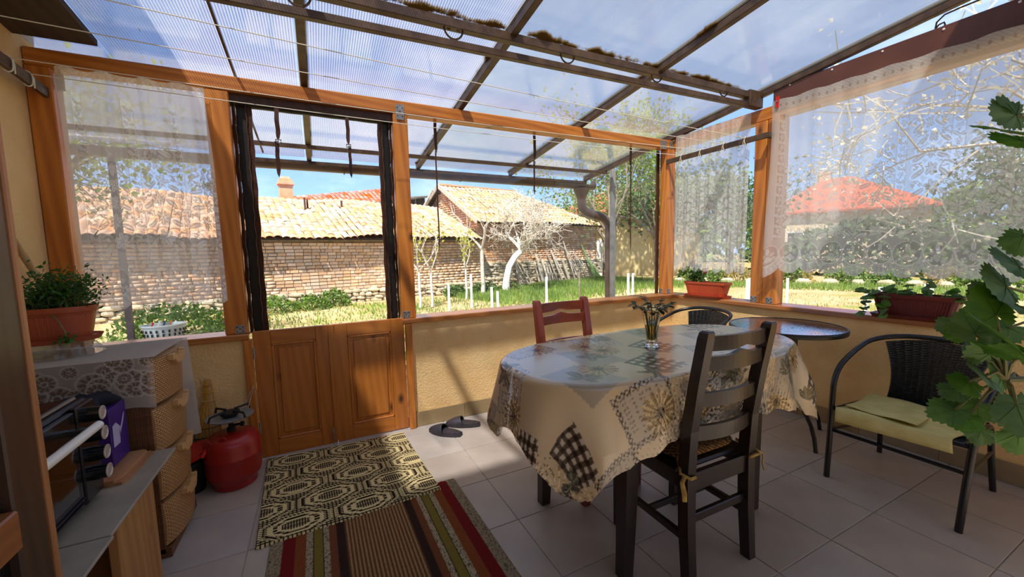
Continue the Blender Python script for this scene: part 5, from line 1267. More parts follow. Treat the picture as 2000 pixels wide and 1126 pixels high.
# ================================================================ things by the left window wall
cyl_m = plain('red_painted_steel', (166, 34, 30), rough=.35, col2=(150, 28, 26), scale=5, coat=.15)
gc = thing('gas_cylinder', 'short red gas cylinder beside the drawer tower', 'gas cylinder', (-.478, 2.585, 0)); r = .132
MB().lathe([(.10, .0), (.104, .004), (.104, .030), (.112, .045), (.126, .062), (r, .085), (r, .165), (r+.002, .168), (r+.002, .176), (r, .179), (r, .235), (.122, .268), (.095, .288), (.05, .298), (0, .300)], 44).build('vessel', cyl_m, gc, smooth=True)
MB().lathe([(.020, .292), (.020, .320), (.012, .324), (.012, .352)], 16).build('valve', dark_hole, gc, smooth=True)
MB().tube([(.01, 0, .330), (.050, -.012, .333)], .007, 8).tube([(.048, -.012, .333), (.062, -.015, .333)], .014, 8).build('tap', dark_hole, gc, smooth=True)
for k in range(2): MB().tube([(-.105+.07*k, -.085, .262), (-.11+.07*k, -.10, .30), (-.09+.07*k, -.10, .31), (-.075+.07*k, -.088, .27)], .006, 6).build('grip', cyl_m, gc, smooth=True)
bz = thing('gas_burner', 'round steel camping burner screwed on the red gas cylinder', 'burner', (-.478, 2.585, .352))
enamel = plain('grey_enamel', (140, 142, 142), rough=.3, col2=(150, 150, 148), scale=12, metal=.3); iron = plain('black_iron', (26, 24, 24), rough=.6)
MB().lathe([(.014, 0), (.03, .012), (.10, .024), (.108, .028), (.112, .034), (.108, .035), (.09, .031), (.0, .030)], 40).build('dish', enamel, bz, smooth=True)
MB().lathe([(.03, .028), (.045, .045), (.047, .056), (.0, .060)], 28).build('flame_ring', iron, bz, smooth=True)
for k in range(4):
    a = PI/4+k*PI/2; c, s = math.cos(a), math.sin(a); MB().tube([(.115*c, .115*s, .036), (.105*c, .105*s, .062), (.03*c, .03*s, .064)], .006, 6).build('pan_support', iron, bz)
MB().tube([(.05, .07, .04), (.08, .10, .10), (.105, .115, .155)], .0022, 5).tube([(.075, .06, .04), (.09, .095, .09), (.105, .115, .152)], .0022, 5).build('wire_handle', zinc, bz)
straw = plain('broom_straw', (214, 162, 70), rough=.85, col2=(182, 128, 48), scale=60, stretch=(8, 8, .6), per_obj=.25)
sb = thing('straw_broom', 'straw hand broom leaning on the stucco wall behind the gas cylinder', 'broom', (-.62, 2.74, 0))
rg2 = np.random.default_rng(6); q = MB()
for k in range(230):
    a = rg2.uniform(0, 2*PI); rr = math.sqrt(rg2.uniform(0, 1)); cx, cy = rr*math.cos(a), rr*math.sin(a)*.35
    top = (-.602+.016*cx, 2.752+.012*cy, .56); w1_ = (-.604+.026*cx, 2.750+.016*cy, .44); w2_ = (-.614+.055*cx, 2.738+.026*cy, .32); bot = (-.630+.105*cx+rg2.normal()*.004, 2.728+.04*cy, .01+rg2.uniform(0, .02))
    q.tube([top, w1_, w2_, bot], [.0040, .0040, .0046, .0036], 3, cap=False)
q.build('straw', straw, sb, True)['kind'] = 'stuff'
for z, w, x in ((.53, .019, -.602), (.49, .022, -.603), (.44, .030, -.604), (.29, .066, -.616), (.24, .078, -.619)):
    m_ = straw if z > .4 else iron; MB().tube([(x+w*math.cos(a), 2.745-(.44-min(z, .44))*.06+w*.45*math.sin(a), z) for a in [2*PI*i/20 for i in range(21)]], .0032 if z > .4 else .002, 5).build('binding', m_, sb, True)
st = thing('grey_stick', 'grey wooden stick standing behind the drawer tower', 'stick', (-.685, 2.72, 0))
MB().tube([(-.685, 2.70, 0), (-.680, 2.765, .555)], .013, 8).build('shaft', plain('grey_wood', (112, 98, 84), rough=.85, col2=(88, 76, 64), scale=12, stretch=(6, 6, .5)), st, True)
dpn = thing('red_dustpan', 'red plastic dustpan wedged between drawers and gas cylinder', 'dustpan', (-.64, 2.56, .0))
q = MB(); q.add([(-.70, 2.50, .20), (-.60, 2.52, .235), (-.585, 2.66, .25), (-.69, 2.67, .235), (-.69, 2.505, .175), (-.60, 2.525, .205), (-.585, 2.655, .22), (-.68, 2.66, .205)], [(0, 1, 2, 3), (7, 6, 5, 4), (0, 4, 5, 1), (1, 5, 6, 2), (2, 6, 7, 3), (3, 7, 4, 0)])
q.tube([(-.60, 2.50, .215), (-.585, 2.505, .235), (-.58, 2.56, .262), (-.585, 2.64, .262)], .010, 8); q.build('pan', plain('red_bright_plastic', (206, 44, 34), rough=.4), dpn, True, smooth=True)
bk = thing('black_bucket', 'black plastic bucket behind the red gas cylinder', 'bucket', (-.665, 2.60, 0))
MB().lathe([(.055, 0), (.072, .17), (.078, .175), (.074, .176), (.066, .165), (.052, .006), (0, .006)], 28, (-.672, 2.60, 0)).build('pail', plain('black_plastic', (20, 20, 22), rough=.5), bk, True, smooth=True)
MB().tube([(-.672+.074*math.cos(a), 2.60, .17+.03*math.sin(a)) for a in [PI*i/14 for i in range(15)]], .003, 5).build('bail', zinc, bk, True)
pole_m = wood('pale_pole', (170, 132, 88), (206, 172, 122), 2, rough=.6, knots=False, coat=0)
bp = thing('broom_handle', 'long pale wooden pole leaning against the ochre house wall', 'pole', (-1.14, 2.68, .0))
MB().tube([(-1.15, 2.74, .865), (-1.155, 2.62, 1.16), (-1.165, 2.40, 1.458), (-1.178, 2.10, 1.87)], .0135, 12).tube([(-1.13, 2.755, .0), (-1.15, 2.74, .868)], .0134, 12).build('shaft', pole_m, bp, True, smooth=True)

# ================================================================ planters on the right sill, ivy and geranium
planter('orange red ribbed planter on the sill under the narrow lace curtain', (3.185, 2.42, .801), PI/2+.02, .42, .14, .125, plain('orange_red_plastic', (196, 84, 48), rough=.45, col2=(182, 74, 42), scale=6), oval=False, saucer=True)
planter('dark oxblood ribbed planter on the sill behind the wicker armchair', (3.185, 1.015, .801), PI/2+.02, .40, .14, .130, terra_dark, oval=False, saucer=True)
pg = thing('flowering_geranium', 'small geranium with dark pink blooms in the orange red planter', 'plant', (3.185, 2.50, .801+.108))
rg3 = np.random.default_rng(8); q = MB(); tips = []
for k in range(14):
    bx = rg3.uniform(-.02, .02); by = rg3.uniform(-.02, .10); tip = Vector((bx+rg3.uniform(-.03, .03), by+rg3.uniform(-.05, .05), rg3.uniform(.05, .15))); q.tube([(bx, by*.5, -.01), (bx, by*.8, tip.z*.5), tip], [.003, .0022, .0015], 5); tips.append(tip)
q.tube([(0, .06, 0), (0, .075, .12), (0, .08, .19)], .002, 4); q.tube([(0, -.02, 0), (0, -.04, .07), (0, -.05, .125)], .002, 4); q.tube([(0, -.16, -.01), (.0, -.165, .035)], .002, 4); tips += [Vector((0, -.165, .03))]
q.build('stems', stem_m, pg)
def nt(n): i = rg3.integers(0, len(tips), n); return np.array([tips[k] for k in i])+rg3.normal(size=(n, 3))*.018
Vv, Ff = leaf_cloud(rg3, 190, nt, .036, 1.2, .2); link_mesh('leaves', np_mesh('leaves', Vv, Ff), pg, False, green2)['kind'] = 'stuff'
pink = plain('geranium_petal', (176, 52, 66), rough=.6, col2=(206, 96, 100), scale=60)
for (y, z) in ((.08, .195), (-.05, .13)):
    Vv, Ff = leaf_cloud(rg3, 46, lambda n: np.array([[0, y, z]])+rg3.normal(size=(n, 3))*.012, .016, 1.1, .2); link_mesh('bloom', np_mesh('bloom', Vv, Ff), pg, False, pink)
# serrated lobed leaf used by ivy and the big geranium
def lobed(L, lobes=5, n=44, cup=.12, teeth=.05):
    q = MB(); vs = [(0, 0, 0)]; 
    for i in range(n):
        a = -PI*.93+2*PI*.93*i/(n-1); r = L*(.58+.20*math.cos(a)+.13*abs(math.cos(a*lobes/2.0))+teeth*math.cos(a*23)); vs.append((r*math.cos(a)+L*.10, r*math.sin(a), cup*L*(abs(math.cos(a*lobes/2))*.5-.4)*(r/L)))
    md = [(x*.55, y*.55, z*.2+.02*L) for x, y, z in vs[1:]]
    vs2 = vs+md; q.add(vs2, [(0, n+1+i, n+2+i) for i in range(n-1)]+[(n+1+i, 1+i, 2+i, n+2+i) for i in range(n-1)])
    for k in range(5):
        a = -PI*.6+PI*1.2*k/4; q.tube([(0, 0, .003*L), (L*.40*math.cos(a)+.05*L, L*.40*math.sin(a), .035*L), (L*.74*math.cos(a)+.1*L, L*.74*math.sin(a), .0)], [.012*L, .008*L, .003*L], 3, cap=False)
    return q
ivy_me = lobed(.045, 4, 26, .15, .0).mesh('leaf', 'all'); ivy_me.materials.append(green2)
iv = thing('ivy_plant', 'trailing green ivy spilling from the dark oxblood planter', 'plant', (3.185, 1.015, .801+.112))
runs = [[(0, .16, 0), (-.07, .18, .035), (-.10, .20, .0), (-.11, .20, -.06), (-.10, .215, -.10)], [(0, .14, 0), (-.08, .12, .03), (-.105, .11, -.04), (-.11, .10, -.09)], [(0, .05, 0), (-.03, .04, .05), (-.05, .02, .085)], [(0, -.03, 0), (-.02, -.05, .06), (-.03, -.06, .12)], [(0, -.10, 0), (-.03, -.13, .05), (-.05, -.16, .07)], [(0, .12, 0), (.0, .13, .05), (-.03, .10, .075)], [(0, .18, 0), (-.04, .24, .05), (-.06, .26, .03)], [(0, 0, 0), (-.06, .03, .045), (-.08, .05, .05)], [(0, -.15, 0), (-.05, -.19, .02), (-.06, -.20, .045)]]
for run in runs:
    MB().tube(run, [.0028]+[.002]*(len(run)-1), 5).build('stem', stem_m, iv)
    for i in range(1, len(run)):
        for f in (.3, .65, 1.0):
            p_ = Vector(run[i-1]).lerp(Vector(run[i]), f); put_leaf(ivy_me, iv, p_, (R.uniform(-1, .2), R.uniform(-1, 1), R.uniform(-.5, .5)), (R.uniform(-.8, -.1), 0, 1), s=R.uniform(.6, 1.05))
# big geranium close to the camera at the right edge, its pot on a stand beside the frame
GX, GY = 1.62, -.03
pst = thing('plant_stand', 'three legged wooden plant stand by the wicker armchair', 'stand', (GX, GY, 0))
MB().lathe([(.15, .68), (.15, .70)], 32).build('stand_top', dark_wood_x, pst)
for k in range(3): a = k*2.1+.4; MB().tube([(.10*math.cos(a), .10*math.sin(a), .68), (.17*math.cos(a), .17*math.sin(a), 0)], .014, 8).build('leg', dark_wood_z, pst)
fp = thing('flower_pot', 'round terracotta pot holding the large geranium', 'pot', (GX, GY, .7005))
MB().lathe([(.08, 0), (.115, .15), (.125, .15), (.125, .18), (.112, .18), (.10, .14), (0, .13)], 32).build('pot_body', terra, fp, smooth=True)
MB().lathe([(0, .140), (.103, .142), (.104, .15), (0, .152)], 24).build('soil_bed', soil, fp)
ge = thing('large_geranium', 'large geranium with serrated leaves at the right edge', 'plant', (GX, GY, .8525))
ger_me = [lobed(.060, 5, 72, .22, .06).mesh('leaf', 'all'), lobed(.054, 6, 72, .30, .065).mesh('leaf', 'all'), lobed(.062, 5, 72, .14, .06).mesh('leaf', 'all')]
for m_ in ger_me: m_.materials.append(green2)
GER = [((1.169, 0.273, 1.457), 0.9), ((1.222, 0.268, 1.49), 1.0), ((1.228, 0.26, 1.441), 0.9), ((1.23, 0.283, 1.505), 0.6), ((1.124, 0.263, 1.141), 0.75), ((1.136, 0.243, 1.166), 1.0), ((1.159, 0.235, 1.203), 1.0), ((1.146, 0.225, 1.129), 1.1), ((1.103, 0.244, 1.116), 0.95), ((1.126, 0.273, 1.075), 0.8), ((1.138, 0.292, 1.065), 0.6), ((1.041, 0.22, 1.081), 1.35), ((1.083, 0.212, 1.045), 1.2), ((1.091, 0.244, 1.046), 0.9), ((1.089, 0.261, 1.038), 0.5), ((1.08, 0.245, 1.005), 0.75), ((1.073, 0.264, 0.991), 0.7), ((1.141, 0.24, 0.996), 0.8), ((1.1, 0.283, 0.965), 0.55), ((1.111, 0.258, 0.941), 0.75), ((1.082, 0.28, 0.929), 0.7), ((1.092, 0.265, 0.917), 0.6), ((1.172, 0.252, 0.921), 0.6), ((1.139, 0.218, 0.949), 0.95), ((1.165, 0.217, 0.89), 0.75), ((1.112, 0.252, 0.892), 0.55), ((1.2, 0.227, 0.985), 0.9), ((1.143, 0.308, 1.077), 0.5), ((1.257, 0.253, 1.259), 0.8), ((1.196, 0.248, 1.082), 0.8)]   # leaf centres with a size factor
hubs = [Vector((1.30, .17, .95)), Vector((1.27, .19, 1.10)), Vector((1.33, .19, 1.40)), Vector((1.15, .235, .99))]
def gl_(p_): return (p_[0]-GX, p_[1]-GY, p_[2]-.8525)
b0 = Vector((GX, GY, .845))
for h_, r_ in ((hubs[0], .008), (hubs[1], .008), (hubs[2], .009)): md = b0.lerp(h_, .5)+Vector((.02, -.01, .05)); MB().tube([gl_(b0), gl_(md), gl_(h_)], [r_, r_*.85, r_*.7], 7).build('main_stem', stem_m, ge, smooth=True)
MB().tube([gl_(hubs[0]), gl_(hubs[0].lerp(hubs[3], .5)+Vector((0, 0, .02))), gl_(hubs[3])], .006, 6).build('main_stem', stem_m, ge, smooth=True)
for k, (c_, s_) in enumerate(GER):
    c_ = Vector(c_); h_ = min(hubs, key=lambda q_: (q_-c_).length); d_ = (c_-h_).normalized(); me_ = ger_me[k % 3]
    MB().tube([gl_(h_), gl_(h_.lerp(c_, .5)+Vector((0, 0, .012))), gl_(c_)], [.0030, .0026, .0022], 5).build('leaf_stalk', stem_m, ge)
    up = Vector((R.uniform(-1.0, -.5), R.uniform(-.7, -.1), R.uniform(.3, 1.2)))
    put_leaf(me_, ge, gl_(c_), d_+Vector((R.uniform(-.5, .3), R.uniform(-.3, .3), R.uniform(-.5, .2))), up, s_*1.0)
# ================================================================ garden ground
GZ = -.30
def ground_mat():
    m, n, l, o = new_mat('garden_soil'); p = N(n, 'ShaderNodeBsdfPrincipled'); p.inputs['Roughness'].default_value = .95; p.inputs['Specular IOR Level'].default_value = .1; l.new(p.outputs[0], o.inputs[0])
    tc = N(n, 'ShaderNodeTexCoord'); n1 = N(n, 'ShaderNodeTexNoise'); n1.inputs['Scale'].default_value = .45; n1.inputs['Detail'].default_value = 6; n1.inputs['Roughness'].default_value = .65; l.new(tc.outputs['Object'], n1.inputs['Vector'])
    rp = N(n, 'ShaderNodeValToRGB'); e = rp.color_ramp.elements; e[0].position = .40; e[0].color = _c4((206, 180, 138)); e[1].position = .62; e[1].color = _c4((146, 156, 80)); x = e.new(.52); x.color = _c4((190, 166, 120)); l.new(n1.outputs['Fac'], rp.inputs['Fac'])
    n2 = N(n, 'ShaderNodeTexNoise'); n2.inputs['Scale'].default_value = 9; n2.inputs['Detail'].default_value = 8; l.new(tc.outputs['Object'], n2.inputs['Vector'])
    mx = N(n, 'ShaderNodeMixRGB', blend_type='MULTIPLY'); mx.inputs['Fac'].default_value = .5; l.new(rp.outputs[0], mx.inputs['Color1']); r2_ = N(n, 'ShaderNodeValToRGB'); r2_.color_ramp.elements[0].position = .35; r2_.color_ramp.elements[0].color = (.45, .42, .38, 1); r2_.color_ramp.elements[1].position = .6; l.new(n2.outputs['Fac'], r2_.inputs['Fac']); l.new(r2_.outputs[0], mx.inputs['Color2'])
    l.new(mx.outputs[0], p.inputs['Base Color']); b = bump_of(n, l, n2.outputs['Fac'], .8, .06); l.new(b.outputs[0], p.inputs['Normal']); return m
soil_g = ground_mat()
def gh(x, y): return GZ+.04*math.sin(x*.35)*math.sin(y*.3)+.015*math.sin(x*1.9+y)
gnd = MB().grid(lambda u, v: (-40+120*u, 2.96+77*v, gh(-40+120*u, 2.96+77*v)-.01*0), 120, 80)
struct(gnd.build('ground', soil_g, None, smooth='all'), 'sandy garden ground with weeds and grass')
struct(MB().grid(lambda u, v: (3.33+76.67*u, -40+42.96*v, gh(3.33+76.67*u, -40+42.96*v)), 80, 40).build('ground_side', soil_g, None, smooth='all'), 'bare sandy yard beyond the right-hand windows')

# ================================================================ old brick barns
TH = math.radians(10); UX, UY = math.cos(TH), math.sin(TH); OBX, OBY = 1.2, 14.23
def fac(s, d, z): return (OBX+UX*s-UY*d, OBY+UY*s+UX*d, z)
FM = Matrix(((UX, -UY, 0, OBX), (UY, UX, 0, OBY), (0, 0, 1, 0), (0, 0, 0, 1)))    # local (s along, d depth, z)
brick_m = plain('old_brick', (230, 194, 160), rough=.9, col2=(214, 172, 138), scale=3.0, per_obj=.26, bump=.3, bscale=20, spec=.1)
brick_red = plain('old_red_brick', (226, 186, 150), rough=.9, col2=(206, 156, 122), scale=3.0, per_obj=.28, bump=.3, bscale=20, spec=.1)
mortar = plain('mud_mortar', (118, 92, 70), rough=.95, col2=(146, 116, 90), scale=4)
roof_m = plain('clay_roof_tile', (228, 186, 150), rough=.85, col2=(222, 168, 128), scale=1.4, per_obj=.22, spec=.1)
roof_red = plain('red_clay_roof_tile', (216, 128, 96), rough=.85, col2=(200, 104, 76), scale=1.4, per_obj=.2, spec=.1)
stone_m = plain('limestone', (206, 192, 164), rough=.9, col2=(170, 156, 130), scale=2.5, per_obj=.22, bump=.4, bscale=9, spec=.1)
old_wood = plain('weathered_board', (204, 194, 178), rough=.9, col2=(164, 150, 132), scale=5, stretch=(4, 4, .5), per_obj=.25, spec=.1)
under_m = plain('dark_boards', (70, 56, 44), rough=.95)
def join_place(items, name, mat_, parent, proto):
    """items: list of 4x4 matrices; joins copies of proto (verts, faces) into one mesh"""
    pv = np.array(proto.v); pf = np.array([list(f)+([f[-1]] if len(f) == 3 else []) for f in proto.f]) if all(len(f) in (3, 4) for f in proto.f) else None
    Vs = []; Fs = []; b = 0; tri = [f for f in proto.f if len(f) == 3]; quad = [f for f in proto.f if len(f) == 4]
    h = np.c_[pv, np.ones(len(pv))]
    allq = np.array(quad); 
    for m in items: Vs.append((h @ np.array(m).T)[:, :3]); Fs.append(allq+b); b += len(pv)
    return link_mesh(name, np_mesh(name, np.concatenate(Vs), np.concatenate(Fs)), parent, True, mat_)
def pieces(parent, items, proto_mb, name, mat_, key, limit=290, rest='more'):
    """the pieces that show largest become objects sharing one mesh, the others one joined part"""
    items = sorted(items, key=key); me = proto_mb.mesh(name, False); me.materials.append(mat_)
    inv = W[parent.name].inverted()
    for m in items[:limit]:
        o = link_mesh(name, me, parent); o.matrix_local = inv @ m
    if len(items) > limit:
        join_place(items[limit:], name+'_'+rest, mat_, parent, proto_mb)['kind'] = 'stuff'
def box_proto(): return MB().box(-.5, .5, -.5, .5, -.5, .5)
def brick_items(s0, s1, zb, zt, rng, face='front', bw=.235, bh=.104, gap=.014, top_fn=None, s_fix=0):
    out = []; row = 0; z = zb
    while z+bh*.6 < zt:
        s = s0-(bw*.5 if row % 2 else 0)-rng.uniform(0, .03)
        while s < s1:
            w = bw*rng.choice([1, 1, 1, .52, 1.1]); a, b = max(s, s0), min(s+w-gap, s1)
            zz = z+bh/2+.012*math.sin(s*1.1+row*.3)
            if b-a > .05 and (top_fn is None or zz+bh/2 < top_fn((a+b)/2)):
                h = bh-gap+rng.uniform(-.008, .004); dp = .10; pr = rng.uniform(-.012, .012)
                if face == 'front': m = FM @ Matrix.Translation(((a+b)/2, pr+.035, zz)) @ Matrix.Rotation(rng.uniform(-.02, .02), 4, 'Y') @ Matrix.Diagonal((b-a, dp, h, 1))
                else: m = FM @ Matrix.Translation((s_fix+pr+.035, (a+b)/2, zz)) @ Matrix.Rotation(rng.uniform(-.02, .02), 4, 'X') @ Matrix.Diagonal((dp, b-a, h, 1))
                out.append(m)
            s += w
        z += bh; row += 1
    return out
def stone_proto():
    q = MB(); r = random.Random(3); pts = []
    for z, k in ((-.5, .62), (-.18, 1.0), (.2, .96), (.5, .6)):
        for i in range(7):
            a = 2*PI*i/7; f = k*(.5+.06*r.uniform(-1, 1)); pts.append((f*math.copysign(abs(math.cos(a))**.7, math.cos(a)), f*math.copysign(abs(math.sin(a))**.7, math.sin(a)), z*(.9+.15*r.random())))
    q.add(pts, [(k*7+i, k*7+(i+1) % 7, (k+1)*7+(i+1) % 7, (k+1)*7+i) for k in range(3) for i in range(7)]); b = len(q.v); q.add([(0, 0, .52), (0, 0, -.5)], [])
    q.f += [(21+i, 21+(i+1) % 7, b, b) if False else (21+i, 21+(i+1) % 7, 21+(i+2) % 7, b) for i in range(0, 7, 2)]
    return q
def stone_items(s0, s1, z0, z1, rng, d=.0):
    out = []; z = z0
    while z < z1:
        h = rng.uniform(.09, .15); s = s0+rng.uniform(0, .2)
        while s < s1:
            w = rng.uniform(.18, .48); out.append(FM @ Matrix.Translation((s+w/2, d+rng.uniform(-.05, .03), z+h/2+rng.uniform(-.02, .02))) @ Matrix.Rotation(rng.uniform(-.12, .12), 4, 'Y') @ Matrix.Diagonal((w*1.02, .26, h*1.12, 1))); s += w
        z += h*.92
    return out
def tile_proto(w=.215, L=.38):
    q = MB(); n = 6; a0 = [(-.5+i/n) for i in range(n+1)]; vs = []
    for y in (0, -L):
        for t in a0: vs.append((t*w, y, .040*math.cos(t*PI)**1.0 + (.012 if y < 0 else 0)))
    for y in (0, -L):
        for t in a0: vs.append((t*w*.92, y, .040*math.cos(t*PI)-.014+(.012 if y < 0 else 0)))
    m = n+1
    q.add(vs, [(i, i+1, m+i+1, m+i) for i in range(n)]+[(m+i, m+i+1, 3*m+i+1, 3*m+i) for i in range(n)]); return q
def roof_tiles(s0, s1, eave_z, ridge_z, depth0, depth1, rng, sag, left_fn=None, right_fn=None, pitchw=.212, rows=None):
    """tiles lie on the slope from the eave (depth0) to the ridge (depth1); local -Y points down the slope"""
    run = math.hypot(depth1-depth0, ridge_z-eave_z); sl = math.atan2(ridge_z-eave_z, depth1-depth0); out = []; nr = int(run/.30)
    for r_ in range(nr+1):
        f = min(1, (r_+1)*.30/run); d = depth0+(depth1-depth0)*f; z = eave_z+(ridge_z-eave_z)*f; a, b = s0, s1
        if left_fn: a = left_fn(f)
        if right_fn: b = right_fn(f)
        n = int((b-a)/pitchw)
        for k in range(n):
            s = a+(k+.5)*(b-a)/max(1, n)
            out.append(FM @ Matrix.Translation((s+rng.uniform(-.012, .012), d+rng.uniform(-.015, .015), z+sag(s, f)+rng.uniform(-.006, .010)+.02)) @ Matrix.Rotation(sl+rng.uniform(-.02, .02), 4, 'X') @ Matrix.Rotation(rng.uniform(-.04, .04), 4, 'Z'))
    return out, sl
def slab_local(parent, name, mat_, pts_top, th):
    """pts_top: quad in (s, d, z); thick slab below"""
    a = [FM @ Vector(p) for p in pts_top]; b = [v-Vector((0, 0, th)) for v in a]; n = len(a)
    MB().add(a+b, [tuple(range(n)), tuple(range(n, 2*n))[::-1]]+[(i, n+i, n+(i+1) % n, (i+1) % n) for i in range(n)]).build(name, mat_, parent, True)
def camdist(m): p_ = m.translation; return (Vector((p_.x, p_.y))-Vector((2.4, 0))).length+abs(p_.x-2.0)*.12
rb_ = random.Random(31)
# --- long low barn
barn = thing('brick_barn', 'long low brick barn with a sagging clay tile roof across the garden', 'barn', fac(-2, 1.5, GZ))
BW0, BW1, EZ, RZ_, RD = -9.0, 4.95, 1.86, 3.46, 3.6
MB().box(BW0, BW1, .03, 3.2, GZ, EZ-.02).xf(FM).build('wall_core', mortar, barn, True)
sag = lambda s, f: .05*math.sin(s*.75+.6)+.035*math.sin(s*2.1)+.02*math.sin(s*4.7)*(1-f)
pieces(barn, brick_items(BW0, BW1, .02, 1.74, rb_), box_proto(), 'brick', brick_m, camdist)
pieces(barn, stone_items(BW0, BW1, GZ-.05, .06, rb_), stone_proto(), 'stone', stone_m, camdist, 200)
slab_local(barn, 'wall_plate', old_wood, [(BW0, -.06, EZ-.03), (BW1, -.06, EZ-.03), (BW1, .2, EZ-.03), (BW0, .2, EZ-.03)], .10)
slab_local(barn, 'roof_deck', under_m, [(BW0-.2, -.28, EZ-.06), (BW1-.02, -.28, EZ-.06), (BW1-.02, RD, RZ_-.03), (BW0-.2, RD, RZ_-.03)], .06)
slab_local(barn, 'roof_deck', under_m, [(BW0-.2, RD, RZ_-.03), (BW1, RD, RZ_-.03), (BW1, 2*RD, EZ), (BW0-.2, 2*RD, EZ)], .06)
ti, sl = roof_tiles(BW0-.2, BW1-.05, EZ-.02, RZ_, -.34, RD, rb_, sag); pieces(barn, ti, tile_proto(), 'roof_tile', roof_m, camdist)
for k, (s, d) in enumerate(((-1.05, 2.35), (-.95, 2.45), (.25, 2.5))): 
    f = (d+.34)/(RD+.34); z = EZ+(RZ_-EZ)*f; MB().box(s-.03, s+.03, d-.03, d+.03, z-.1, z+.36+.08*(k == 0)).xf(FM).build('roof_peg', plain('rusty_iron_%d' % k, (84, 60, 52), rough=.9), barn, True)
# --- gabled barn
gb_ = thing('gabled_barn', 'taller gabled brick barn with hipped clay tile roof right of the low barn', 'barn', fac(8.5, 3, GZ))
G0, G1, GE, GR, GD = 5.0, 12.3, 2.62, 4.42, 3.0
MB().box(G0+.03, G1, .33, 6, GZ, GE-.03).xf(FM).build('wall_core', mortar, gb_, True)
FM2 = FM.copy(); FM = FM2 @ Matrix.Translation((0, .30, 0))
it = brick_items(G0, G1, .72, 2.52, rb_)
tri_top = lambda d: GE+(GR-GE)*(1-abs(d-GD)/GD)-.05
it += brick_items(.0, 6.0, 1.8, 4.3, rb_, 'side', top_fn=tri_top, s_fix=G0)
pieces(gb_, it, box_proto(), 'brick', brick_red, camdist)
MB().add([FM @ Vector(p_) for p_ in ((G0+.03, 0, GE-.05), (G0+.03, 6, GE-.05), (G0+.03, GD, GR-.06), (G0+.3, 0, GE-.05), (G0+.3, 6, GE-.05), (G0+.3, GD, GR-.06))], [(0, 2, 1), (3, 4, 5), (0, 3, 5, 2), (2, 5, 4, 1)]).build('gable_core', mortar, gb_, True)
pieces(gb_, stone_items(G0, G1, GZ-.05, .78, rb_), stone_proto(), 'stone', stone_m, camdist, 260)
HR = 9.2
slab_local(gb_, 'roof_deck', under_m, [(G0-.25, -.35, GE-.12), (G1+.3, -.35, GE-.12), (HR, GD, GR-.02), (G0-.25, GD, GR-.02)], .06)
slab_local(gb_, 'roof_deck', under_m, [(G0-.25, GD, GR-.02), (HR, GD, GR-.02), (G1+.3, 6.4, GE-.12), (G0-.25, 6.4, GE-.12)], .06)
slab_local(gb_, 'roof_deck', under_m, [(G1+.3, -.35, GE-.12), (G1+.3, 6.4, GE-.12), (HR, GD, GR-.02)], .06)
sg2 = lambda s, f: .03*math.sin(s*.9)+.015*math.sin(s*3.1)
ti, sl = roof_tiles(G0-.22, G1+.3, GE-.10, GR, -.42, GD, rb_, sg2, right_fn=lambda f: G1+.3+(HR-G1-.3)*f); pieces(gb_, ti, tile_proto(), 'roof_tile', roof_m, camdist)
for d0, d1 in ((-.42, GD), (6.4, GD)): MB().bar(FM @ Vector((G0-.26, d0, GE-.13)), FM @ Vector((G0-.26, d1, GR-.02)), .05, .17).build('barge_board', old_wood, gb_, True)
MB().bar(FM @ Vector((G0-.2, GD, GR+.05)), FM @ Vector((HR, GD, GR+.05)), .2, .08).build('ridge_cap', roof_m, gb_, True)
MB().box(8.0, 8.05, -.04, .0, 2.0, 2.3).box(8.3, 8.35, -.04, .0, 2.0, 2.3).box(8.0, 8.35, -.04, 0, 2.3, 2.34).xf(FM).build('vent_frame', old_wood, gb_, True)
FM = FM2
# --- plank loft between the barns and the red roof behind
loft_m = plain('grey_loft_board', (128, 116, 102), rough=.9, col2=(92, 82, 72), scale=5, stretch=(4, 4, .5), per_obj=.25, spec=.1)
lf = thing('plank_loft', 'grey plank loft wall under the red roof between the barns', 'shed', fac(3.5, 5.2, GZ))
for k in range(15): MB().box(2.4+k*.17, 2.4+k*.17+.155, 5.2+.01*(k % 3), 5.24+.01*(k % 3), GZ, 3.62+.04*k).xf(FM).build('plank', loft_m, lf, True)
MB().bar(FM @ Vector((4.0, 4.0, 2.9)), FM @ Vector((4.9, 4.2, 4.3)), .12, .12).build('prop', old_wood, lf, True)
slab_local(lf, 'loft_roof', loft_m, [(1.6, 4.8, 3.50), (5.0, 4.8, 4.15), (5.0, 6.6, 4.35), (1.6, 6.6, 3.70)], .07)
rr = thing('red_roofed_house', 'house with red tile roof and brick chimney behind the low barn', 'house', fac(-1, 10, GZ))
MB().box(-14, 5.4, 7.5, 14, GZ, 3.4).xf(FM).build('wall', mortar, rr, True)
slab_local(rr, 'roof_deck', under_m, [(-14.4, 7.0, 3.30), (-2.0, 7.0, 3.30), (-2.0, 10.7, 4.14), (-14.4, 10.7, 4.14)], .08)
slab_local(rr, 'roof_deck', under_m, [(-2.0, 7.0, 3.30), (5.6, 7.0, 3.30), (-2.0, 10.7, 4.14)], .08)
slab_local(rr, 'roof_deck', under_m, [(5.6, 7.0, 3.30), (5.6, 10.7, 5.34), (-2.0, 10.7, 4.14)], .08)
ti = []
for k in range(12):
    f = k/11; n = 84
    for i in range(n):
        s = -14+19.5*(i+.5)/n; top = 4.2 if s < -2 else (4.2+(s+2)/7.6*1.2); d = 7.0+3.7*f; z = 3.36+(top-3.36)*f; ti.append(FM @ Matrix.Translation((s, d, z+.03)) @ Matrix.Rotation(math.atan2(top-3.36, 3.7), 4, 'X') @ Matrix.Diagonal((1.08, 1, 1, 1)))
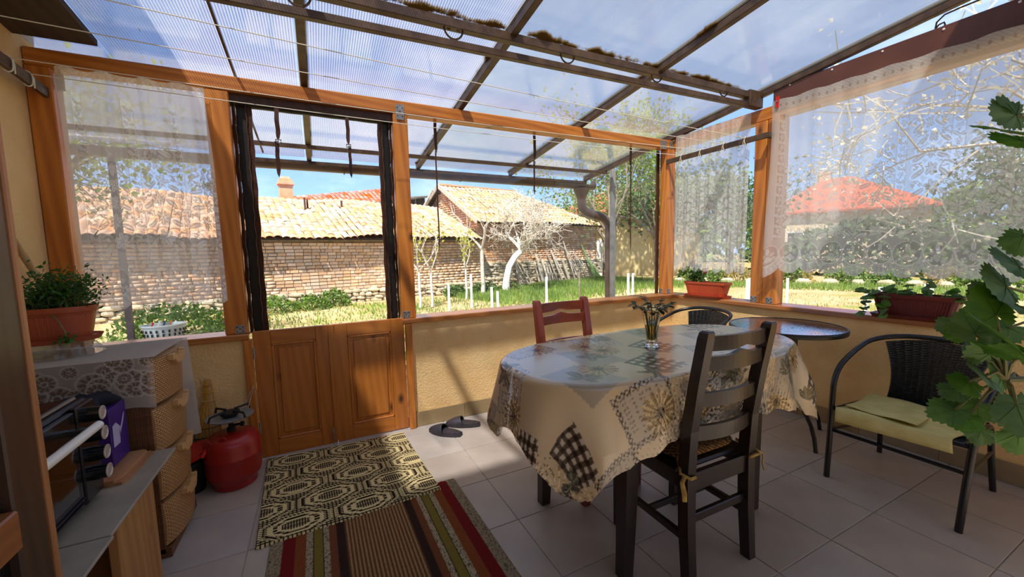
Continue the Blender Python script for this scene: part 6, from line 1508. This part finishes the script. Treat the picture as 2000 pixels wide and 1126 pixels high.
pieces(rr, ti, tile_proto(), 'roof_tile', roof_red, lambda m: abs(m.translation.x-2)-.4*m.translation.z, 120)
ch = MB().box(-1.15, -.60, 8.1, 8.6, 3.5, 5.0).box(-1.22, -.53, 8.03, 8.67, 4.72, 4.82).box(-1.05, -.70, 8.2, 8.5, 5.0, 5.12).xf(FM).build('chimney', brick_m, rr, True)
# --- a lone umbrella shaped tree on the horizon
bark = plain('bark', (150, 136, 120), rough=.95, col2=(118, 104, 90), scale=12, bump=.3); bark_pale = plain('pale_bark', (222, 214, 200), rough=.95, col2=(192, 180, 164), scale=14, bump=.3); lime = plain('limewash', (238, 236, 228), rough=.9, col2=(214, 208, 196), scale=8, bump=.3)
def branch_tree(q, p0, d0, L, r, depth, rng, spread=.6, kids=3, shrink=.72, lift=.25, tips=None, seg=4, n0=6):
    pts = [Vector(p0)]; d = Vector(d0).normalized(); rad = [r]
    for i in range(seg):
        d = (d+Vector((rng.uniform(-.22, .22), rng.uniform(-.22, .22), rng.uniform(-.1, .1)+lift*.12))).normalized(); pts.append(pts[-1]+d*(L/seg)); rad.append(r*(1-.38*(i+1)/seg))
    q.tube(pts, rad, max(3, n0), cap=False)
    if tips is not None and depth <= 2: tips += pts[2:]
    if depth == 0: return
    for k in range(kids):
        f = rng.uniform(.45, 1.0) if k else 1.0; i = min(seg-1, int(f*seg)); p_ = pts[i].lerp(pts[i+1], f*seg-i) if f < 1 else pts[-1]
        ax = d.orthogonal().normalized(); ax.rotate(Matrix.Rotation(rng.uniform(0, 2*PI), 3, d)); nd = (d*(1-spread*.5)+ax*spread+Vector((0, 0, lift*.3))).normalized()
        branch_tree(q, p_, nd, L*shrink*rng.uniform(.75, 1.1), max(rad[i]*.62, .009), depth-1, rng, spread, kids, shrink, lift, tips, max(2, seg-1), max(3, n0-1))
rt_ = random.Random(5)
ut = thing('umbrella_pine', 'small umbrella shaped tree on the skyline beside the chimney', 'tree', fac(-3.3, 22, GZ)); q = MB(); bs = Vector(fac(-3.3, 22, GZ))
q.tube([bs, bs+Vector((.1, 0, 3)), bs+Vector((0, 0, 5.2)), bs+Vector((-.25, 0, 6.6))], [.16, .13, .1, .06], 6); q.tube([bs+Vector((0, 0, 5.0)), bs+Vector((.7, 0, 5.5)), bs+Vector((1.0, 0, 5.9))], .05, 5); q.tube([bs+Vector((0, 0, 5.4)), bs+Vector((-.7, 0, 6.6))], .05, 5); q.tube([bs+Vector((0, 0, 5.4)), bs+Vector((.5, 0, 6.6))], .05, 5); q.build('trunk', bark, ut, True)
rg5 = np.random.default_rng(3); cols = plain('dull_needles', (110, 108, 92), rough=.9)
def umb(n): P = rg5.normal(size=(n, 3))*np.array([.55, .5, .12])+np.array([bs.x-.15, bs.y, bs.z+6.75]); k = n//6; P[:k] = rg5.normal(size=(k, 3))*np.array([.22, .2, .12])+np.array([bs.x+1.0, bs.y, bs.z+5.95]); return P
Vv, Ff = leaf_cloud(rg5, 700, umb, .16, 2.0, .1); link_mesh('crown', np_mesh('crown', Vv, Ff), ut, True, cols)['kind'] = 'stuff'

# ================================================================ trees
def tree(name, label, base, trunk_h, r, mat_b, depth, kids, spread, L, leaf_mat=None, nleaf=0, leaf=.12, seed=1, lime_h=0, sigma=.18, lean=(0, 0), cat='tree', shrink=.72, lift=.25, trunk_pts=None):
    rng = random.Random(seed); t = thing(name, label, cat, base); q = MB(); tips = []; b = Vector(base)
    top = b+Vector((lean[0], lean[1], trunk_h)); md = b+Vector((lean[0]*.35, lean[1]*.35, trunk_h*.5))
    pts = trunk_pts or [b, b.lerp(md, .5)+Vector((.02, 0, 0)), md, md.lerp(top, .5), top]
    MB().tube(pts, [r*1.25, r*1.05, r, r*.92, r*.85][:len(pts)], 9).build('trunk', lime if lime_h else mat_b, t, True, smooth=True)
    for k in range(kids+1):
        a = 2*PI*k/(kids+1)+rng.uniform(-.4, .4); branch_tree(q, pts[-1]-Vector((0, 0, .05*k*trunk_h*.3)), (math.cos(a)*spread, math.sin(a)*spread, 1-.25*spread), L, r*.62, depth, rng, spread, kids, shrink, lift, tips)
    q.build('branches', mat_b, t, True, smooth=True)['kind'] = 'stuff'
    if nleaf:
        rg = np.random.default_rng(seed); T = np.array([tuple(p_) for p_ in tips])
        Vv, Ff = leaf_cloud(rg, nleaf, lambda n: T[rg.integers(0, len(T), n)]+rg.normal(size=(n, 3))*sigma, leaf, 1.5, -.1); link_mesh('foliage', np_mesh('foliage', Vv, Ff), t, True, leaf_mat)['kind'] = 'stuff'
    return t
bt_ = (6.45, 13.6, GZ); tb = Vector(bt_)
tree('pruned_fruit_tree', 'bare pruned fruit tree with pale tangled branches and a leaning trunk', bt_, 1.5, .13, bark_pale, 4, 4, .85, 1.15, seed=14, lime_h=1, shrink=.70, lift=.10, trunk_pts=[tb, tb+Vector((.05, 0, .5)), tb+Vector((.18, 0, 1.0)), tb+Vector((.42, 0, 1.35)), tb+Vector((.75, 0, 1.62))])
tree('pruned_fruit_tree', 'upright bare fruit tree with forked pale branches left of the leaning one', (5.35, 13.2, GZ), 1.7, .075, bark_pale, 3, 2, .55, .9, seed=22, shrink=.7, lift=.4)
leaf_yel = plain('young_leaf', (198, 196, 84), rough=.6, col2=(170, 176, 60), scale=5, trans=.4)
for k, (x, y, lab) in enumerate(((2.62, 11.3, 'thin limewashed sapling, leftmost of the young trees'), (2.98, 11.35, 'limewashed sapling with forked twigs right of the leftmost one'), (4.5, 12.6, 'sapling with yellow green buds in front of the low barn'))):
    tree('young_tree', lab, (x, y, GZ), 1.05, .035, bark_pale, 2, 2, .5, .75, leaf_yel, 70 if k < 2 else 160, .09, 40+k, lime_h=1, sigma=.08, lift=.5)
green_spring = plain('spring_leaf', (166, 186, 96), rough=.6, col2=(130, 160, 70), scale=3, trans=.45, per_obj=.3); green_deep = plain('hedge_leaf', (104, 136, 66), rough=.6, col2=(76, 108, 44), scale=3, trans=.35, per_obj=.3)
tree('garden_tree', 'tall airy light green tree beyond the downpipe', (9.6, 11.4, GZ), 2.2, .075, bark, 4, 3, .5, 1.9, green_spring, 3600, .12, 61, sigma=.30, shrink=.74, lift=.35)
tree('garden_tree', 'light green tree right of the airy one, beside the corner post', (12.6, 12.0, GZ), 2.0, .07, bark, 4, 3, .55, 1.8, green_spring, 3000, .13, 62, sigma=.30, shrink=.74, lift=.3)
tree('garden_tree', 'green tree behind the gabled barn', (14.5, 17.5, GZ), 2.0, .12, bark, 4, 3, .55, 1.5, green_spring, 3000, .16, 63, sigma=.3)
for k, (x, y, h, lab) in enumerate(((21, 14.5, 2.0, 'round green tree left of the red roofed house seen through lace'), (30, 6.0, 2.4, 'broad green tree right of the red roofed house seen through lace'), (26, 3.0, 2.3, 'dark green tree behind the wide lace curtain'), (24, .5, 2.2, 'bushy green tree at the far right behind lace'), (17.5, 16.5, 1.7, 'small green tree beyond the narrow lace curtain'))):
    tree('garden_tree', lab, (x, y, GZ), h, .16, bark, 3, 3, .6, 1.8, green_deep, 3600, .22, 70+k, sigma=.5)
tree('garden_tree', 'leafy tree overhanging the roof beyond the left window', (-3.6, 8.2, GZ), 2.2, .10, bark, 3, 3, .6, 1.2, green_spring, 2200, .10, 80, sigma=.25)
blossom = plain('white_blossom', (246, 240, 226), rough=.7, col2=(236, 228, 190), scale=4, trans=.4)
tree('blossom_tree', 'white blossoming tree spreading over the wide lace curtain window', (6.9, .5, GZ), 1.9, .075, bark_pale, 4, 3, .75, 1.45, blossom, 2400, .055, 91, sigma=.10, shrink=.74, lift=.2)

# ================================================================ planks, stakes, shrubs, basket
pk = random.Random(77); FMg = FM @ Matrix.Translation((0, .30, 0))
plank_spec = [(6.75, 1.45, .10, .05), (7.0, 1.1, .08, .35), (7.2, 1.15, .09, .45), (7.45, 1.0, .12, .5), (8.05, 1.25, .13, .03), (8.3, 1.05, .10, -.1), (9.0, 1.35, .12, .3), (9.25, 1.4, .13, .25), (9.5, 1.25, .10, .4), (9.75, 1.05, .16, .1), (10.1, 1.85, .13, .25), (10.35, 1.3, .09, .4), (10.55, 1.35, .08, .5), (10.75, 1.2, .08, .55), (10.95, 1.3, .07, .5), (11.15, 1.25, .06, .6), (11.35, 1.15, .06, .65)]
for k, (s, L, w, tilt) in enumerate(plank_spec):
    L *= 1.15
    a = FMg @ Vector((s, -.62-.04*(k % 3), GZ+.02)); b = FMg @ Vector((s-tilt*L*.7, -.12, GZ+L)); t = thing('leaning_plank', 'weathered grey plank leaning on the gabled barn, %s from the left' % ORD[k], 'plank', a, group='planks leaning on the gabled barn')
    MB().bar((0, 0, 0), b-a, w, .03).build('board', old_wood, t)
pal = thing('wooden_pallet', 'grey slatted pallet leaning between the planks on the gabled barn', 'pallet', FMg @ Vector((8.6, -.5, GZ)))
for k in range(7): a = FMg @ Vector((7.95+k*.17, -.50, GZ+.02)); b = FMg @ Vector((7.95+k*.17, -.14, GZ+.95)); MB().bar(a, b, .085, .025).build('slat', old_wood, pal, True)
for f in (.08, .5, .92): a = FMg @ Vector((7.86, -.50+.36*f-.03, GZ+.02+.93*f)); b = FMg @ Vector((9.1, -.50+.36*f-.03, GZ+.02+.93*f)); MB().bar(a, b, .03, .09).build('cross_bar', old_wood, pal, True)
gp = thing('green_net_roll', 'green netting bundle leaning at the right end of the planks', 'netting', FMg @ Vector((11.3, -.4, GZ)))
q = MB()
for k in range(9): a = FMg @ Vector((11.55+k*.07, -.6, GZ)); b = FMg @ Vector((11.0+k*.03, -.15, 1.55-.07*k)); q.tube([a, a.lerp(b, .5)+Vector((.03*math.sin(k), 0, 0)), b], .028, 5)
q.build('net', plain('green_net', (132, 164, 96), rough=.8, col2=(100, 136, 70), scale=9), gp, True)
stake_m = plain('white_paint', (236, 236, 232), rough=.6)
stakes = [(3.05, 9.9, .75), (3.9, 10.5, .95), (3.75, 8.7, .72), (3.95, 8.8, .60), (5.6, 9.2, .85), (8.9, 9.4, .8), (5.2, 4.6, .50), (9.1, 5.8, .78), (8.9, 3.5, .72), (9.0, 3.35, .78), (9.4, 2.85, .85), (10.6, 2.6, .75), (11.2, 6.1, .7), (7.6, 8.2, .9)]
stakes.sort(key=lambda q_: math.atan2(q_[0], q_[1]))
for k, (x, y, h) in enumerate(stakes):
    t = thing('garden_stake', 'white painted garden stake in the yard, %s from the left' % ORD[k], 'stake', (x, y, GZ), group='white garden stakes'); w = .10 if (x, y) in ((9.1, 5.8), (9.4, 2.85)) else .05
    MB().box(-w/2, w/2, -w/2, w/2, -.05, h, None, .004).build('stake_shaft', stake_m, t)
rail = thing('white_rail_frame', 'low white frame with crossbar in the yard behind the wide curtain', 'frame', (8.95, 3.42, GZ)); MB().bar((8.9, 3.5, .22), (9.0, 3.35, .22), .03, .03).build('crossbar', stake_m, rail, True)
rs = thing('rusty_stake', 'thin rusty brown stake in the grass beside the downpipe', 'stake', (6.7, 9.2, GZ)); MB().tube([(6.7, 9.2, GZ), (6.7, 9.2, GZ+.95)], .025, 6).build('shaft', bark, rs, True)
rs_ = random.Random(9); rgs = np.random.default_rng(9)
leaf_mats = [green3, green_spring, green_deep, plain('bronze_leaf', (176, 140, 70), rough=.7, col2=(150, 150, 70), scale=4, trans=.3, per_obj=.3)]
def shrub(label, x, y, w, h, mat_, n, leaf, group=None, name='garden_shrub'):
    t = thing(name, label, 'shrub', (x, y, GZ), group=group); q = MB()
    for k in range(5): a = rs_.uniform(0, 6.28); q.tube([(x, y, GZ-.02), (x+.2*w*math.cos(a), y+.2*w*math.sin(a), GZ+h*.5), (x+.35*w*math.cos(a), y+.35*w*math.sin(a), GZ+h*.85)], [.02, .014, .006], 4)
    q.build('stems', bark, t, True)
    def fn(n_):
        P = rgs.normal(size=(n_, 3)); P /= np.linalg.norm(P, axis=1)[:, None]; P *= rgs.uniform(.35, 1, (n_, 1))**.5; P[:, 2] = np.abs(P[:, 2]); return P*np.array([w/2, w/2, h*.92])+np.array([x, y, GZ+.03])
    Vv, Ff = leaf_cloud(rgs, n, fn, leaf, 1.6, .3); link_mesh('foliage', np_mesh('foliage', Vv, Ff), t, True, mat_)['kind'] = 'stuff'
def fpos(s, d): p_ = fac(s, d, 0); return p_[0], p_[1]
for k, (s, d, w, h, m_) in enumerate(((-2.6, -1.0, 1.2, .50, 0), (-1.6, -1.0, 1.1, .42, 0), (-.9, -.7, 1.0, .55, 0), (3.2, -1.0, .9, .40, 2), (4.4, -1.1, 1.2, .45, 2), (5.4, -1.4, 1.0, .40, 2))):
    x, y = fpos(s, d); shrub('low green weed clump before the barns, %s from the left' % ORD[k], x, y, w, h, leaf_mats[m_], 700, .09, 'weed clumps before the low barn', 'weed_clump')
shrub('leafy green weeds outside the left window under the lace', -2.6, 9.8, 2.0, .75, green3, 1200, .09)
mari = thing('orange_flower_patch', 'patch of orange flowers outside the left window', 'flowers', (-1.6, 10.6, GZ)); Vv, Ff = leaf_cloud(rgs, 500, lambda n: np.stack([rgs.normal(-1.6, .3, n), rgs.normal(10.6, .3, n), GZ+np.abs(rgs.normal(0, .2, n))], 1), .08, 1.5, .4); link_mesh('leaves', np_mesh('leaves', Vv, Ff), mari, True, green3)['kind'] = 'stuff'
Vv, Ff = leaf_cloud(rgs, 130, lambda n: np.stack([rgs.normal(-1.6, .3, n), rgs.normal(10.5, .3, n), GZ+.3+rgs.normal(0, .06, n)], 1), .06, 1.1, .6); link_mesh('blooms', np_mesh('blooms', Vv, Ff), mari, True, plain('marigold_petal', (236, 160, 50), rough=.7))['kind'] = 'stuff'
for k in range(26):
    f = k/25; x = 15.5+4.5*math.sin(f*3)+rs_.uniform(-.6, .6); y = 13.0-16.0*f+rs_.uniform(-.4, .4)
    shrub('leafy shrub in the long border across the yard, %s from the left' % ORD[k], x, y, rs_.uniform(.8, 1.5), rs_.uniform(.45, .85), leaf_mats[rs_.choice([0, 0, 1, 2, 3])], 420, .13, 'shrubs in the far border')
# stone edging in the far border
for k in range(22): 
    f = k/21; x = 14.6+4.4*math.sin(f*3); y = 12.5-15.0*f; o = stone_proto().build('edging_stone', stone_m, None); o.location = (x, y, GZ+.08); o.scale = (.5, .4, .3); o.rotation_euler = (0, 0, k); tag(o, 'pale edging stone before the far shrub border, %s from the left' % ORD[k], 'stone', 'edging stones of the far border')
# grass
def grass(name, label, n, fn, h, mat_, seed):
    rg = np.random.default_rng(seed); P = fn(n, rg); a = rg.uniform(0, 2*PI, n); hh = h*rg.uniform(.5, 1.2, n); w = .012+.010*rg.random(n); V = np.zeros((n, 4, 3)); c, s = np.cos(a), np.sin(a); b = rg.uniform(-.5, .5, (n, 2))*hh[:, None]
    z = np.array([gh(x, y) for x, y in P]); V[:, 0] = np.c_[P[:, 0]-c*w, P[:, 1]-s*w, z-.02]; V[:, 1] = np.c_[P[:, 0]+c*w, P[:, 1]+s*w, z-.02]; V[:, 2] = np.c_[P[:, 0]+b[:, 0]+c*w*.2, P[:, 1]+b[:, 1]+s*w*.2, z+hh]; V[:, 3] = np.c_[P[:, 0]+b[:, 0]-c*w*.2, P[:, 1]+b[:, 1]-s*w*.2, z+hh]
    me = np_mesh(name, V.reshape(-1, 3), (np.arange(n)[:, None]*4+np.array([[0, 1, 2, 3]]))); o = link_mesh(name, me, None, True, mat_); tag(o, label, 'grass', None, 'stuff')
grass_m = plain('grass_blade', (150, 178, 82), rough=.7, col2=(116, 150, 54), scale=1.5, trans=.4, per_obj=.3)
def by_barn(n, rg): s = rg.uniform(3.0, 12.5, n); d = rg.uniform(-5.5, -.6, n)*rg.uniform(.3, 1, n); return np.c_[OBX+UX*s-UY*d, OBY+UY*s+UX*d]
grass('lawn_grass', 'bright green grass in front of the gabled barn', 24000, by_barn, .20, grass_m, 1)
grass('sparse_grass', 'sparse grass tufts on the sandy ground by the low barn', 6000, lambda n, rg: np.c_[rg.uniform(-4, 5, n), rg.uniform(5.5, 13.5, n)], .09, grass_m, 2)
grass('border_grass', 'green grass strip before the far shrub border', 9000, lambda n, rg: (lambda f: np.c_[13.2+4.4*np.sin(f*3)+rg.uniform(-1.3, 1.3, n), 13-16.5*f])(rg.uniform(0, 1, n)), .16, grass_m, 3)
grass('yard_grass', 'short dry grass scattered over the yard on the right', 3500, lambda n, rg: np.c_[rg.uniform(4.5, 14, n), rg.uniform(-4, 8, n)], .06, plain('dry_grass_blade', (186, 170, 104), rough=.8, col2=(156, 156, 84), scale=1.5, trans=.3), 4)
# houses far right
def house(label, c, rot, w, d, ze, zr, wall_m, roof_mat, win=True, door=False):
    t = thing('far_house', label, 'house', (c[0], c[1], GZ), rot)
    MB().box(-w/2, w/2, -d/2, d/2, 0, ze-GZ).build('wall', wall_m, t); h0 = ze-GZ; h1 = zr-GZ; e = .45
    for pts in (((-w/2-e, -d/2-e, h0-.1), (w/2+e, -d/2-e, h0-.1), (w/2-d/2, 0, h1), (-w/2+d/2, 0, h1)), ((w/2+e, d/2+e, h0-.1), (-w/2-e, d/2+e, h0-.1), (-w/2+d/2, 0, h1), (w/2-d/2, 0, h1)), ((w/2+e, -d/2-e, h0-.1), (w/2+e, d/2+e, h0-.1), (w/2-d/2, 0, h1)), ((-w/2-e, d/2+e, h0-.1), (-w/2-e, -d/2-e, h0-.1), (-w/2+d/2, 0, h1))):
        a = [Vector(p_) for p_ in pts]; b = [v-Vector((0, 0, .12)) for v in a]; n = len(a); MB().add(a+b, [tuple(range(n)), tuple(range(n, 2*n))[::-1]]+[(i, n+i, n+(i+1) % n, (i+1) % n) for i in range(n)]).build('roof_slope', roof_mat, t)
    MB().box(-w*.1-.3, -w*.1+.3, -.3, .3, h1-.6, h1+.5).build('chimney', brick_red, t)
    if door: f = MB().box(-2.3, -1.3, -d/2-.06, -d/2+.02, 0, 2.2).build('house_door', stake_m, t); MB().box(-2.15, -1.45, -d/2-.075, -d/2-.055, 1.2, 2.0).build('door_panel', stake_m, f)
    if win:
        for k in range(3):
            x = -w*.32+k*w*.32; f = MB().box(x-.5, x+.5, -d/2-.05, -d/2+.02, 1.2, 2.5).build('window_frame', stake_m, t); MB().box(x-.42, x+.42, -d/2-.06, -d/2-.045, 1.28, 2.42).build('glass_pane', oven_glass, f)
far_roof = plain('far_red_roof', (206, 112, 84), rough=.85, col2=(190, 94, 70), scale=2.5, stretch=(1, 3, 3))
house('cream house with a red hipped roof seen through the wide lace curtain', (33.5, 15.2), math.radians(-58), 8, 6.5, 3.6, 6.0, plain('cream_render', (224, 206, 172), rough=.9, col2=(206, 188, 156), scale=2), far_roof)
house('yellow house with white door behind the trees by the corner post', (18.6, 20.5), math.radians(-38), 8, 6, 3.6, 5.2, plain('yellow_render', (236, 214, 160), rough=.9, col2=(222, 198, 140), scale=2), far_roof, win=False, door=True)
# laundry basket on a stool outside the left window
bs_ = thing('wash_stool', 'plain wooden stool outside the left window', 'stool', (-1.24, 4.45, GZ)); MB().box(-.18, .18, -.15, .15, .80, .83).build('stool_top', old_wood, bs_)
for sx in (-1, 1):
    for sy in (-1, 1): MB().box(sx*.15-.018, sx*.15+.018, sy*.12-.018, sy*.12+.018, 0, .80).build('leg', old_wood, bs_)
lb_ = thing('laundry_basket', 'pale grey slotted plastic basket with pegs outside the left window', 'basket', (-1.24, 4.45, GZ+.831)); q = MB(); pl = plain('grey_green_plastic', (206, 210, 200), rough=.5)
q.lathe([(.115, .008), (.155, .14), (.165, .145), (.165, .155), (.150, .155), (.148, .14), (.110, .012), (0, .012)], 40, sy=.75); q.build('basket_shell', pl, lb_, smooth=True)
q = MB()
for r_ in range(3):
    for k in range(22): a = 2*PI*k/22; rr_ = .122+.0095*r_+.006; q.box(-.006, .006, -.003, .003, -.012, .012, Matrix.Translation((rr_*1.03*math.cos(a), rr_*1.03*.75*math.sin(a), .035+.034*r_)) @ Matrix.Rotation(a+PI/2, 4, 'Z'))
q.build('slots', dark_hole, lb_)
for k, col in enumerate(((206, 40, 50), (240, 240, 236), (60, 70, 90), (210, 120, 40), (240, 240, 236))):
    t = thing('clothes_peg', ('red', 'white', 'dark blue', 'orange', 'white rightmost')[k]+' plastic clothes peg in the laundry basket outside', 'peg', (-1.32+.04*k, 4.42+.02*(k % 2), GZ+.96), group='pegs in the basket'); MB().bar((0, 0, 0), (.02, .0, .045+.012*(k % 2)), .012, .010).bar((.006, .004, 0), (.012, .006, .055), .010, .008).build('peg_body', plain('peg_plastic_%d' % k, col, rough=.5), t)

def hedge(label, a, b, h, n, leaf, mat_, seed, dep=1.2):
    rg = np.random.default_rng(seed); a = np.array(a); b = np.array(b); t = thing('tree_line', label, 'trees', ((a[0]+b[0])/2, (a[1]+b[1])/2, GZ), kind='stuff'); L = np.linalg.norm(b-a); nn = np.array([-(b-a)[1], (b-a)[0]])/L
    def fn(k): f = rg.uniform(0, 1, k); top = h*(.7+.3*np.sin(f*L*.55+seed)*np.sin(f*L*.23+1)); z = GZ+top*rg.uniform(0, 1, k)**.7; o = rg.normal(0, dep*.4, k); P = a[None]+(b-a)[None]*f[:, None]+nn[None]*o[:, None]; return np.c_[P, z]
    Vv, Ff = leaf_cloud(rg, n, fn, leaf, 1.5, .1); link_mesh('foliage', np_mesh('foliage', Vv, Ff), t, True, mat_)
hedge('green hedge in front of the cream house behind the wide curtain', (22.5, 14.0), (25.5, 4.5), 2.9, 3600, .34, green_deep, 5)
hedge('distant row of trees beyond the yard on the right', (38, 30), (46, -18), 6.0, 5200, .8, green_spring, 6, 3)
hedge('distant row of trees beyond the gabled barn', (13, 34), (38, 30), 5.0, 3000, .8, green_spring, 7, 3)
